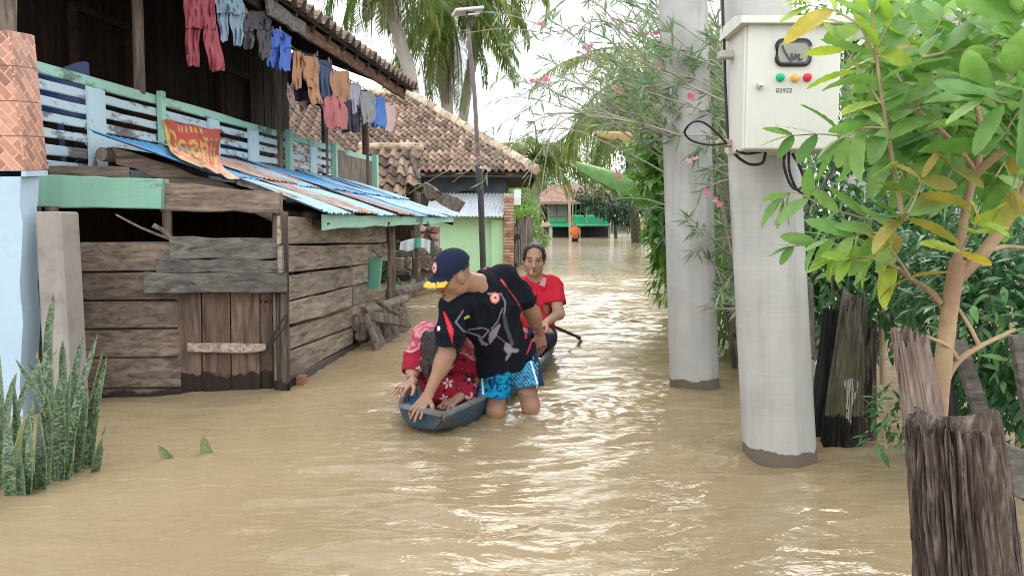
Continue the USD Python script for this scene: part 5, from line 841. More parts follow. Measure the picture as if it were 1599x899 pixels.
# palms
def frond(hub, az, el, Lr, droop, n, lw, ll_, seed, hang=0.8, twist=0.0):
    rg = np.random.default_rng(seed); t = np.linspace(0, 1, 16); h = A(math.cos(az), math.sin(az), 0); e = el - droop * t ** 1.3; st_ = Lr / 15
    c = np.vstack([hub, hub + np.cumsum((np.cos(e)[:, None] * h + np.sin(e)[:, None] * A(0, 0, 1))[:-1] * st_, 0)]); side = A(-math.sin(az), math.cos(az), 0); parts = [tube(c, np.linspace(0.045, 0.012, 16), 5)]
    V, F = [], []
    for s in (-1, 1):
        for k in range(n):
            u = 0.16 + 0.82 * (k + rg.random() * 0.6) / n; q = u * 15; i = min(14, int(q)); o = c[i] + (c[i + 1] - c[i]) * (q - i); d = unit(c[i + 1] - c[i]); L_ = ll_ * (0.45 + 0.75 * math.sin(math.pi * min(1, u * 0.85 + 0.1))) * rg.uniform(0.8, 1.15)
            d0 = unit(side * s * 0.9 + d * 0.55 + A(0, 0, 0.25 - hang * 0.5) + rg.normal(0, .08, 3)); d1 = unit(d0 * 0.5 + d * 0.15 + A(0, 0, -hang) + rg.normal(0, .08, 3)); wv_ = unit(np.cross(d0, A(0, 0, 1)) + d * 0.5) * lw / 2
            m_ = o + d0 * L_ * 0.45; e_ = m_ + d1 * L_ * 0.55; b = len(V) ; V += [o - wv_ * .5, o + wv_ * .5, m_ - wv_, m_ + wv_, e_]; F += [[b, b + 1, b + 3], [b, b + 3, b + 2], [b + 2, b + 3, b + 4]]
    return join(parts + [(np.array(V), np.array(F))])
def palm(label, trunk, radii, hub, fr, mat, seed, n=44, lw=0.05, ll_=0.8, bark=bark_old, dead=(), group=None):
    o = thing("coconut_palm", label, "palm tree", group=group); c = curve(trunk, 30)
    rr = np.linspace(*radii, 30) * (1 + 0.03 * (np.arange(30) % 2)); obj("trunk", tube(c, rr, 14, seed=seed, rough=0.015), bark, o, smooth=60)
    rg = np.random.default_rng(seed)
    for i, (az, el, L_, dr) in enumerate(fr): obj("frond", frond(hub, az, el, L_, dr, n, lw, ll_, seed * 50 + i), mat[i % len(mat)], o, smooth=False)
    for i, (az, el, L_, dr) in enumerate(dead): obj("frond", frond(hub, az, el, L_, dr, n, lw * 0.8, ll_ * 0.7, seed * 90 + i, hang=1.2), lf_dead, o, label="dead brown frond hanging down")
    rr = np.random.default_rng(seed + 5)
    for k in range(6): obj("coconut", trimesh.creation.icosphere(2, 0.13).apply_translation(hub + A(rr.normal(0, .25), rr.normal(0, .25), -0.35 + rr.normal(0, .1))), plain(f"coconut_{seed}_{k}", (0.20, 0.22, 0.07), 0.6), o, smooth=True)
    return o
def fan(n, el0, L_, dr, seed, lo=0, hi=2 * math.pi):
    rg = np.random.default_rng(seed); return [(lo + (hi - lo) * (i + rg.random() * .5) / n, el0 + rg.uniform(-.45, .45), L_ * rg.uniform(.85, 1.1), dr * rg.uniform(.85, 1.2)) for i in range(n)]
h1 = P(596, -75, 25); palm("tall palm with pale leaning trunk between the two roofs", [P(665, 420, 25), P(645, 150, 25), P(628, 75, 25), P(607, 0, 25), P(597, -70, 25)], (0.24, 0.17), h1, fan(16, 0.15, 3.6, 1.9, 31) + fan(12, -0.7, 3.4, 0.8, 32), [lf_palm, lf_palm2, lf_palm], 3, ll_=0.75, dead=[(-1.9, -1.0, 2.6, .5), (-2.2, -1.1, 2.3, .4), (-0.9, -1.1, 2.4, .4), (-1.3, -1.2, 2.8, .4)])
h2_ = P(700, 0, 29); palm("palm with a skirt of hanging fronds left of the street lamp", [P(704, 420, 29), P(700, 200, 29), P(697, 120, 29), P(700, 10, 29)], (0.24, 0.2), h2_, fan(18, 0.25, 3.8, 2.2, 33) + fan(20, -0.75, 3.9, 0.7, 34), [lf_palm, lf_palm, lf_palm2], 4, ll_=0.8, dead=[(-1.4, -1.25, 3.6, .25), (-1.8, -1.3, 3.9, .2), (-2.1, -1.25, 3.4, .25), (-1.2, -1.3, 3.9, .2), (-1.6, -1.2, 3.0, .3)])
h3 = P(760, -60, 31); palm("third palm behind the street lamp, mostly above the picture", [P(712, 420, 31), P(722, 200, 31), P(745, 60, 31), P(758, -50, 31)], (0.22, 0.18), h3, fan(16, 0.1, 3.9, 2.0, 35) + fan(10, -0.7, 3.3, .8, 36), [lf_palm2, lf_palm], 5, ll_=0.8)
h4 = P(980, 185, 44); palm("dark trunked palm standing in the far water before the green house, fronds drooping left", [P(995, 384, 44), P(992, 340, 44), P(986, 290, 44), P(980, 192, 44)], (0.30, 0.2), h4, fan(16, 0.5, 5.4, 1.6, 37) + fan(11, -0.1, 4.6, 1.0, 38), [lf_palm, lf_palm2, lf_palm2], 6, n=52, lw=0.06, ll_=1.25, bark=bark_moss)
h5 = P(836, 245, 40); palm("yellow green palm rising right of the tiled house corner", [P(836, 384, 40), P(838, 320, 40), P(836, 250, 40)], (0.2, 0.16), h5, fan(15, 0.5, 3.2, 1.8, 39) + fan(10, -0.2, 3.0, 1.1, 40), [lf_palm2, lf_palm], 7, n=46, lw=0.05, ll_=0.9)
h6 = P(1060, 130, 24); palm("palm behind the second pole, fronds reaching over the lane", [P(1075, 420, 24), P(1068, 280, 24), P(1060, 140, 24)], (0.2, 0.16), h6, fan(18, 0.4, 4.8, 1.7, 41) + fan(14, -0.2, 4.4, 1.1, 42), [lf_palm, lf_palm2], 8, n=48, lw=0.05, ll_=0.9)
# bushes and trees beyond
shrub("bank_bush", "light green bush beside the stake fence right of the tiled house", "bush", [(P(826, 345, 26), (.5, .6, .55)), (P(838, 372, 25), (.4, .5, .35)), (P(818, 320, 28), (.5, .6, .7))], 1600, 0.16, ll, lf_light, 51, [((P(828, 392, 26), P(828, 360, 26), P(826, 335, 26)), .03)])
shrub("dark_tree", "dark leafy tree shading the right end of the far green house", "tree", [(P(945, 318, 58), (2.0, 1.5, 1.0)), (P(972, 334, 59), (1.3, 1.2, .9)), (P(925, 305, 58), (1.3, 1.2, .7)), (P(990, 312, 60), (1.5, 1.3, 1.1))], 2600, 0.32, ll, lf_fard, 52, [((P(962, 372, 59), P(960, 345, 59), P(950, 318, 58.5)), .12)], stem_mat=bark_moss)
for i, (x, y, Y, rx, rz_, mt, lb) in enumerate(((815, 268, 78, 3.2, 3.2, lf_far, "pale hazy tree over the far shore, left of the green house"), (850, 285, 84, 3.5, 2.6, lf_far, "pale rounded tree behind the green house roof, left part"), (905, 268, 88, 4.2, 3.4, lf_far, "tall pale tree directly behind the green house roof"), (962, 262, 84, 4.6, 4.6, lf_far, "dark tree between the green house and the palm trunk"), (1022, 290, 80, 4.0, 4.2, lf_fard, "dark tree at the far shore left of the second pole"), (1090, 270, 80, 5, 5, lf_fard, "far dark tree hidden mostly by the second pole"), (770, 300, 85, 4, 3, lf_far, "far pale tree behind the tiled house"))):
    c = P(x, y, Y); shrub("far_tree", lb, "tree", [(c, (rx, 2.5, rz_)), (c + A(rx * .5, 0, -rz_ * .5), (rx * .7, 2, rz_ * .6)), (c + A(-rx * .5, 0, -rz_ * .6), (rx * .7, 2, rz_ * .6))], 1500, 0.6, ll, mt, 60 + i, [((A(c[0], Y, -.3), A(c[0] + .3, Y, c[2] * .6), c), .2)], stem_mat=bark_moss)
rg = np.random.default_rng(71); bl_ = [(A(x, 92 + rg.uniform(-3, 25), rg.uniform(1.0, 2.2)), (rg.uniform(3, 6), 3, rg.uniform(2.0, 4.2))) for x in np.arange(-60, 70, 4.5)]
p_, R_, s_ = leaf_cloud(bl_, 16000, 0.75, ll, 72); tag(obj("distant_trees", scatter(*ll, R_, p_, s_), lf_far, smooth=False), "far off tree line behind the flooded village", "trees", kind="stuff")

# plants by the house: snake plant clump, tips in the water, small green plant
m_sp = M("snake_leaf", {"g": ("geometry", {}), "oi": ("object_info", {}), "a": ("attribute", {"attribute": "col"}), "s": ("separate_xyz", {}), "cx": ("combine_xyz", {}), "k": ("math", {"math_type": "multiply", "value2": 40.0}), "sc": ("math", {"math_type": "multiply_add", "value2": 15.0}), "n": ("noise_texture", {"scale": 1.0, "detail": 4.0, "distortion": 1.6}),
    "r": ("rgb_ramp", {"ramp": [(0.36, (0.012, 0.03, 0.016)), (0.48, (0.03, 0.065, 0.03)), (0.56, (0.10, 0.15, 0.075)), (0.7, (0.22, 0.28, 0.15))]}), "e": ("math", {"math_type": "absolute"}), "er": ("map_range", {"from_min": 0.86, "from_max": 0.93, "clamp": True}), "ec": ("math", {"math_type": "multiply", "value2": 0.0}), "m": ("mix", {"color2": (0.40, 0.42, 0.12)}), "p": ("principled_bsdf", {"roughness": 0.4})},
    [("a.color", "s.vector"), ("oi.random", "k.value1"), ("s.y", "sc.value1"), ("k.value", "sc.value3"), ("s.x", "cx.x"), ("sc.value", "cx.y"), ("k.value", "cx.z"), ("cx.vector", "n.vector"), ("n.fac", "r.fac"), ("r.color", "m.color1"), ("s.z", "m.fac"), ("m.color", "p.base_color")])
def sword(pts, w, seed, yellow=0.0, nrm=None):
    c = curve(pts, 16); t = np.linspace(0, 1, 16); ww = w / 2 * np.interp(t, [0, .12, .5, .85, 1], [.55, .85, 1, .62, .02]); rg = np.random.default_rng(seed); nb = nrm if nrm is not None else unit(A(rg.normal(0, .5), -1, 0)); tw = rg.normal(0, .4)
    V, C = [], []
    for i in range(16):
        d = unit(c[min(i + 1, 15)] - c[max(i - 1, 0)]); s = unit(np.cross(d, nb)); u = np.cross(s, d); a = tw * t[i]; s2 = s * math.cos(a) + u * math.sin(a); u2 = np.cross(s2, d)
        for q in (-1, -.86, -.45, 0, .45, .86, 1): V.append(c[i] + s2 * q * ww[i] + u2 * (abs(q) ** 2 * ww[i] * 0.35)); C.append((q * 0.9, t[i] * len(pts) * 0.8, max(yellow, 0.18 * (abs(q) > .95))))
    pts_ = np.array(V).reshape(16, 7, 3); v, f = thick(pts_, 0.004); return (v, f), np.vstack([C, C])
spl = [((84, 457), (76, 560), (88, 752)), ((153, 521), (120, 640), (100, 748)), ((130, 521), (116, 600), (106, 735)), ((160, 551), (140, 640), (126, 730)), ((167, 557), (152, 640), (140, 728)), ((98, 531), (100, 600), (104, 720)), ((57, 548), (68, 620), (84, 730)), ((25, 561), (52, 600), (82, 665), (90, 735)), ((89, 548), (45, 600), (8, 700)), ((44, 566), (62, 590), (82, 660)), ((26, 582), (14, 640), (6, 730)), ((23, 599), (30, 680), (24, 765)), ((0, 553), (2, 640), (0, 760)), ((165, 665), (154, 700), (145, 733)), ((40, 650), (28, 710), (8, 765)), ((50, 705), (36, 740), (24, 770)), ((48, 640), (50, 700), (44, 768)), ((92, 590), (94, 660), (92, 750)), ((134, 590), (130, 660), (118, 735)), ((30, 690), (34, 730), (36, 772)), ((112, 575), (108, 650), (112, 742)), ((62, 645), (66, 710), (64, 762)), ((72, 610), (80, 680), (76, 758)), ((52, 620), (44, 690), (50, 764)), ((-14, 580), (-10, 660), (-8, 770)), ((12, 660), (16, 720), (16, 772)), ((122, 630), (124, 690), (132, 730)), ((148, 610), (142, 670), (134, 732))]
spt = thing("snake_plant", "clump of mottled snake plant leaves standing in the water, lower left", "plant"); rg = np.random.default_rng(6)
for i, pts in enumerate(spl):
    b = G(*pts[-1]); Y = b[1] + 0.02; q = [b - A(0, 0, .05)] + [P(x, y, Y + rg.normal(0, .05)) for x, y in pts[::-1][1:]]
    (v, f), c = sword(q, rg.uniform(0.033, 0.050), i, 0.6 if i in (14, 15) else 0.0); obj("leaf", (v, f), m_sp, spt, smooth=True, col=c)
for lb, a, b in (("tilted snake plant tip poking out of the water, left of two", (248, 694), (264, 717)), ("upright snake plant tip poking out of the water, right of two", (317, 680), (323, 707))):
    q = G(*b); (v, f), c = sword([q - A(0, 0, .06), q + A(0, 0, .0), P(*a, q[1])], 0.055, a[0], 0.25, A(.15, -1, .1)); tag(obj("leaf_tip", (v, f), m_sp, smooth=True, col=c), lb, "leaf")
shrub("leafy_plant", "small bright green leafy plant at the bank behind the cap", "plant", [(P(655, 438, 12.6), (.22, .2, .16)), (P(635, 446, 12.4), (.14, .15, .1)), (P(672, 446, 12.3), (.12, .15, .1))], 180, 0.16, hl, lf_light, 81, [((P(655, 462, 12.6), P(655, 445, 12.6), P(652, 430, 12.6)), .01)])
shrub("dark_undergrowth", "dark undergrowth along the bank below the rubble wall", "plant", [(P(625, 452, 13), (.3, .2, .15)), (P(660, 450, 13.4), (.35, .2, .14)), (P(690, 448, 13.2), (.2, .2, .12)), (P(612, 400, 13.8), (.15, .2, .4))], 700, 0.12, hl, lf_hedge, 82)

# stumps and posts on the right
def stump(name, label, cat, c0, c1, r0, r1, seed, mat, groove=0.12, squash=1.0, rag=0.10, na=150, nz=70, parts=None):
    o = thing(name, label, cat); th = np.arange(na) * 2 * np.pi / na; t = np.linspace(0, 1, nz); rg = np.random.default_rng(seed); c0, c1 = np.asarray(c0), np.asarray(c1); d = c1 - c0; Lh = np.linalg.norm(d)
    TH, T = np.meshgrid(th, t); sway = T * Lh * 0.9 + 0.25 * meshkit.noise(np.stack([np.cos(TH) * 2, np.sin(TH) * 2, T * 3], -1), seed)
    q = np.stack([np.cos(TH) * 9 + 0.5 * np.sin(sway * 5), np.sin(TH) * 9, sway * 1.5], -1); g = np.abs(2 * meshkit.noise(q, seed + 1) - 1); g2 = np.abs(2 * meshkit.noise(q * A(2.3, 2.3, 1.6), seed + 2) - 1); big = meshkit.fbm(np.stack([np.cos(TH) * 1.6, np.sin(TH) * 1.6, T * 1.2], -1), 2, seed + 3) - 0.5
    g3_ = meshkit.fbm(q * A(4.0, 4.0, 5.0), 3, seed + 6) - 0.5; rr = (r0 + (r1 - r0) * T) * (1 + 0.35 * big - groove * (1 - g) ** 5 - groove * 0.6 * (1 - g2) ** 5 + groove * 0.6 * g3_)
    top = 1 - rag * meshkit.noise(np.stack([np.cos(th) * 2.5, np.sin(th) * 2.5, 0 * th], -1), seed + 4) - rag * 0.8 * np.round(meshkit.noise(np.stack([np.cos(th) * 9, np.sin(th) * 9, 0 * th], -1), seed + 5) * 4) / 4 - rag * 0.25 * meshkit.noise(np.stack([np.cos(th) * 26, np.sin(th) * 26, 0 * th], -1), seed + 7)
    h = T * top[None]; ctr = c0 + d * h[..., None]
    pts = ctr + np.stack([np.cos(TH) * rr, np.sin(TH) * rr * squash, 0 * TH], -1); inner = ctr[-1] + (pts[-1] - ctr[-1]) * 0.5 - A(0, 0, 0.02); inner2 = ctr[-1] * 0 + c0 + d * 0.93
    allp = np.concatenate([pts, inner[None], inner2[None]], 0); allp = np.concatenate([allp, allp[:, :1]], 1); v, f = grid_mesh(allp); obj("trunk", (v, f), mat, o, smooth=70); LAST.append((v, f)); return o
LAST = []
w_stump = wood("weathered_stump", "z", (0.02, 0.014, 0.011), (0.105, 0.075, 0.06), (0.30, 0.24, 0.20), 1.6, 0.9, 1.0, vary=0.1); w_log = wood("broken_log", "z", (0.10, 0.07, 0.055), (0.30, 0.22, 0.175), (0.46, 0.37, 0.31), 1.2, 0.85, 0.6, vary=0.1)
w_mossy = wood("mossy_post", "z", (0.03, 0.026, 0.022), (0.12, 0.105, 0.085), (0.25, 0.22, 0.17), 1.2, 0.9, 0.8, wet=0.16, paint=(0.12, 0.125, 0.05), plo=0.5, phi=0.62, vary=0.1); w_blackpost = wood("black_post", "z", (0.008, 0.007, 0.007), (0.022, 0.02, 0.02), (0.05, 0.045, 0.042), 1.2, 0.9, 0.6)
stump("tree_stump", "big grooved dark weathered stump in the right foreground corner", "stump", P(1530, 1080, 1.62), P(1478, 618, 1.72), 0.122, 0.102, 3, w_stump, 0.26, 0.75, 0.10, 420, 200)
stump("broken_log", "pale splintered log leaning behind the big stump", "log", P(1462, 760, 1.92), P(1412, 488, 1.98), 0.060, 0.046, 9, w_log, 0.14, 0.8, 0.16)
def patch(o, poly, m, name, lift=0.003, seed=1):
    v, f = LAST[-1]; c = v[f].mean(1); q = c - A(0, 0, CAM_H); yy = q[:, 1] * CP - q[:, 2] * SP; zz = q[:, 1] * SP + q[:, 2] * CP; x, y = 800 + q[:, 0] / yy * FPX, 449.5 - zz / yy * FPX
    n = np.cross(v[f[:, 1]] - v[f[:, 0]], v[f[:, 2]] - v[f[:, 0]]); n /= np.linalg.norm(n, axis=1, keepdims=True) + 1e-12; out = (c - (v.min(0) + v.max(0)) / 2) * A(1, 1, 0); n = n * np.where((n * out).sum(1, keepdims=True) < 0, -1, 1); front = (n * q).sum(1) < 0
    j = 5 * (meshkit.noise(np.stack([x * .25, y * .12, 0 * x], -1), seed) - .5); k = front & contains_xy(Polygon(poly), x + j, y); t = v[f[k]].reshape(-1, 3) + np.repeat(n[k], 3, 0) * lift
    obj(name, (t, np.arange(len(t)).reshape(-1, 3)), m, o)
mp = stump("old_post", "thick mossy rotten post with a white scar beside the near pole", "post", P(1306, 790, 3.62), P(1338, 436, 3.62), 0.118, 0.062, 12, w_mossy, 0.16, 0.9, 0.10)
from shapely import contains_xy
patch(mp, [(1317, 598), (1324, 590), (1340, 593), (1341, 612), (1333, 632), (1327, 662), (1322, 650), (1322, 625)], plain("bare_wood", (0.50, 0.45, 0.39), 0.8, 0.25, 20, 0.5), "bare_patch")
patch(mp, [(1289, 585), (1294, 580), (1291, 620), (1284, 648), (1280, 640)], plain("lichen", (0.34, 0.34, 0.25), 0.9, 0.3, 30, 0.5), "lichen_patch", 0.002, 3)
stump("old_post", "black charred post leaning behind the mossy one, pole side", "post", P(1272, 760, 3.82), P(1305, 462, 3.82), 0.07, 0.05, 15, w_blackpost, 0.12, 0.9, 0.08, 80, 40)
stump("old_post", "narrow dark post right against the mossy rotten one", "post", P(1352, 780, 3.75), P(1357, 490, 3.75), 0.05, 0.042, 16, w_stump, 0.12, 0.9, 0.10, 80, 40)
for i, (q, Y, m, lb) in enumerate((([(1526, 650), (1549, 650), (1510, 531), (1488, 533)], 2.5, w_grey, "grey tilted paling just right of the guava trunk"), ([(1606, 660), (1640, 660), (1606, 522), (1582, 527)], 2.4, w_grey, "grey paling cut by the right edge of the photo"), ([(1262, 560), (1274, 560), (1270, 442), (1260, 442)], 4.1, w_panel, "thin grey paling showing right of the near pole"), ([(1144, 575), (1152, 575), (1136, 440), (1128, 442)], 5.6, w_panel, "slim leaning paling seen between the two poles"), ([(1440, 640), (1458, 640), (1452, 535), (1436, 538)], 2.3, w_panel, "short pale paling behind the broken log"), ([(1470, 660), (1500, 660), (1482, 560), (1470, 560)], 2.3, w_blackpost, "dark short paling at the foot of the guava trunk"))):
    a, b, c, d = (P(x, y, Y) for x, y in q); tag(obj("paling", board(a, b, c, d, 0.025, 400 + i, 0.004), m), lb, "paling")
tag(obj("plank_end", board(P(1585, 775, 1.9), P(1640, 800, 1.9), P(1640, 720, 1.9), P(1570, 690, 1.9), 0.04, 410, 0.004), w_grey), "grey plank end half hidden behind the big stump", "plank")
# house behind the hedge
bg = thing("grey_roofed_house", "house with grey sheet roof glimpsed through leaves at the top right", "house")
zw = np.array([[P(1310, 62, 8.0) * (1 - a) + P(1780, 40, 8.0) * a + A(0, 2.2 * b, 0.75 * b + .02 * math.sin(a * 190)) for b in np.linspace(0, 1, 4)] for a in np.linspace(0, 1, 240)]); obj("roof", thick(zw, 0.006), plain("asbestos_sheet", (0.30, 0.27, 0.28), 0.9, 0.2, 4, 0.3, dirt=(0.20, 0.18, 0.18)), bg, smooth=40)
obj("wall", box(tuple(P(1560, 210, 9.0)), (3.6, .1, 2.0)), plain("whitewash", (0.45, 0.44, 0.44), 0.9, 0.1, 2), bg); obj("wall", box(tuple(P(1560, 420, 9.02)), (3.6, .1, 1.6)), plain("pale_brown_wall", (0.36, 0.30, 0.22), 0.9, 0.2, 2), bg)
obj("shutter", px(1420, 235, 1480, 275, 8.9, .06), plain("navy_shutter", (0.02, 0.03, 0.10), 0.5), bg); obj("window", px(1482, 275, 1530, 330, 8.9, .06), plain("sky_blue_panel", (0.35, 0.50, 0.62), 0.5), bg)
# ---------------------------------------------------------------- people: smooth bodies from a distance field
from scipy.sparse import coo_matrix
from scipy.sparse.csgraph import connected_components as csgraph
class Field:
    def __init__(s, lo, hi, h):
        s.lo, s.h = np.asarray(lo, float), h; s.n = np.ceil((np.asarray(hi) - s.lo) / h).astype(int) + 1; s.f = np.full(s.n, 0.2, np.float32)
    def block(s, lo, hi):
        a = np.clip(np.floor((lo - s.lo) / s.h).astype(int), 0, s.n); b = np.clip(np.ceil((hi - s.lo) / s.h).astype(int) + 1, 0, s.n)
        sl = tuple(slice(i, j) for i, j in zip(a, b)); ax = [s.lo[k] + s.h * np.arange(a[k], b[k]) for k in range(3)]
        return sl, np.stack(np.meshgrid(*ax, indexing="ij"), -1).astype(np.float32)
    def mix(s, sl, d, k, mode):
        f = s.f[sl]
        if mode == "add": h = np.clip(0.5 + 0.5 * (f - d) / k, 0, 1); s.f[sl] = f * (1 - h) + d * h - k * h * (1 - h)
        else: h = np.clip(0.5 - 0.5 * (f + d) / k, 0, 1); s.f[sl] = f * (1 - h) - d * h + k * h * (1 - h)
    def cone(s, a, b, ra, rb, k=0.02, mode="add", flat=None):
        a, b = np.asarray(a, float), np.asarray(b, float); m = max(ra, rb) + k + 3 * s.h
        sl, p = s.block(np.minimum(a, b) - m, np.maximum(a, b) + m)
        if p.size == 0: return
        ab = (b - a).astype(np.float32); t = np.clip(((p - a.astype(np.float32)) @ ab) / (ab @ ab + 1e-12), 0, 1); q = p - a.astype(np.float32) - t[..., None] * ab
        if flat is not None: n, sc = flat; c = q @ n.astype(np.float32); q = q + (c * (sc - 1))[..., None] * n.astype(np.float32)
        s.mix(sl, np.linalg.norm(q, axis=-1) - (ra + (rb - ra) * t), k, mode)
    def ell(s, c, R, rad, k=0.02, mode="add"):
        rad = np.asarray(rad, np.float32); m = rad.max() + k + 3 * s.h; c = np.asarray(c, float); sl, p = s.block(c - m, c + m)
        if p.size == 0: return
        q = (p - c.astype(np.float32)) @ np.asarray(R, np.float32); k0 = np.linalg.norm(q / rad, axis=-1); k1 = np.linalg.norm(q / rad ** 2, axis=-1)
        s.mix(sl, k0 * (k0 - 1) / np.maximum(k1, 1e-6), k, mode)
    def cut(s, p0, n):                                             # keep the side the normal points away from
        ax = [s.lo[k] + s.h * np.arange(s.n[k]) for k in range(3)]; n = unit(n)
        d = (ax[0][:, None, None] - p0[0]) * n[0] + (ax[1][None, :, None] - p0[1]) * n[1] + (ax[2][None, None] - p0[2]) * n[2]
        s.f = np.maximum(s.f, d.astype(np.float32))
    def cutlocal(s, p0, n, r):
        sl, p = s.block(np.asarray(p0) - r, np.asarray(p0) + r); n = unit(n); d = (p - np.asarray(p0, np.float32)) @ n.astype(np.float32); rr = np.linalg.norm(p - np.asarray(p0, np.float32), axis=-1)
        s.f[sl] = np.where(rr < r, np.maximum(s.f[sl], d), s.f[sl])
    def mesh(s, wr=0.0, wscale=10.0, seed=0, squash=(1, 1, 1)):
        f = s.f; neg = f < 0; nx, ny, nz = f.shape
        cnt = np.zeros((nx - 1, ny - 1, nz - 1), np.int8); C = [(i, j, k) for i in (0, 1) for j in (0, 1) for k in (0, 1)]
        for i, j, k in C: cnt += neg[i:nx - 1 + i, j:ny - 1 + j, k:nz - 1 + k]
        cells = np.argwhere((cnt > 0) & (cnt < 8)); idx = np.full(cnt.shape, -1, np.int64); idx[tuple(cells.T)] = np.arange(len(cells))
        acc, num = np.zeros((len(cells), 3)), np.zeros(len(cells))
        for a in C:
            for ax in range(3):
                if a[ax]: continue
                b = list(a); b[ax] = 1; fa = f[tuple((cells + a).T)]; fb = f[tuple((cells + b).T)]; x = (fa < 0) != (fb < 0); t = fa / np.where(x, fa - fb, 1)
                q = np.array(a, float)[None].repeat(len(cells), 0); q[:, ax] += t; acc[x] += q[x]; num[x] += 1
        v = s.lo + s.h * (cells + acc / num[:, None]); F = []
        for ax in range(3):
            o = [k for k in range(3) if k != ax]; A0 = [slice(None)] * 3; A1 = [slice(None)] * 3; A0[ax] = slice(0, -1); A1[ax] = slice(1, None)
            e = np.argwhere(neg[tuple(A0)] != neg[tuple(A1)]); e = e[(e[:, o[0]] > 0) & (e[:, o[1]] > 0) & (e[:, o[0]] < f.shape[o[0]] - 1) & (e[:, o[1]] < f.shape[o[1]] - 1)]
            def c(d0, d1): q = e.copy(); q[:, o[0]] += d0; q[:, o[1]] += d1; return idx[tuple(q.T)]
            quad = np.stack([c(-1, -1), c(0, -1), c(0, 0), c(-1, 0)], 1); flip = neg[tuple(e.T)]; flip = ~flip if ax != 1 else flip; quad[flip] = quad[flip][:, ::-1]; F.append(quad)
        F = np.vstack(F); F = F[(F >= 0).all(1)]; tri = np.vstack([F[:, [0, 1, 2]], F[:, [0, 2, 3]]])
        lab = csgraph(coo_matrix((np.ones(len(tri) * 2), (np.r_[tri[:, 0], tri[:, 1]], np.r_[tri[:, 1], tri[:, 2]])), shape=(len(v), len(v))), directed=False)[1]; big = np.bincount(lab)[lab] > 0.04 * len(v)
        tri = tri[big[tri[:, 0]]]; new = np.cumsum(big) - 1; v, tri = v[big], new[tri]
        m = trimesh.Trimesh(v, tri, process=False); trimesh.smoothing.filter_taubin(m, iterations=4)
        v = np.asarray(m.vertices)
        if wr:
            n = np.asarray(m.vertex_normals); v = v + n * (wr * 2 * (meshkit.fbm(v * wscale * np.asarray(squash), 3, seed) - 0.5))[:, None]; v = v + n * (wr * 1.2 * ((1 - np.abs(2 * meshkit.noise(v * wscale * 1.2 * np.asarray(squash), seed + 9) - 1)) ** 3 - 0.2))[:, None]
        return v, tri
def pix(v):                                                        # planar print coordinates on clothes: seen from the lane side
    q = v - A(0, 0, CAM_H); y = q[:, 1] * CP - q[:, 2] * SP; z = q[:, 1] * SP + q[:, 2] * CP; return np.stack([800 + q[:, 0] / y * FPX, 449.5 - z / y * FPX], 1)
def near_line(p, pts, w):
    r = np.zeros(len(p), bool)
    for a, b in zip(pts[:-1], pts[1:]):
        a, b = np.array(a, float), np.array(b, float); t = np.clip(((p - a) @ (b - a)) / ((b - a) @ (b - a)), 0, 1); r |= np.linalg.norm(p - a - t[:, None] * (b - a), axis=1) < w / 2
    return r
def in_poly(p, pts): return contains_xy(Polygon(pts), p[:, 0], p[:, 1])
def head(F, c, R, neck, beard=0.0, s=1.0):
    w = lambda x, y, z: c + R @ (A(x, y, z) * s)
    F.ell(w(0, -.012, .03), R, A(.074, .094, .086) * s, .02); F.ell(w(0, .022, -.035), R, A(.060, .068, .083) * s, .03); F.ell(w(0, .062, -.096), R, A(.026, .022, .02) * s, .03)
    for q in (-1, 1):
        F.ell(w(q * .044, .052, -.028), R, A(.024, .026, .022) * s, .025); F.ell(w(q * .050, .0, -.068), R, A(.018, .03, .03) * s, .03)
        F.ell(w(q * .078, -.008, -.008), R, A(.010, .022, .034) * s, .010)
    F.cone(w(-.034, .078, .022), w(.034, .078, .022), .014 * s, .014 * s, .02)
    for q in (-1, 1): F.ell(w(q * .031, .096, .0), R, A(.018, .014, .012) * s, .012, "sub"); F.ell(w(q * .031, .076, .0), R, A(.016, .014, .011) * s, .004)
    F.cone(w(0, .084, .012), w(0, .106, -.034), .008 * s, .0125 * s, .012)
    for q in (-1, 1): F.ell(w(q * .013, .096, -.037), R, A(.009, .010, .008) * s, .008)
    F.cone(w(-.019, .084, -.064), w(.019, .084, -.064), .007 * s, .007 * s, .008); F.cone(w(-.015, .083, -.077), w(.015, .083, -.077), .008 * s, .008 * s, .008)
    F.cone(w(0, -.022, -.055), neck, .056 * s, .062 * s, .03)
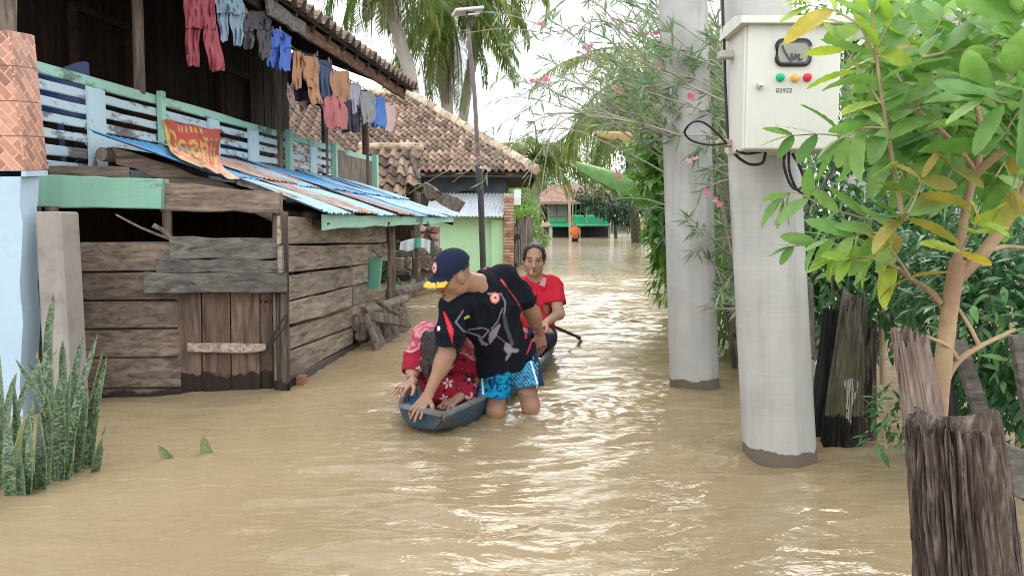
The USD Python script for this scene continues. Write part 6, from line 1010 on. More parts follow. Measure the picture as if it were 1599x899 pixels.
def head_cols(v, c, R, skin, hair, hairline, s=1.0, dark=0.0):
    q = (v - c) @ R / s; x, y, z = q.T; near_ = (np.abs(x) < .09) & (np.abs(y) < .125) & (z > -.13) & (z < .14)
    col = np.repeat(np.array([skin]), len(v), 0) * (0.98 + 0.14 * meshkit.fbm(v * 30, 3, 2))[:, None]
    lip = near_ & (y > .07) & (((x / .024) ** 2 + ((z + .070) / .0125) ** 2) < 1); col[lip] = np.array(skin) * A(.72, .48, .48)
    line = near_ & (y > .07) & (np.abs(x) < .022) & (np.abs(z + .0705) < .0028); col[line] = A(.05, .02, .02)
    for e in (-1, 1):
        ew = near_ & (y > .06) & ((((x - e * .031) / .0125) ** 2 + ((z - .0) / .0045) ** 2) < 1); col[ew] = (.27, .19, .15); ir = near_ & (y > .06) & ((((x - e * .031) / .0055) ** 2 + ((z - .0) / .0048) ** 2) < 1); col[ir] = (.02, .012, .01)
        lid = near_ & (y > .06) & (np.abs(x - e * .031) < .016) & (np.abs(z - .0075) < .0026); col[lid] = (.04, .025, .02)
        br = near_ & (y > .055) & (np.abs(x - e * .033) < .021) & (np.abs(z - .0265 + abs(0) - 0.004 * (1 - np.abs(x - e * .03) / .02)) < .0045); col[br] = (.02, .014, .012)
        no = near_ & (y > .085) & ((((x - e * .009) / .0045) ** 2 + ((z + .044) / .004) ** 2) < 1); col[no] = (.06, .03, .02)
    if hair is not None: hm = near_ & hairline(x, y, z); col[hm] = hair
    return col
def hand(F, w, d, n, lat, s=1.0, curl=(0.35, 0.4, 0.3), spread=0.12, thumb=1, curls=None):
    """Palm and five fingers: w wrist, d towards the fingers, n out of the palm, lat to the thumb's side."""
    d = unit(d); n = unit(n - d * (n @ d)); lat_ = unit(np.cross(d, n)); lat_ = lat_ if lat_ @ lat > 0 else -lat_
    for q in (-.028, -.009, .010, .028): F.cone(w + lat_ * q * .5 * s, w + d * .085 * s + lat_ * q * s, .017 * s, .0125 * s, .012, flat=(n, 1.15))
    for i, (q, L_) in enumerate(((.031, .070), (.011, .080), (-.010, .074), (-.030, .058))):
        p = w + d * (.088 - .006 * abs(i - 1)) * s + lat_ * q * s; a = spread * (1.5 - i); ang = 0.0
        for j, k in enumerate((.45, .30, .25)):
            ang += (curls[i] if curls else 1.0) * curl[j]; dd = (d * math.cos(a) + lat_ * math.sin(a)) * math.cos(ang) + n * math.sin(ang); e = p + dd * L_ * k * s; F.cone(p, e, (.0092 - .0008 * j) * s, (.0086 - .0009 * j) * s, .004); p = e
    p = w + d * .026 * s + lat_ * .026 * s
    for j, (L_, a, b) in enumerate(((.040, .75, .25), (.032, .45, .35), (.024, .25, .4))):
        dd = unit(d * math.cos(a) + lat_ * math.sin(a) * 1.2 + n * b); e = p + dd * L_ * s; F.cone(p, e, (.0125 - .0012 * j) * s, (.0115 - .0014 * j) * s, .006); p = e
m_skin = colmat("skin", 0.48, 0.4, 0.3, 260.0, 0.06); m_fabric = colmat("fabric", 0.9, 0.12, 0.35, 220.0, sheen=0.02); m_hair = plain("black_hair", (0.018, 0.014, 0.013), 0.5, 0.4, 60.0, 0.6, spec=0.4)
SK1, SK2 = (0.27, 0.145, 0.09), (0.36, 0.21, 0.14)

# -- the man in the cap, wading and bending to the bow
man = thing("person", "man in navy cap, black sports shirt and blue shorts wading, bending to hold the bow", "person")
j = dict(rs=(708, 474, 3.98), re=(698, 553, 3.95), rw=(669, 616, 3.90), ls=(789, 435, 4.19), le=(832, 489, 4.36), lw=(843, 518, 4.53), nb=(748, 446, 4.06), hp=(722, 437, 4.0), rh=(781, 575, 4.28), rk=(774, 640, 4.17), ra=(777, 768, 4.26), lh=(813, 565, 4.38), lk=(829, 633, 4.21), la=(827, 765, 4.5))
j = {k: P(*v) for k, v in j.items()}; HC = P(707, 428, 3.94); f_ = unit(A(-.76, -.40, -.47)); u_ = A(-.34, -.36, .86); u_ = unit(u_ - f_ * (u_ @ f_)); HR = np.stack([np.cross(f_, u_), f_, u_], 1)
B = Field(A(-.62, 3.45, -.62), A(.34, 4.75, 1.06), 0.0046)
head(B, HC, HR, j["nb"]); B.cone(j["nb"] + A(.0, .03, -.03), P(765, 480, 4.16), .075, .11, .05)
for a, b, ra, rb in (("rs", "re", .056, .042), ("re", "rw", .043, .026), ("ls", "le", .056, .042), ("le", "lw", .042, .026), ("rh", "rk", .078, .047), ("rk", "ra", .047, .032), ("lh", "lk", .078, .047), ("lk", "la", .047, .032)): B.cone(j[a], j[b], ra, rb, .03)
for a, b, t, r in (("re", "rw", .25, .041), ("le", "lw", .25, .040), ("rk", "ra", .3, .044), ("lk", "la", .3, .044)): B.ell(j[a] * (1 - t) + j[b] * t, np.eye(3), (r, r, r * 1.4), .03)
for q in ("rk", "lk"): B.ell(j[q] + A(0, -.025, 0.0), np.eye(3), (.034, .034, .04), .03)
for a, r in ((P(742, 492, 4.12), .088), (P(776, 470, 4.22), .084), (P(772, 535, 4.26), .08), (P(793, 528, 4.32), .078), (P(780, 565, 4.29), .085), (P(806, 556, 4.36), .08)): B.ell(a, np.eye(3), (r, r, r * 1.05), .06)
hd_ = P(651, 641, 3.825) - j["rw"]; hand(B, j["rw"], hd_, A(.1, .35, -1), A(.6, -1, .1), 1.0, (0.05, 0.12, 0.15), 0.16, curls=(0.3, 1.2, 1.4, 1.6))
hand(B, j["lw"], P(848, 556, 4.56) - j["lw"], A(-.55, .8, 0), A(-.9, -.4, 0), 1.0, (0.25, 0.3, 0.25), 0.10)
for s_, f0 in ((j["ra"], A(0, -.16, -.03)), (j["la"], A(.02, -.16, -.03))): B.cone(s_ + A(0, .03, -.04), s_ + f0 + A(0, 0, -.04), .04, .03, .03)
v, f = B.mesh(); c_ = head_cols(v, HC, HR, SK1, (0.02, 0.016, 0.014), lambda x, y, z: (z > .012) & (y < .04) & ~((np.abs(x) > .066) & (z < .03) & (y > -.03))); ft = pix(v)
obj("body", (v, f), m_skin, man, smooth=True, col=c_)
S = Field(A(-.50, 3.7, .12), A(.24, 4.72, .86), 0.0055)
for a, b, ra, rb in ((j["rs"], P(701, 542, 3.95), .070, .076), (j["ls"], P(822, 473, 4.30), .068, .074), (j["rs"] + A(.03, .02, 0), j["ls"] + A(-.03, -.01, 0), .075, .078), (P(742, 488, 4.10), P(783, 468, 4.22), .104, .108), (P(760, 478, 4.14), P(782, 530, 4.27), .118, .118), (P(742, 492, 4.10), P(773, 535, 4.25), .102, .100), (P(778, 470, 4.21), P(796, 530, 4.32), .094, .093), (P(774, 540, 4.26), P(771, 566, 4.25), .098, .102), (P(795, 530, 4.32), P(811, 548, 4.35), .093, .096), (P(785, 540, 4.27), P(793, 568, 4.30), .11, .115), (j["nb"] + A(.0, .015, -.005), P(760, 460, 4.1), .070, .095)): S.cone(a, b, ra, rb, .035)
S.cutlocal(P(701, 541, 3.95), j["re"] - j["rs"], .14); S.cutlocal(P(821, 471, 4.298), j["le"] - j["ls"], .12)
hem0 = P(796, 574, 4.28); S.cut(hem0, unit(A(.10, .12, -1) * 1.0 + A(.12, 0, 0)))
S.cone(HC + A(0.03, 0, 0), j["nb"] + A(-.02, -.02, .012), .05, .062, .012, "sub"); S.cone(j["rs"] + (j["re"] - j["rs"]) * .8, j["re"], .052, .060, .01, "sub"); S.cone(j["ls"] + (j["le"] - j["ls"]) * .6, j["le"], .048, .060, .01, "sub")
v, f = S.mesh(0.015, 7.5, 4, (1.5, 1.0, .8)); p = pix(v); K = lambda *q: [(640 + x / 5.618, 380 + y / 5.618) for x, y in q]; K3 = lambda *q: [(740 + x / 4.73, 480 + y / 4.73) for x, y in q]
c_ = np.repeat([[0.006, 0.0075, 0.012]], len(v), 0); grey, lil = A(.20, .19, .21), A(.24, .20, .25)
front = p[:, 0] * 0 == 0
for q, w in ((K((470, 590), (405, 690), (470, 765), (610, 810)), 2.6), (K((520, 755), (640, 740), (700, 760)), 1.8), (K((690, 440), (800, 440), (840, 510), (830, 640)), 2.4), (K((815, 570), (770, 690), (720, 745)), 2.2), (K((690, 770), (620, 850), (640, 890)), 2.2), (K((760, 800), (830, 860)), 1.4)): c_[near_line(p, q, w)] = grey
c_[near_line(p, K((830, 640), (850, 740), (900, 880)), 6)] = (.075, .075, .085)
for q in (K((710, 770), (790, 700), (800, 720), (760, 810), (705, 890), (690, 840)), K3((235, 255), (270, 270), (290, 300), (340, 310), (320, 335), (280, 330), (270, 360), (240, 395), (235, 370), (250, 340), (222, 310)), K3((40, 200), (75, 250), (110, 270), (95, 285), (50, 260), (32, 230))): c_[in_poly(p, q)] = lil
for q in (K((290, 595), (310, 605), (385, 750), (375, 880), (350, 800)), K((1018, 700), (1045, 705), (1030, 830), (1010, 840)), K3((440, 195), (455, 200), (410, 320), (385, 360))): c_[in_poly(p, q)] = (.60, .035, .05)
c_[near_line(p, K((800, 310), (850, 380), (940, 500), (1010, 640)), 1.2)] = (.5, .05, .05); c_[near_line(p, K((650, 215), (670, 215)), 4)] = (.6, .08, .10); c_[near_line(p, K((805, 320), (845, 370)), 3)] = (.55, .06, .06); c_[near_line(p, K((255, 735), (256, 755)), 4)] = (.75, .75, .75)
e = np.linalg.norm((p - np.array(K((750, 478))[0])) / A(1, 1.15), axis=1); c_[e < 7.6] = (.70, .16, .14); c_[e < 5.4] = (.72, .42, .34); c_[in_poly(p, K((730, 490), (752, 455), (775, 488)))] = (.04, .05, .25)
shirt = obj("shirt", (v, f), m_fabric, man, smooth=True, col=c_)
k = np.argmin(np.linalg.norm(p - np.array(K((493, 648))[0]), axis=1) + v[:, 1] * 30); t = meshkit.text_mesh("Bash", 1, .02, bold=True); tv = np.asarray(t.vertices); tv = tv / tv[:, 0].max(); o_ = v[k]
r_ = unit(A(1, .15, .33)); up_ = unit(A(-.33, 0, 1)); obj("chest_lettering", (o_ + A(0, -.012, 0) + np.outer((tv[:, 0] - .5) * .046, r_) + np.outer((tv[:, 1] - .15) * .05, up_) + np.outer(-tv[:, 2] * .1, A(0, 1, 0)), np.asarray(t.faces)), plain("yellow_print", (.62, .55, .06), .7), shirt)
H_ = Field(A(-.22, 3.9, -.02), A(.32, 4.62, .48), 0.0055)
for a, b, ra, rb in ((P(783, 560, 4.28), P(770, 622, 4.19), .100, .082), (P(811, 552, 4.37), P(829, 604, 4.25), .100, .078), (P(783, 550, 4.29), P(810, 548, 4.37), .096, .096)): H_.cone(a, b, ra, rb, .03)
H_.cutlocal(P(770, 622, 4.19), A(-.02, -.08, -.3), .145); H_.cutlocal(P(829, 604, 4.25), A(.05, -.1, -.3), .135); H_.cone(P(771, 608, 4.2), P(772, 650, 4.17), .062, .064, .008, "sub"); H_.cone(P(828, 592, 4.27), P(830, 630, 4.22), .060, .062, .008, "sub"); H_.cut(P(796, 535, 4.3), A(0, 0, 1)); H_.cut(A(0, 0, .108), A(0, 0, -1))
v, f = H_.mesh(0.005, 12, 7, (1.3, 1, .7)); p = pix(v); nz = meshkit.fbm(np.stack([p[:, 0] * .22, p[:, 1] * .30 + p[:, 0] * .1, 0 * p[:, 0]], -1), 3, 5)
c_ = np.where((nz > .53)[:, None], A(.008, .045, .10), A(.004, .215, .40)); st_ = (np.abs(np.sin((p[:, 0] - p[:, 1] * .8) * .55)) > .93) & (p[:, 0] > 800); c_[st_] = (.20, .45, .60); c_[(p[:, 1] > 612) & (p[:, 0] < 795)] = (.004, .22, .42)
for q in ([(752, 578), (756, 626)], [(827, 556), (842, 606)]): c_[near_line(p, q, 2.6)] = (.72, .76, .78)
c_[(p[:, 0] > 841) | ((p[:, 0] > 834) & (p[:, 1] < 565))] = (.01, .03, .09); obj("shorts", (v, f), m_fabric, man, smooth=True, col=c_)
CF = Field(HC - .24, HC + .24, 0.0045); w = lambda x, y, z: HC + HR @ A(x, y, z)
CF.ell(w(0, -.014, .036), HR, (.087, .106, .096), .01); CF.cutlocal(w(0, 0, .030), HR @ A(0, -.12, -1), .3); CF.ell(w(0, -.014, .03), HR, (.074, .093, .082), .006, "sub")
for x in np.linspace(-.068, .068, 31):
    yb = .075 - 9 * x * x; CF.cone(w(x, yb, .040 - 3.5 * x * x), w(x * 1.0, yb + .085 - 5 * x * x, .022 - 5.5 * x * x), .0066, .0058, .006)
CF.ell(w(0, -.014, .132), HR, (.009, .009, .006), .003)
v, f = CF.mesh(); q = (v - HC) @ HR; x, y, z = q.T; c_ = np.repeat([[0.012, 0.018, 0.040]], len(v), 0); brim = (y > .070 - 9 * x * x) & (z < .046 - 3 * x * x)
ye = (y - (.075 - 9 * x * x)) / (.085 - 5 * x * x); c_[brim & (ye > .55 + .3 * meshkit.noise(q * 120, 3)) & (z > .008 - 5.5 * x * x)] = (.66, .44, .07); c_[(np.abs(ye - .02) < .10) & (np.abs(x) < .070) & (z > .040 - 4 * x * x) & (z < .062)] = (.68, .46, .08)
bd_ = np.hypot(x / 1.0, (z - .083) * 1.05); fr_ = y > .04; c_[fr_ & (bd_ < .0245)] = (.68, .20, .16); c_[fr_ & (bd_ < .017)] = (.70, .42, .34); c_[fr_ & (bd_ < .010)] = (.05, .06, .22)
obj("cap", (v, f), m_fabric, man, smooth=True, col=c_)

# -- the woman bowed low in the bow
wo = thing("person", "woman in red flowered dress bent forward in the front of the canoe", "person")
B = Field(A(-.80, 3.70, -.06), A(.05, 4.85, .82), 0.005); WC = P(692, 552, 4.10); f_ = unit(A(-.15, -.45, -.88)); u_ = A(.0, -.88, .45); u_ = unit(u_ - f_ * (u_ @ f_)); WR = np.stack([np.cross(f_, u_), f_, u_], 1)
wj = dict(nb=P(697, 530, 4.24), rs=P(657, 540, 4.27), re=P(646, 578, 4.16), rw=P(645, 595, 4.06), ls=P(732, 540, 4.38), le=P(742, 590, 4.30), lw=P(715, 622, 4.1)); head(B, WC, WR, wj["nb"], s=.95)
for a, b, ra, rb in ((wj["rs"], wj["re"], .048, .038), (wj["re"], wj["rw"], .036, .024), (wj["ls"], wj["le"], .048, .038), (wj["le"], wj["lw"], .036, .024), (P(698, 535, 4.3), P(708, 590, 4.46), .105, .115), (P(702, 604, 4.47), P(684, 606, 4.17), .085, .055), (P(724, 604, 4.47), P(720, 610, 4.20), .085, .055), (P(684, 606, 4.17), P(690, 632, 4.42), .05, .04), (P(720, 610, 4.20), P(716, 634, 4.45), .05, .04)): B.cone(a, b, ra, rb, .03)
hand(B, wj["rw"], P(630, 604, 4.0) - wj["rw"], A(.3, .5, -1), A(0, -1, .3), .92, (.15, .2, .2), .14); hand(B, wj["lw"], A(-.5, -.8, -.2), A(0, 0, -1), A(-1, 0, .2), .92)
v, f = B.mesh(); obj("body", (v, f), m_skin, wo, smooth=True, col=head_cols(v, WC, WR, SK2, None, None, .95))
S = Field(A(-.80, 3.70, .0), A(.06, 4.9, .82), 0.0055)
for a, b, ra, rb in ((wj["rs"] + A(.02, 0, 0), P(649, 574, 4.18), .082, .080), (wj["ls"], P(741, 580, 4.33), .08, .075), (P(672, 534, 4.30), P(718, 536, 4.38), .112, .112), (P(690, 545, 4.34), P(708, 600, 4.45), .135, .14), (P(676, 560, 4.32), P(690, 600, 4.40), .11, .12), (P(722, 555, 4.40), P(728, 605, 4.42), .11, .125), (P(700, 600, 4.45), P(686, 602, 4.17), .115, .075), (P(725, 600, 4.45), P(722, 606, 4.20), .11, .075), (P(686, 604, 4.17), P(722, 607, 4.20), .07, .07), (P(680, 612, 4.18), P(728, 614, 4.22), .06, .06)): S.cone(a, b, ra, rb, .04)
S.cutlocal(P(648, 583, 4.155), A(-.05, -.35, -.55), .13); S.cone(P(648, 578, 4.17), wj["re"] + A(-.01, -.03, -.05), .05, .062, .01, "sub"); S.cut(A(0, 0, .075), A(0, 0, -1))
v, f = S.mesh(0.011, 8.0, 14, (1.2, 1, .8)); p = pix(v); n1 = meshkit.fbm(v * 42, 3, 6)[:, None]; n2 = meshkit.noise(v * 30, 8)[:, None]
pink = A(.36, .06, .085) + (A(.52, .22, .25) - A(.36, .06, .085)) * np.clip((n1 - .47) * 9, 0, 1); red = A(.29, .016, .036) * (.7 + .6 * n1); red = np.where(n2 > .80, A(.05, .012, .02), red)
bound = 556 + 6 * np.sin(p[:, 0] * .12) - 14 * (p[:, 0] < 664); c_ = np.where((p[:, 1] < bound)[:, None], pink, red)
c_[(p[:, 1] > bound - 1) & (p[:, 1] < bound + 2.2)] = (.58, .28, .30); c_[near_line(p, [(700, 578), (750, 584)], 1.8)] = (.18, .015, .03)
def flower_print(cx, cy, r, colr, mid):
    d = p - A(cx, cy); a = np.arctan2(d[:, 1], d[:, 0]); rr = np.linalg.norm(d, axis=1); c_[rr < r * (.62 + .38 * np.cos(a * 5 + cx))] = colr; c_[rr < r * .22] = mid
for q in ((700, 598, 9), (736, 623, 11), (655, 576, 6), (694, 622, 7), (745, 600, 5), (660, 560, 4)): flower_print(*q, (.70, .50, .50), (.35, .05, .08))
for q in ((733, 592, 11), (667, 594, 7), (716, 606, 5), (705, 570, 4), (722, 575, 4)): flower_print(*q, (.03, .012, .02), (.6, .45, .45))
obj("dress", (v, f), m_fabric, wo, smooth=True, col=c_)
Hh_ = Field(A(-.62, 3.75, .15), A(-.15, 4.45, .72), 0.005); w = lambda x, y, z: WC + WR @ (A(x, y, z) * .95)
Hh_.ell(w(.01, -.02, .03), WR, (.098, .112, .100), .02); rg = np.random.default_rng(2)
for k in range(16):
    a = P(rg.uniform(664, 712), rg.uniform(524, 545), 4.10 + rg.uniform(-.04, .06)); m = P(rg.uniform(661, 690), 568, 4.02 + rg.uniform(-.04, .05)); b = P(rg.uniform(668, 686), rg.uniform(588, 606), 4.0 + rg.uniform(-.04, .05)); Hh_.cone(a, m, .030, .022, .014); Hh_.cone(m, b, .022, .008, .012)
v, f = Hh_.mesh(0.004, 60, 3, (1, 1, .12)); obj("hair", (v, f), plain("dark_brown_hair", (0.014, 0.009, 0.008), 0.45, 0.4, 40.0, 0.8, squash=(1, 1, .15)), wo, smooth=True)
obj("bracelet", tube(np.array([wj["rw"] + A(.028 * math.cos(t), .01 * math.sin(t), .026 * math.sin(t)) for t in np.linspace(0, 6.3, 20)]), .006, 6), m_black, wo)

# -- the man in red at the stern
rm = thing("person", "man in red polo shirt with a cigarette, sitting at the stern of the canoe", "person")
B = Field(A(-.22, 5.15, -.08), A(.52, 6.25, .98), 0.005); RC = P(834.5, 405, 5.74); f_ = unit(A(-.02, -.985, -.14)); u_ = A(.03, -.12, .98); u_ = unit(u_ - f_ * (u_ @ f_)); RR = np.stack([np.cross(f_, u_), f_, u_], 1)
rj = dict(nb=P(837, 438, 5.82), rs=P(801, 447, 5.84), re=P(795, 497, 5.75), rw=P(812, 520, 5.55), ls=P(865, 446, 5.82), le=P(873, 490, 5.72), lw=P(852, 504, 5.50)); head(B, RC, RR, rj["nb"], s=.98)
for a, b, ra, rb in ((rj["rs"], rj["re"], .052, .04), (rj["re"], rj["rw"], .04, .026), (rj["ls"], rj["le"], .052, .04), (rj["le"], rj["lw"], .04, .026), (rj["nb"] + A(0, .02, -.04), P(835, 480, 5.85), .08, .11), (P(835, 480, 5.85), P(833, 520, 5.88), .115, .125), (P(822, 528, 5.88), P(812, 524, 5.48), .085, .06), (P(850, 528, 5.88), P(852, 524, 5.48), .085, .06), (P(812, 524, 5.48), P(815, 545, 5.75), .05, .04), (P(852, 524, 5.48), P(848, 545, 5.75), .05, .04), (rj["rs"] + A(.04, 0, 0), rj["ls"] - A(.04, 0, 0), .06, .06)): B.cone(a, b, ra, rb, .035)
hand(B, rj["lw"], A(-.55, -.6, -.25), A(-.1, -.2, -1), A(-.4, -.6, .6), .98, (.6, .7, .5), .03); hand(B, rj["rw"], A(.6, -.4, -.2), A(0, -.2, -1), A(0, -1, .3), .98, (.6, .7, .5), .03)
v, f = B.mesh(); hl_ = lambda x, y, z: ((z > .086) & (y < .045)) | ((np.abs(x) > .056) & (z > .01) & (y < .045) & (y > -.03) & (z > .02)) | ((y < -.0) & (z > -.03) & (np.abs(x) < .075)); obj("body", (v, f), m_skin, rm, smooth=True, col=head_cols(v, RC, RR, SK2, (.015, .012, .012), hl_, .98))
HF = Field(RC - .16, RC + .17, .0045); w = lambda x, y, z: RC + RR @ (A(x, y, z) * .98)
HF.ell(w(0, -.022, .038), RR, (.084, .098, .088), .01); HF.cutlocal(w(0, -.018, .028), RR @ A(0, .62, -.72), .3); HF.cut(w(0, .062, 0), RR @ A(0, 1, 0)); HF.ell(w(0, .085, .045), RR, (.060, .066, .066), .012, "sub")
for q in (-1, 1): HF.ell(w(q * .075, .018, .028), RR, (.014, .026, .036), .012)
v, f = HF.mesh(.0025, 70, 5); obj("hair", (v, f), m_hair, rm, smooth=True)
S = Field(A(-.26, 5.35, .02), A(.56, 6.25, .80), .0055)
for a, b, ra, rb in ((rj["rs"], P(797, 482, 5.79), .070, .078), (rj["ls"], P(869, 476, 5.78), .070, .078), (rj["rs"] + A(.03, 0, 0), rj["ls"] - A(.03, 0, 0), .076, .076), (P(818, 466, 5.84), P(852, 466, 5.84), .112, .112), (P(822, 470, 5.84), P(824, 520, 5.87), .118, .128), (P(848, 470, 5.84), P(843, 520, 5.87), .106, .112), (rj["nb"] + A(0, .015, -.01), P(836, 455, 5.84), .074, .10)): S.cone(a, b, ra, rb, .035)
S.cutlocal(P(797, 478, 5.79), rj["re"] - rj["rs"], .12); S.cutlocal(P(868.8, 474, 5.78), rj["le"] - rj["ls"], .11); S.cut(P(835, 524, 5.86), A(0, 0, -1)); S.cone(RC, rj["nb"] + A(0, -.01, .012), .045, .058, .01, "sub"); S.cone(P(836, 438, 5.70), P(838, 455, 5.66), .034, .008, .012, "sub")
for q in (-1, 1): S.cone(rj["nb"] + A(q * .058, .03, .028), P(837 + q * 10, 449, 5.735), .017, .017, .01)
v, f = S.mesh(.007, 10, 24, (1.2, 1, .8)); p = pix(v); c_ = np.repeat([[.56, .022, .042]], len(v), 0); c_[in_poly(p, [(846, 432), (854, 434), (851, 447), (843, 445)]) & (v[:, 1] < 5.84)] = (.50, .38, .40); c_[near_line(p, [(838, 450), (838, 500)], 1.0)] = (.36, .012, .02); obj("polo_shirt", (v, f), m_fabric, rm, smooth=True, col=c_)
S = Field(A(-.10, 5.3, -.02), A(.44, 6.15, .42), .006)
for a, b, ra, rb in ((P(822, 526, 5.88), P(812, 522, 5.47), .10, .078), (P(850, 526, 5.88), P(852, 522, 5.47), .10, .078), (P(812, 524, 5.47), P(815, 545, 5.72), .07, .06), (P(852, 524, 5.47), P(848, 545, 5.72), .07, .06), (P(836, 512, 5.86), P(836, 530, 5.88), .135, .13)): S.cone(a, b, ra, rb, .03)
S.cut(P(836, 508, 5.86), A(0, 0, 1)); v, f = S.mesh(.006, 10, 31); obj("trousers", (v, f), plain("navy_cloth", (.018, .018, .05), .9, .2, 20), rm, smooth=True)
a = w(.012, .092, -.068); b = w(.022, .150, -.074); tag(obj("cigarette", tube([a, b], .0042, 8), plain("white_paper", (.75, .73, .70), .8)), "white cigarette in the mouth of the man in red", "cigarette")

# -- far wader in orange
fp = thing("person", "far person in orange shirt and black trousers wading toward the camera", "person")
YP = 47.0; B = Field(P(898, 350, YP) + A(-.5, -.4, -1.6), P(898, 350, YP) + A(.55, .4, .35), .018); g = lambda x, y, d=0: P(x, y, YP + d); FC = g(898, 352.0); FRm = np.stack([A(-1, 0, 0), A(0, -1, 0), A(0, 0, 1)], 1); FRm[:, 0] = np.cross(FRm[:, 1], FRm[:, 2])
head(B, FC, FRm, g(898, 356)); nb = A(*g(898, 351)) * 1.0
for a, b, ra, rb in ((g(898, 357), g(898, 365), .15, .15), (g(894.5, 357.5), g(901.5, 357.5), .07, .07), (g(894, 358), g(891.5, 364), .05, .045), (g(891.5, 364), g(896, 367.5, -.2), .045, .035), (g(902, 358), g(905, 363), .05, .045), (g(905, 363), g(900, 366.5, -.2), .045, .035), (g(896.5, 368), g(896, 386), .085, .05), (g(899.7, 368), g(900.5, 386), .085, .05)): B.cone(a, b, ra, rb, .05)
for a in (g(896.5, 367.5, -.24), g(899.5, 366.5, -.24)): hand(B, a, A(.3, -.3, -.3), A(0, .5, -.5), A(0, 0, 1))
v, f = B.mesh(); obj("body", (v, f), m_skin, fp, smooth=True, col=head_cols(v, FC, FRm, SK1, (.02, .016, .015), lambda x, y, z: (z > .045) | ((y < .0) & (z > -.05))))
S = Field(g(898, 362) + A(-.5, -.4, -.5), g(898, 362) + A(.5, .4, .5), .018)
for a, b, ra, rb in ((g(898, 358), g(898, 368), .19, .20), (g(894, 357.5), g(902, 357.5), .095, .095), (g(894, 358), g(891.5, 364), .085, .085), (g(902, 358), g(905, 363.5), .085, .085)): S.cone(a, b, ra, rb, .05)
S.cone(FC, g(898, 356.2), .06, .08, .02, "sub"); v, f = S.mesh(.015, 5, 3); obj("shirt", (v, f), plain("orange_cloth", (.68, .17, .05), .85, .1, 10), fp, smooth=True)
S = Field(g(898, 374) + A(-.4, -.3, -.6), g(898, 374) + A(.4, .3, .4), .018)
for a, b in ((g(896.4, 368), g(896, 380)), (g(899.9, 368), g(900.4, 380))): S.cone(a, b, .12, .11, .03)
v, f = S.mesh(.01, 5, 3); obj("trousers", (v, f), plain("black_cloth", (.015, .015, .018), .9), fp, smooth=True)
# ---------------------------------------------------------------- washing on the line under the eave
LN = Plane(A(-1.735, 10.96, 0) - N * 0.03, N)
Yl = lambda px_: 3671.0 / (945 - px_)
lnp = [LN.pt(x, y) for x, y in ((255, -40), (340, 0), (420, 44), (460, 76), (500, 96), (560, 133), (600, 158), (620, 168))]
tag(obj("clothes_line", tube(curve(lnp, 60), 0.006, 6), m_black), "washing line strung under the eave along the balcony", "line")
def garment(name, label, cat, panels, col, seed, group=None, extra=None):
    """Hanging cloth: every panel is a list of (y, left, right) rows in the cloth's plane, rounded front to back and pleated."""
    o = thing(name, label, cat); rg = np.random.default_rng(seed); col = mx(tuple(.82 * k + .18 * sum(col) / 3 for k in col), .85); mt = plain("cloth_" + name + str(seed), col, 0.9, 0.12, 6.0, 0.45, dirt=mx(col, 0.6), dlo=0.55, dhi=0.8, bscale=14)
    for pi, (rows, off, dep) in enumerate(panels):
        r = np.array(rows, float); w_ = 1.8 * (r[0, 1] > 480); r = r + A(0, -w_, w_); r[:, 0] = r[0, 0] + (r[:, 0] - r[0, 0]) * (1 + .07 * (w_ > 0)); ny, na = 30, 64; ys_ = np.linspace(r[0, 0], r[-1, 0], ny); ring = []
        for jj, y in enumerate(ys_):
            t = jj / (ny - 1); xl, xr = np.interp(y, r[:, 0], r[:, 1]), np.interp(y, r[:, 0], r[:, 2]); q = []
            for a in np.linspace(0, 2 * np.pi, na, endpoint=False):
                ca, sa = math.cos(a), math.sin(a); x = (xl + xr) / 2 + (xr - xl) / 2 * ca; fold = 0.05 * (0.2 + t) * (meshkit.noise(A(x * .16 + seed * 3.7, t * 1.1 + pi, pi * 3.0), seed) - 0.5) + 0.032 * (meshkit.noise(A(x * .40 + seed, t * 3.5, pi * 5.0), seed + 1) - 0.5)
                yy = y + t * t * (2.2 * math.sin(x * .28 + seed * 2) + 1.2 * math.sin(x * .7 + seed)) + 1.2 * (jj == 0) * math.sin(x * .3)
                q.append(LN.pt(x + 0.8 * math.sin(t * 9 + seed), yy, off + dep * 0.55 * abs(sa) ** .8 * np.sign(sa) * (.35 + .65 * t) + fold))
            ring.append(q)
        ring = np.array(ring); pts = np.concatenate([ring, ring[:, :1]], 1); v, f = grid_mesh(pts); n = len(v); top = ring[0].mean(0) ; bot = ring[-1].mean(0) + (ring[-4].mean(0) - ring[-1].mean(0)) * .3
        v = np.vstack([v, top, bot]); f = np.vstack([f[:, ::-1], [[n, k + 1, k] for k in range(na)], [[n + 1, (ny - 1) * (na + 1) + k, (ny - 1) * (na + 1) + k + 1] for k in range(na)]])
        obj(("panel", "leg", "sleeve")[0] if len(panels) == 1 else ("body" if pi == 0 else ("sleeve" if cat in ("shirt",) else "leg")), (v, f), mt, o, smooth=True)
    x0 = panels[0][0][0]
    for xx in (x0[1] + 2, x0[2] - 2): obj("peg", bar(LN.pt(xx, x0[0] - 4, .012), LN.pt(xx, x0[0] + 4, .012), .012, .012), w_side, o)
garment("trousers", "long dark red trousers hanging first on the line", "trousers", [([(-14, 288, 336), (6, 287, 337), (30, 289, 337), (44, 290, 338)], 0, .045), ([(38, 290, 314), (70, 290, 312), (92, 291, 312), (104, 295, 312)], 0, .03), ([(38, 316, 338), (60, 318, 343), (90, 324, 349), (111, 328, 352)], 0.01, .03)], (.34, .035, .055), 1)
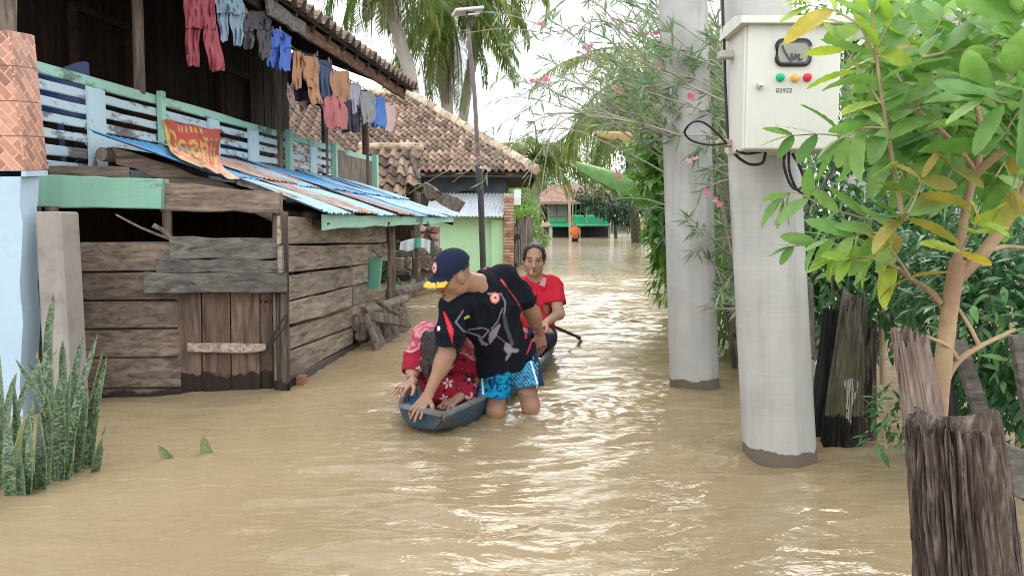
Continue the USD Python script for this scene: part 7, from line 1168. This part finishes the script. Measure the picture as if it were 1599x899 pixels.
garment("jeans", "faded light blue denim shorts hanging beside the dark red trousers", "shorts", [([(-6, 336, 378), (8, 337, 382), (22, 339, 384)], 0, .04), ([(20, 339, 358), (45, 343, 357), (64, 346, 357)], 0, .03), ([(20, 357, 384), (45, 361, 382), (71, 366, 379)], .01, .03)], (.20, .31, .40), 2)
garment("trousers", "charcoal trousers between the light jeans and the blue shorts", "trousers", [([(18, 383, 421), (34, 381, 424), (48, 381, 424)], 0, .035), ([(46, 381, 399), (60, 380, 398), (76, 381, 397)], 0, .03), ([(46, 401, 424), (70, 403, 424), (92, 406, 423)], .02, .03)], (.055, .045, .055), 3)
garment("shorts", "vivid blue shorts hanging beside the charcoal trousers", "shorts", [([(46, 424, 440), (58, 423, 455), (74, 421, 456)], 0, .035), ([(70, 421, 440), (90, 418, 436), (104, 417, 431)], 0, .028), ([(70, 438, 456), (90, 437, 455), (110, 434, 454)], .015, .028)], (.02, .11, .52), 4)
garment("shirt", "tan orange shirt with hanging sleeves near the eave post", "shirt", [([(88, 472, 494), (104, 470, 499), (124, 474, 499), (136, 480, 497)], .02, .05), ([(80, 458, 472), (100, 457, 472), (130, 457, 472), (138, 460, 470)], .0, .025), ([(122, 482, 492), (140, 483, 497), (160, 488, 504)], .03, .022)], (.44, .19, .075), 5)
garment("trousers", "nearly black trousers hanging behind the tan orange shirt", "trousers", [([(84, 450, 498), (120, 450, 500), (150, 452, 500), (164, 470, 503)], -.10, .03)], (.016, .018, .035), 6)
garment("towel", "small dusty rose cloths dangling under the black trousers", "towel", [([(134, 448, 458), (150, 449, 461), (164, 452, 460)], -.02, .02), ([(158, 468, 480), (172, 469, 481)], -.05, .02)], (.30, .17, .15), 7)
garment("jeans", "dark blue jeans between the tan orange shirt and orange trousers", "trousers", [([(94, 494, 516), (116, 498, 519), (140, 500, 516), (166, 503, 514)], 0, .04)], (.03, .065, .16), 8)
garment("trousers", "orange brown trousers above the dusty red shirt", "trousers", [([(112, 518, 544), (130, 517, 546), (146, 520, 545), (158, 524, 540)], .01, .045), ([(122, 514, 520), (150, 512, 520), (155, 514, 519)], 0, .02)], (.42, .19, .08), 9)
garment("shirt", "dusty red shirt hanging lowest in the middle of the line", "shirt", [([(150, 512, 530), (166, 505, 540), (184, 508, 543), (198, 513, 541)], .05, .05)], (.46, .10, .10), 10)
garment("shirt", "navy shirt hanging low behind the dusty red one", "shirt", [([(148, 532, 548), (170, 532, 560), (188, 534, 563), (202, 536, 560)], -.02, .05)], (.012, .014, .035), 11)
garment("shirt", "pale lilac shirt next to the grey one", "shirt", [([(130, 546, 560), (146, 545, 564), (174, 550, 566)], 0, .04)], (.36, .32, .42), 12)
garment("shirt", "grey shirt between the lilac and bright blue ones", "shirt", [([(143, 562, 580), (158, 563, 586), (178, 565, 585), (190, 568, 580)], .01, .045)], (.24, .25, .25), 13)
garment("shirt", "bright blue shirt near the end of the line", "shirt", [([(152, 584, 598), (170, 583, 602), (190, 581, 605), (195, 584, 604)], .01, .045)], (.015, .15, .55), 14)
garment("shirt", "pale pink shirt hanging last on the line before the tiles", "shirt", [([(160, 601, 616), (174, 601, 618), (186, 604, 616), (204, 602, 612)], 0, .04)], (.60, .38, .34), 15)
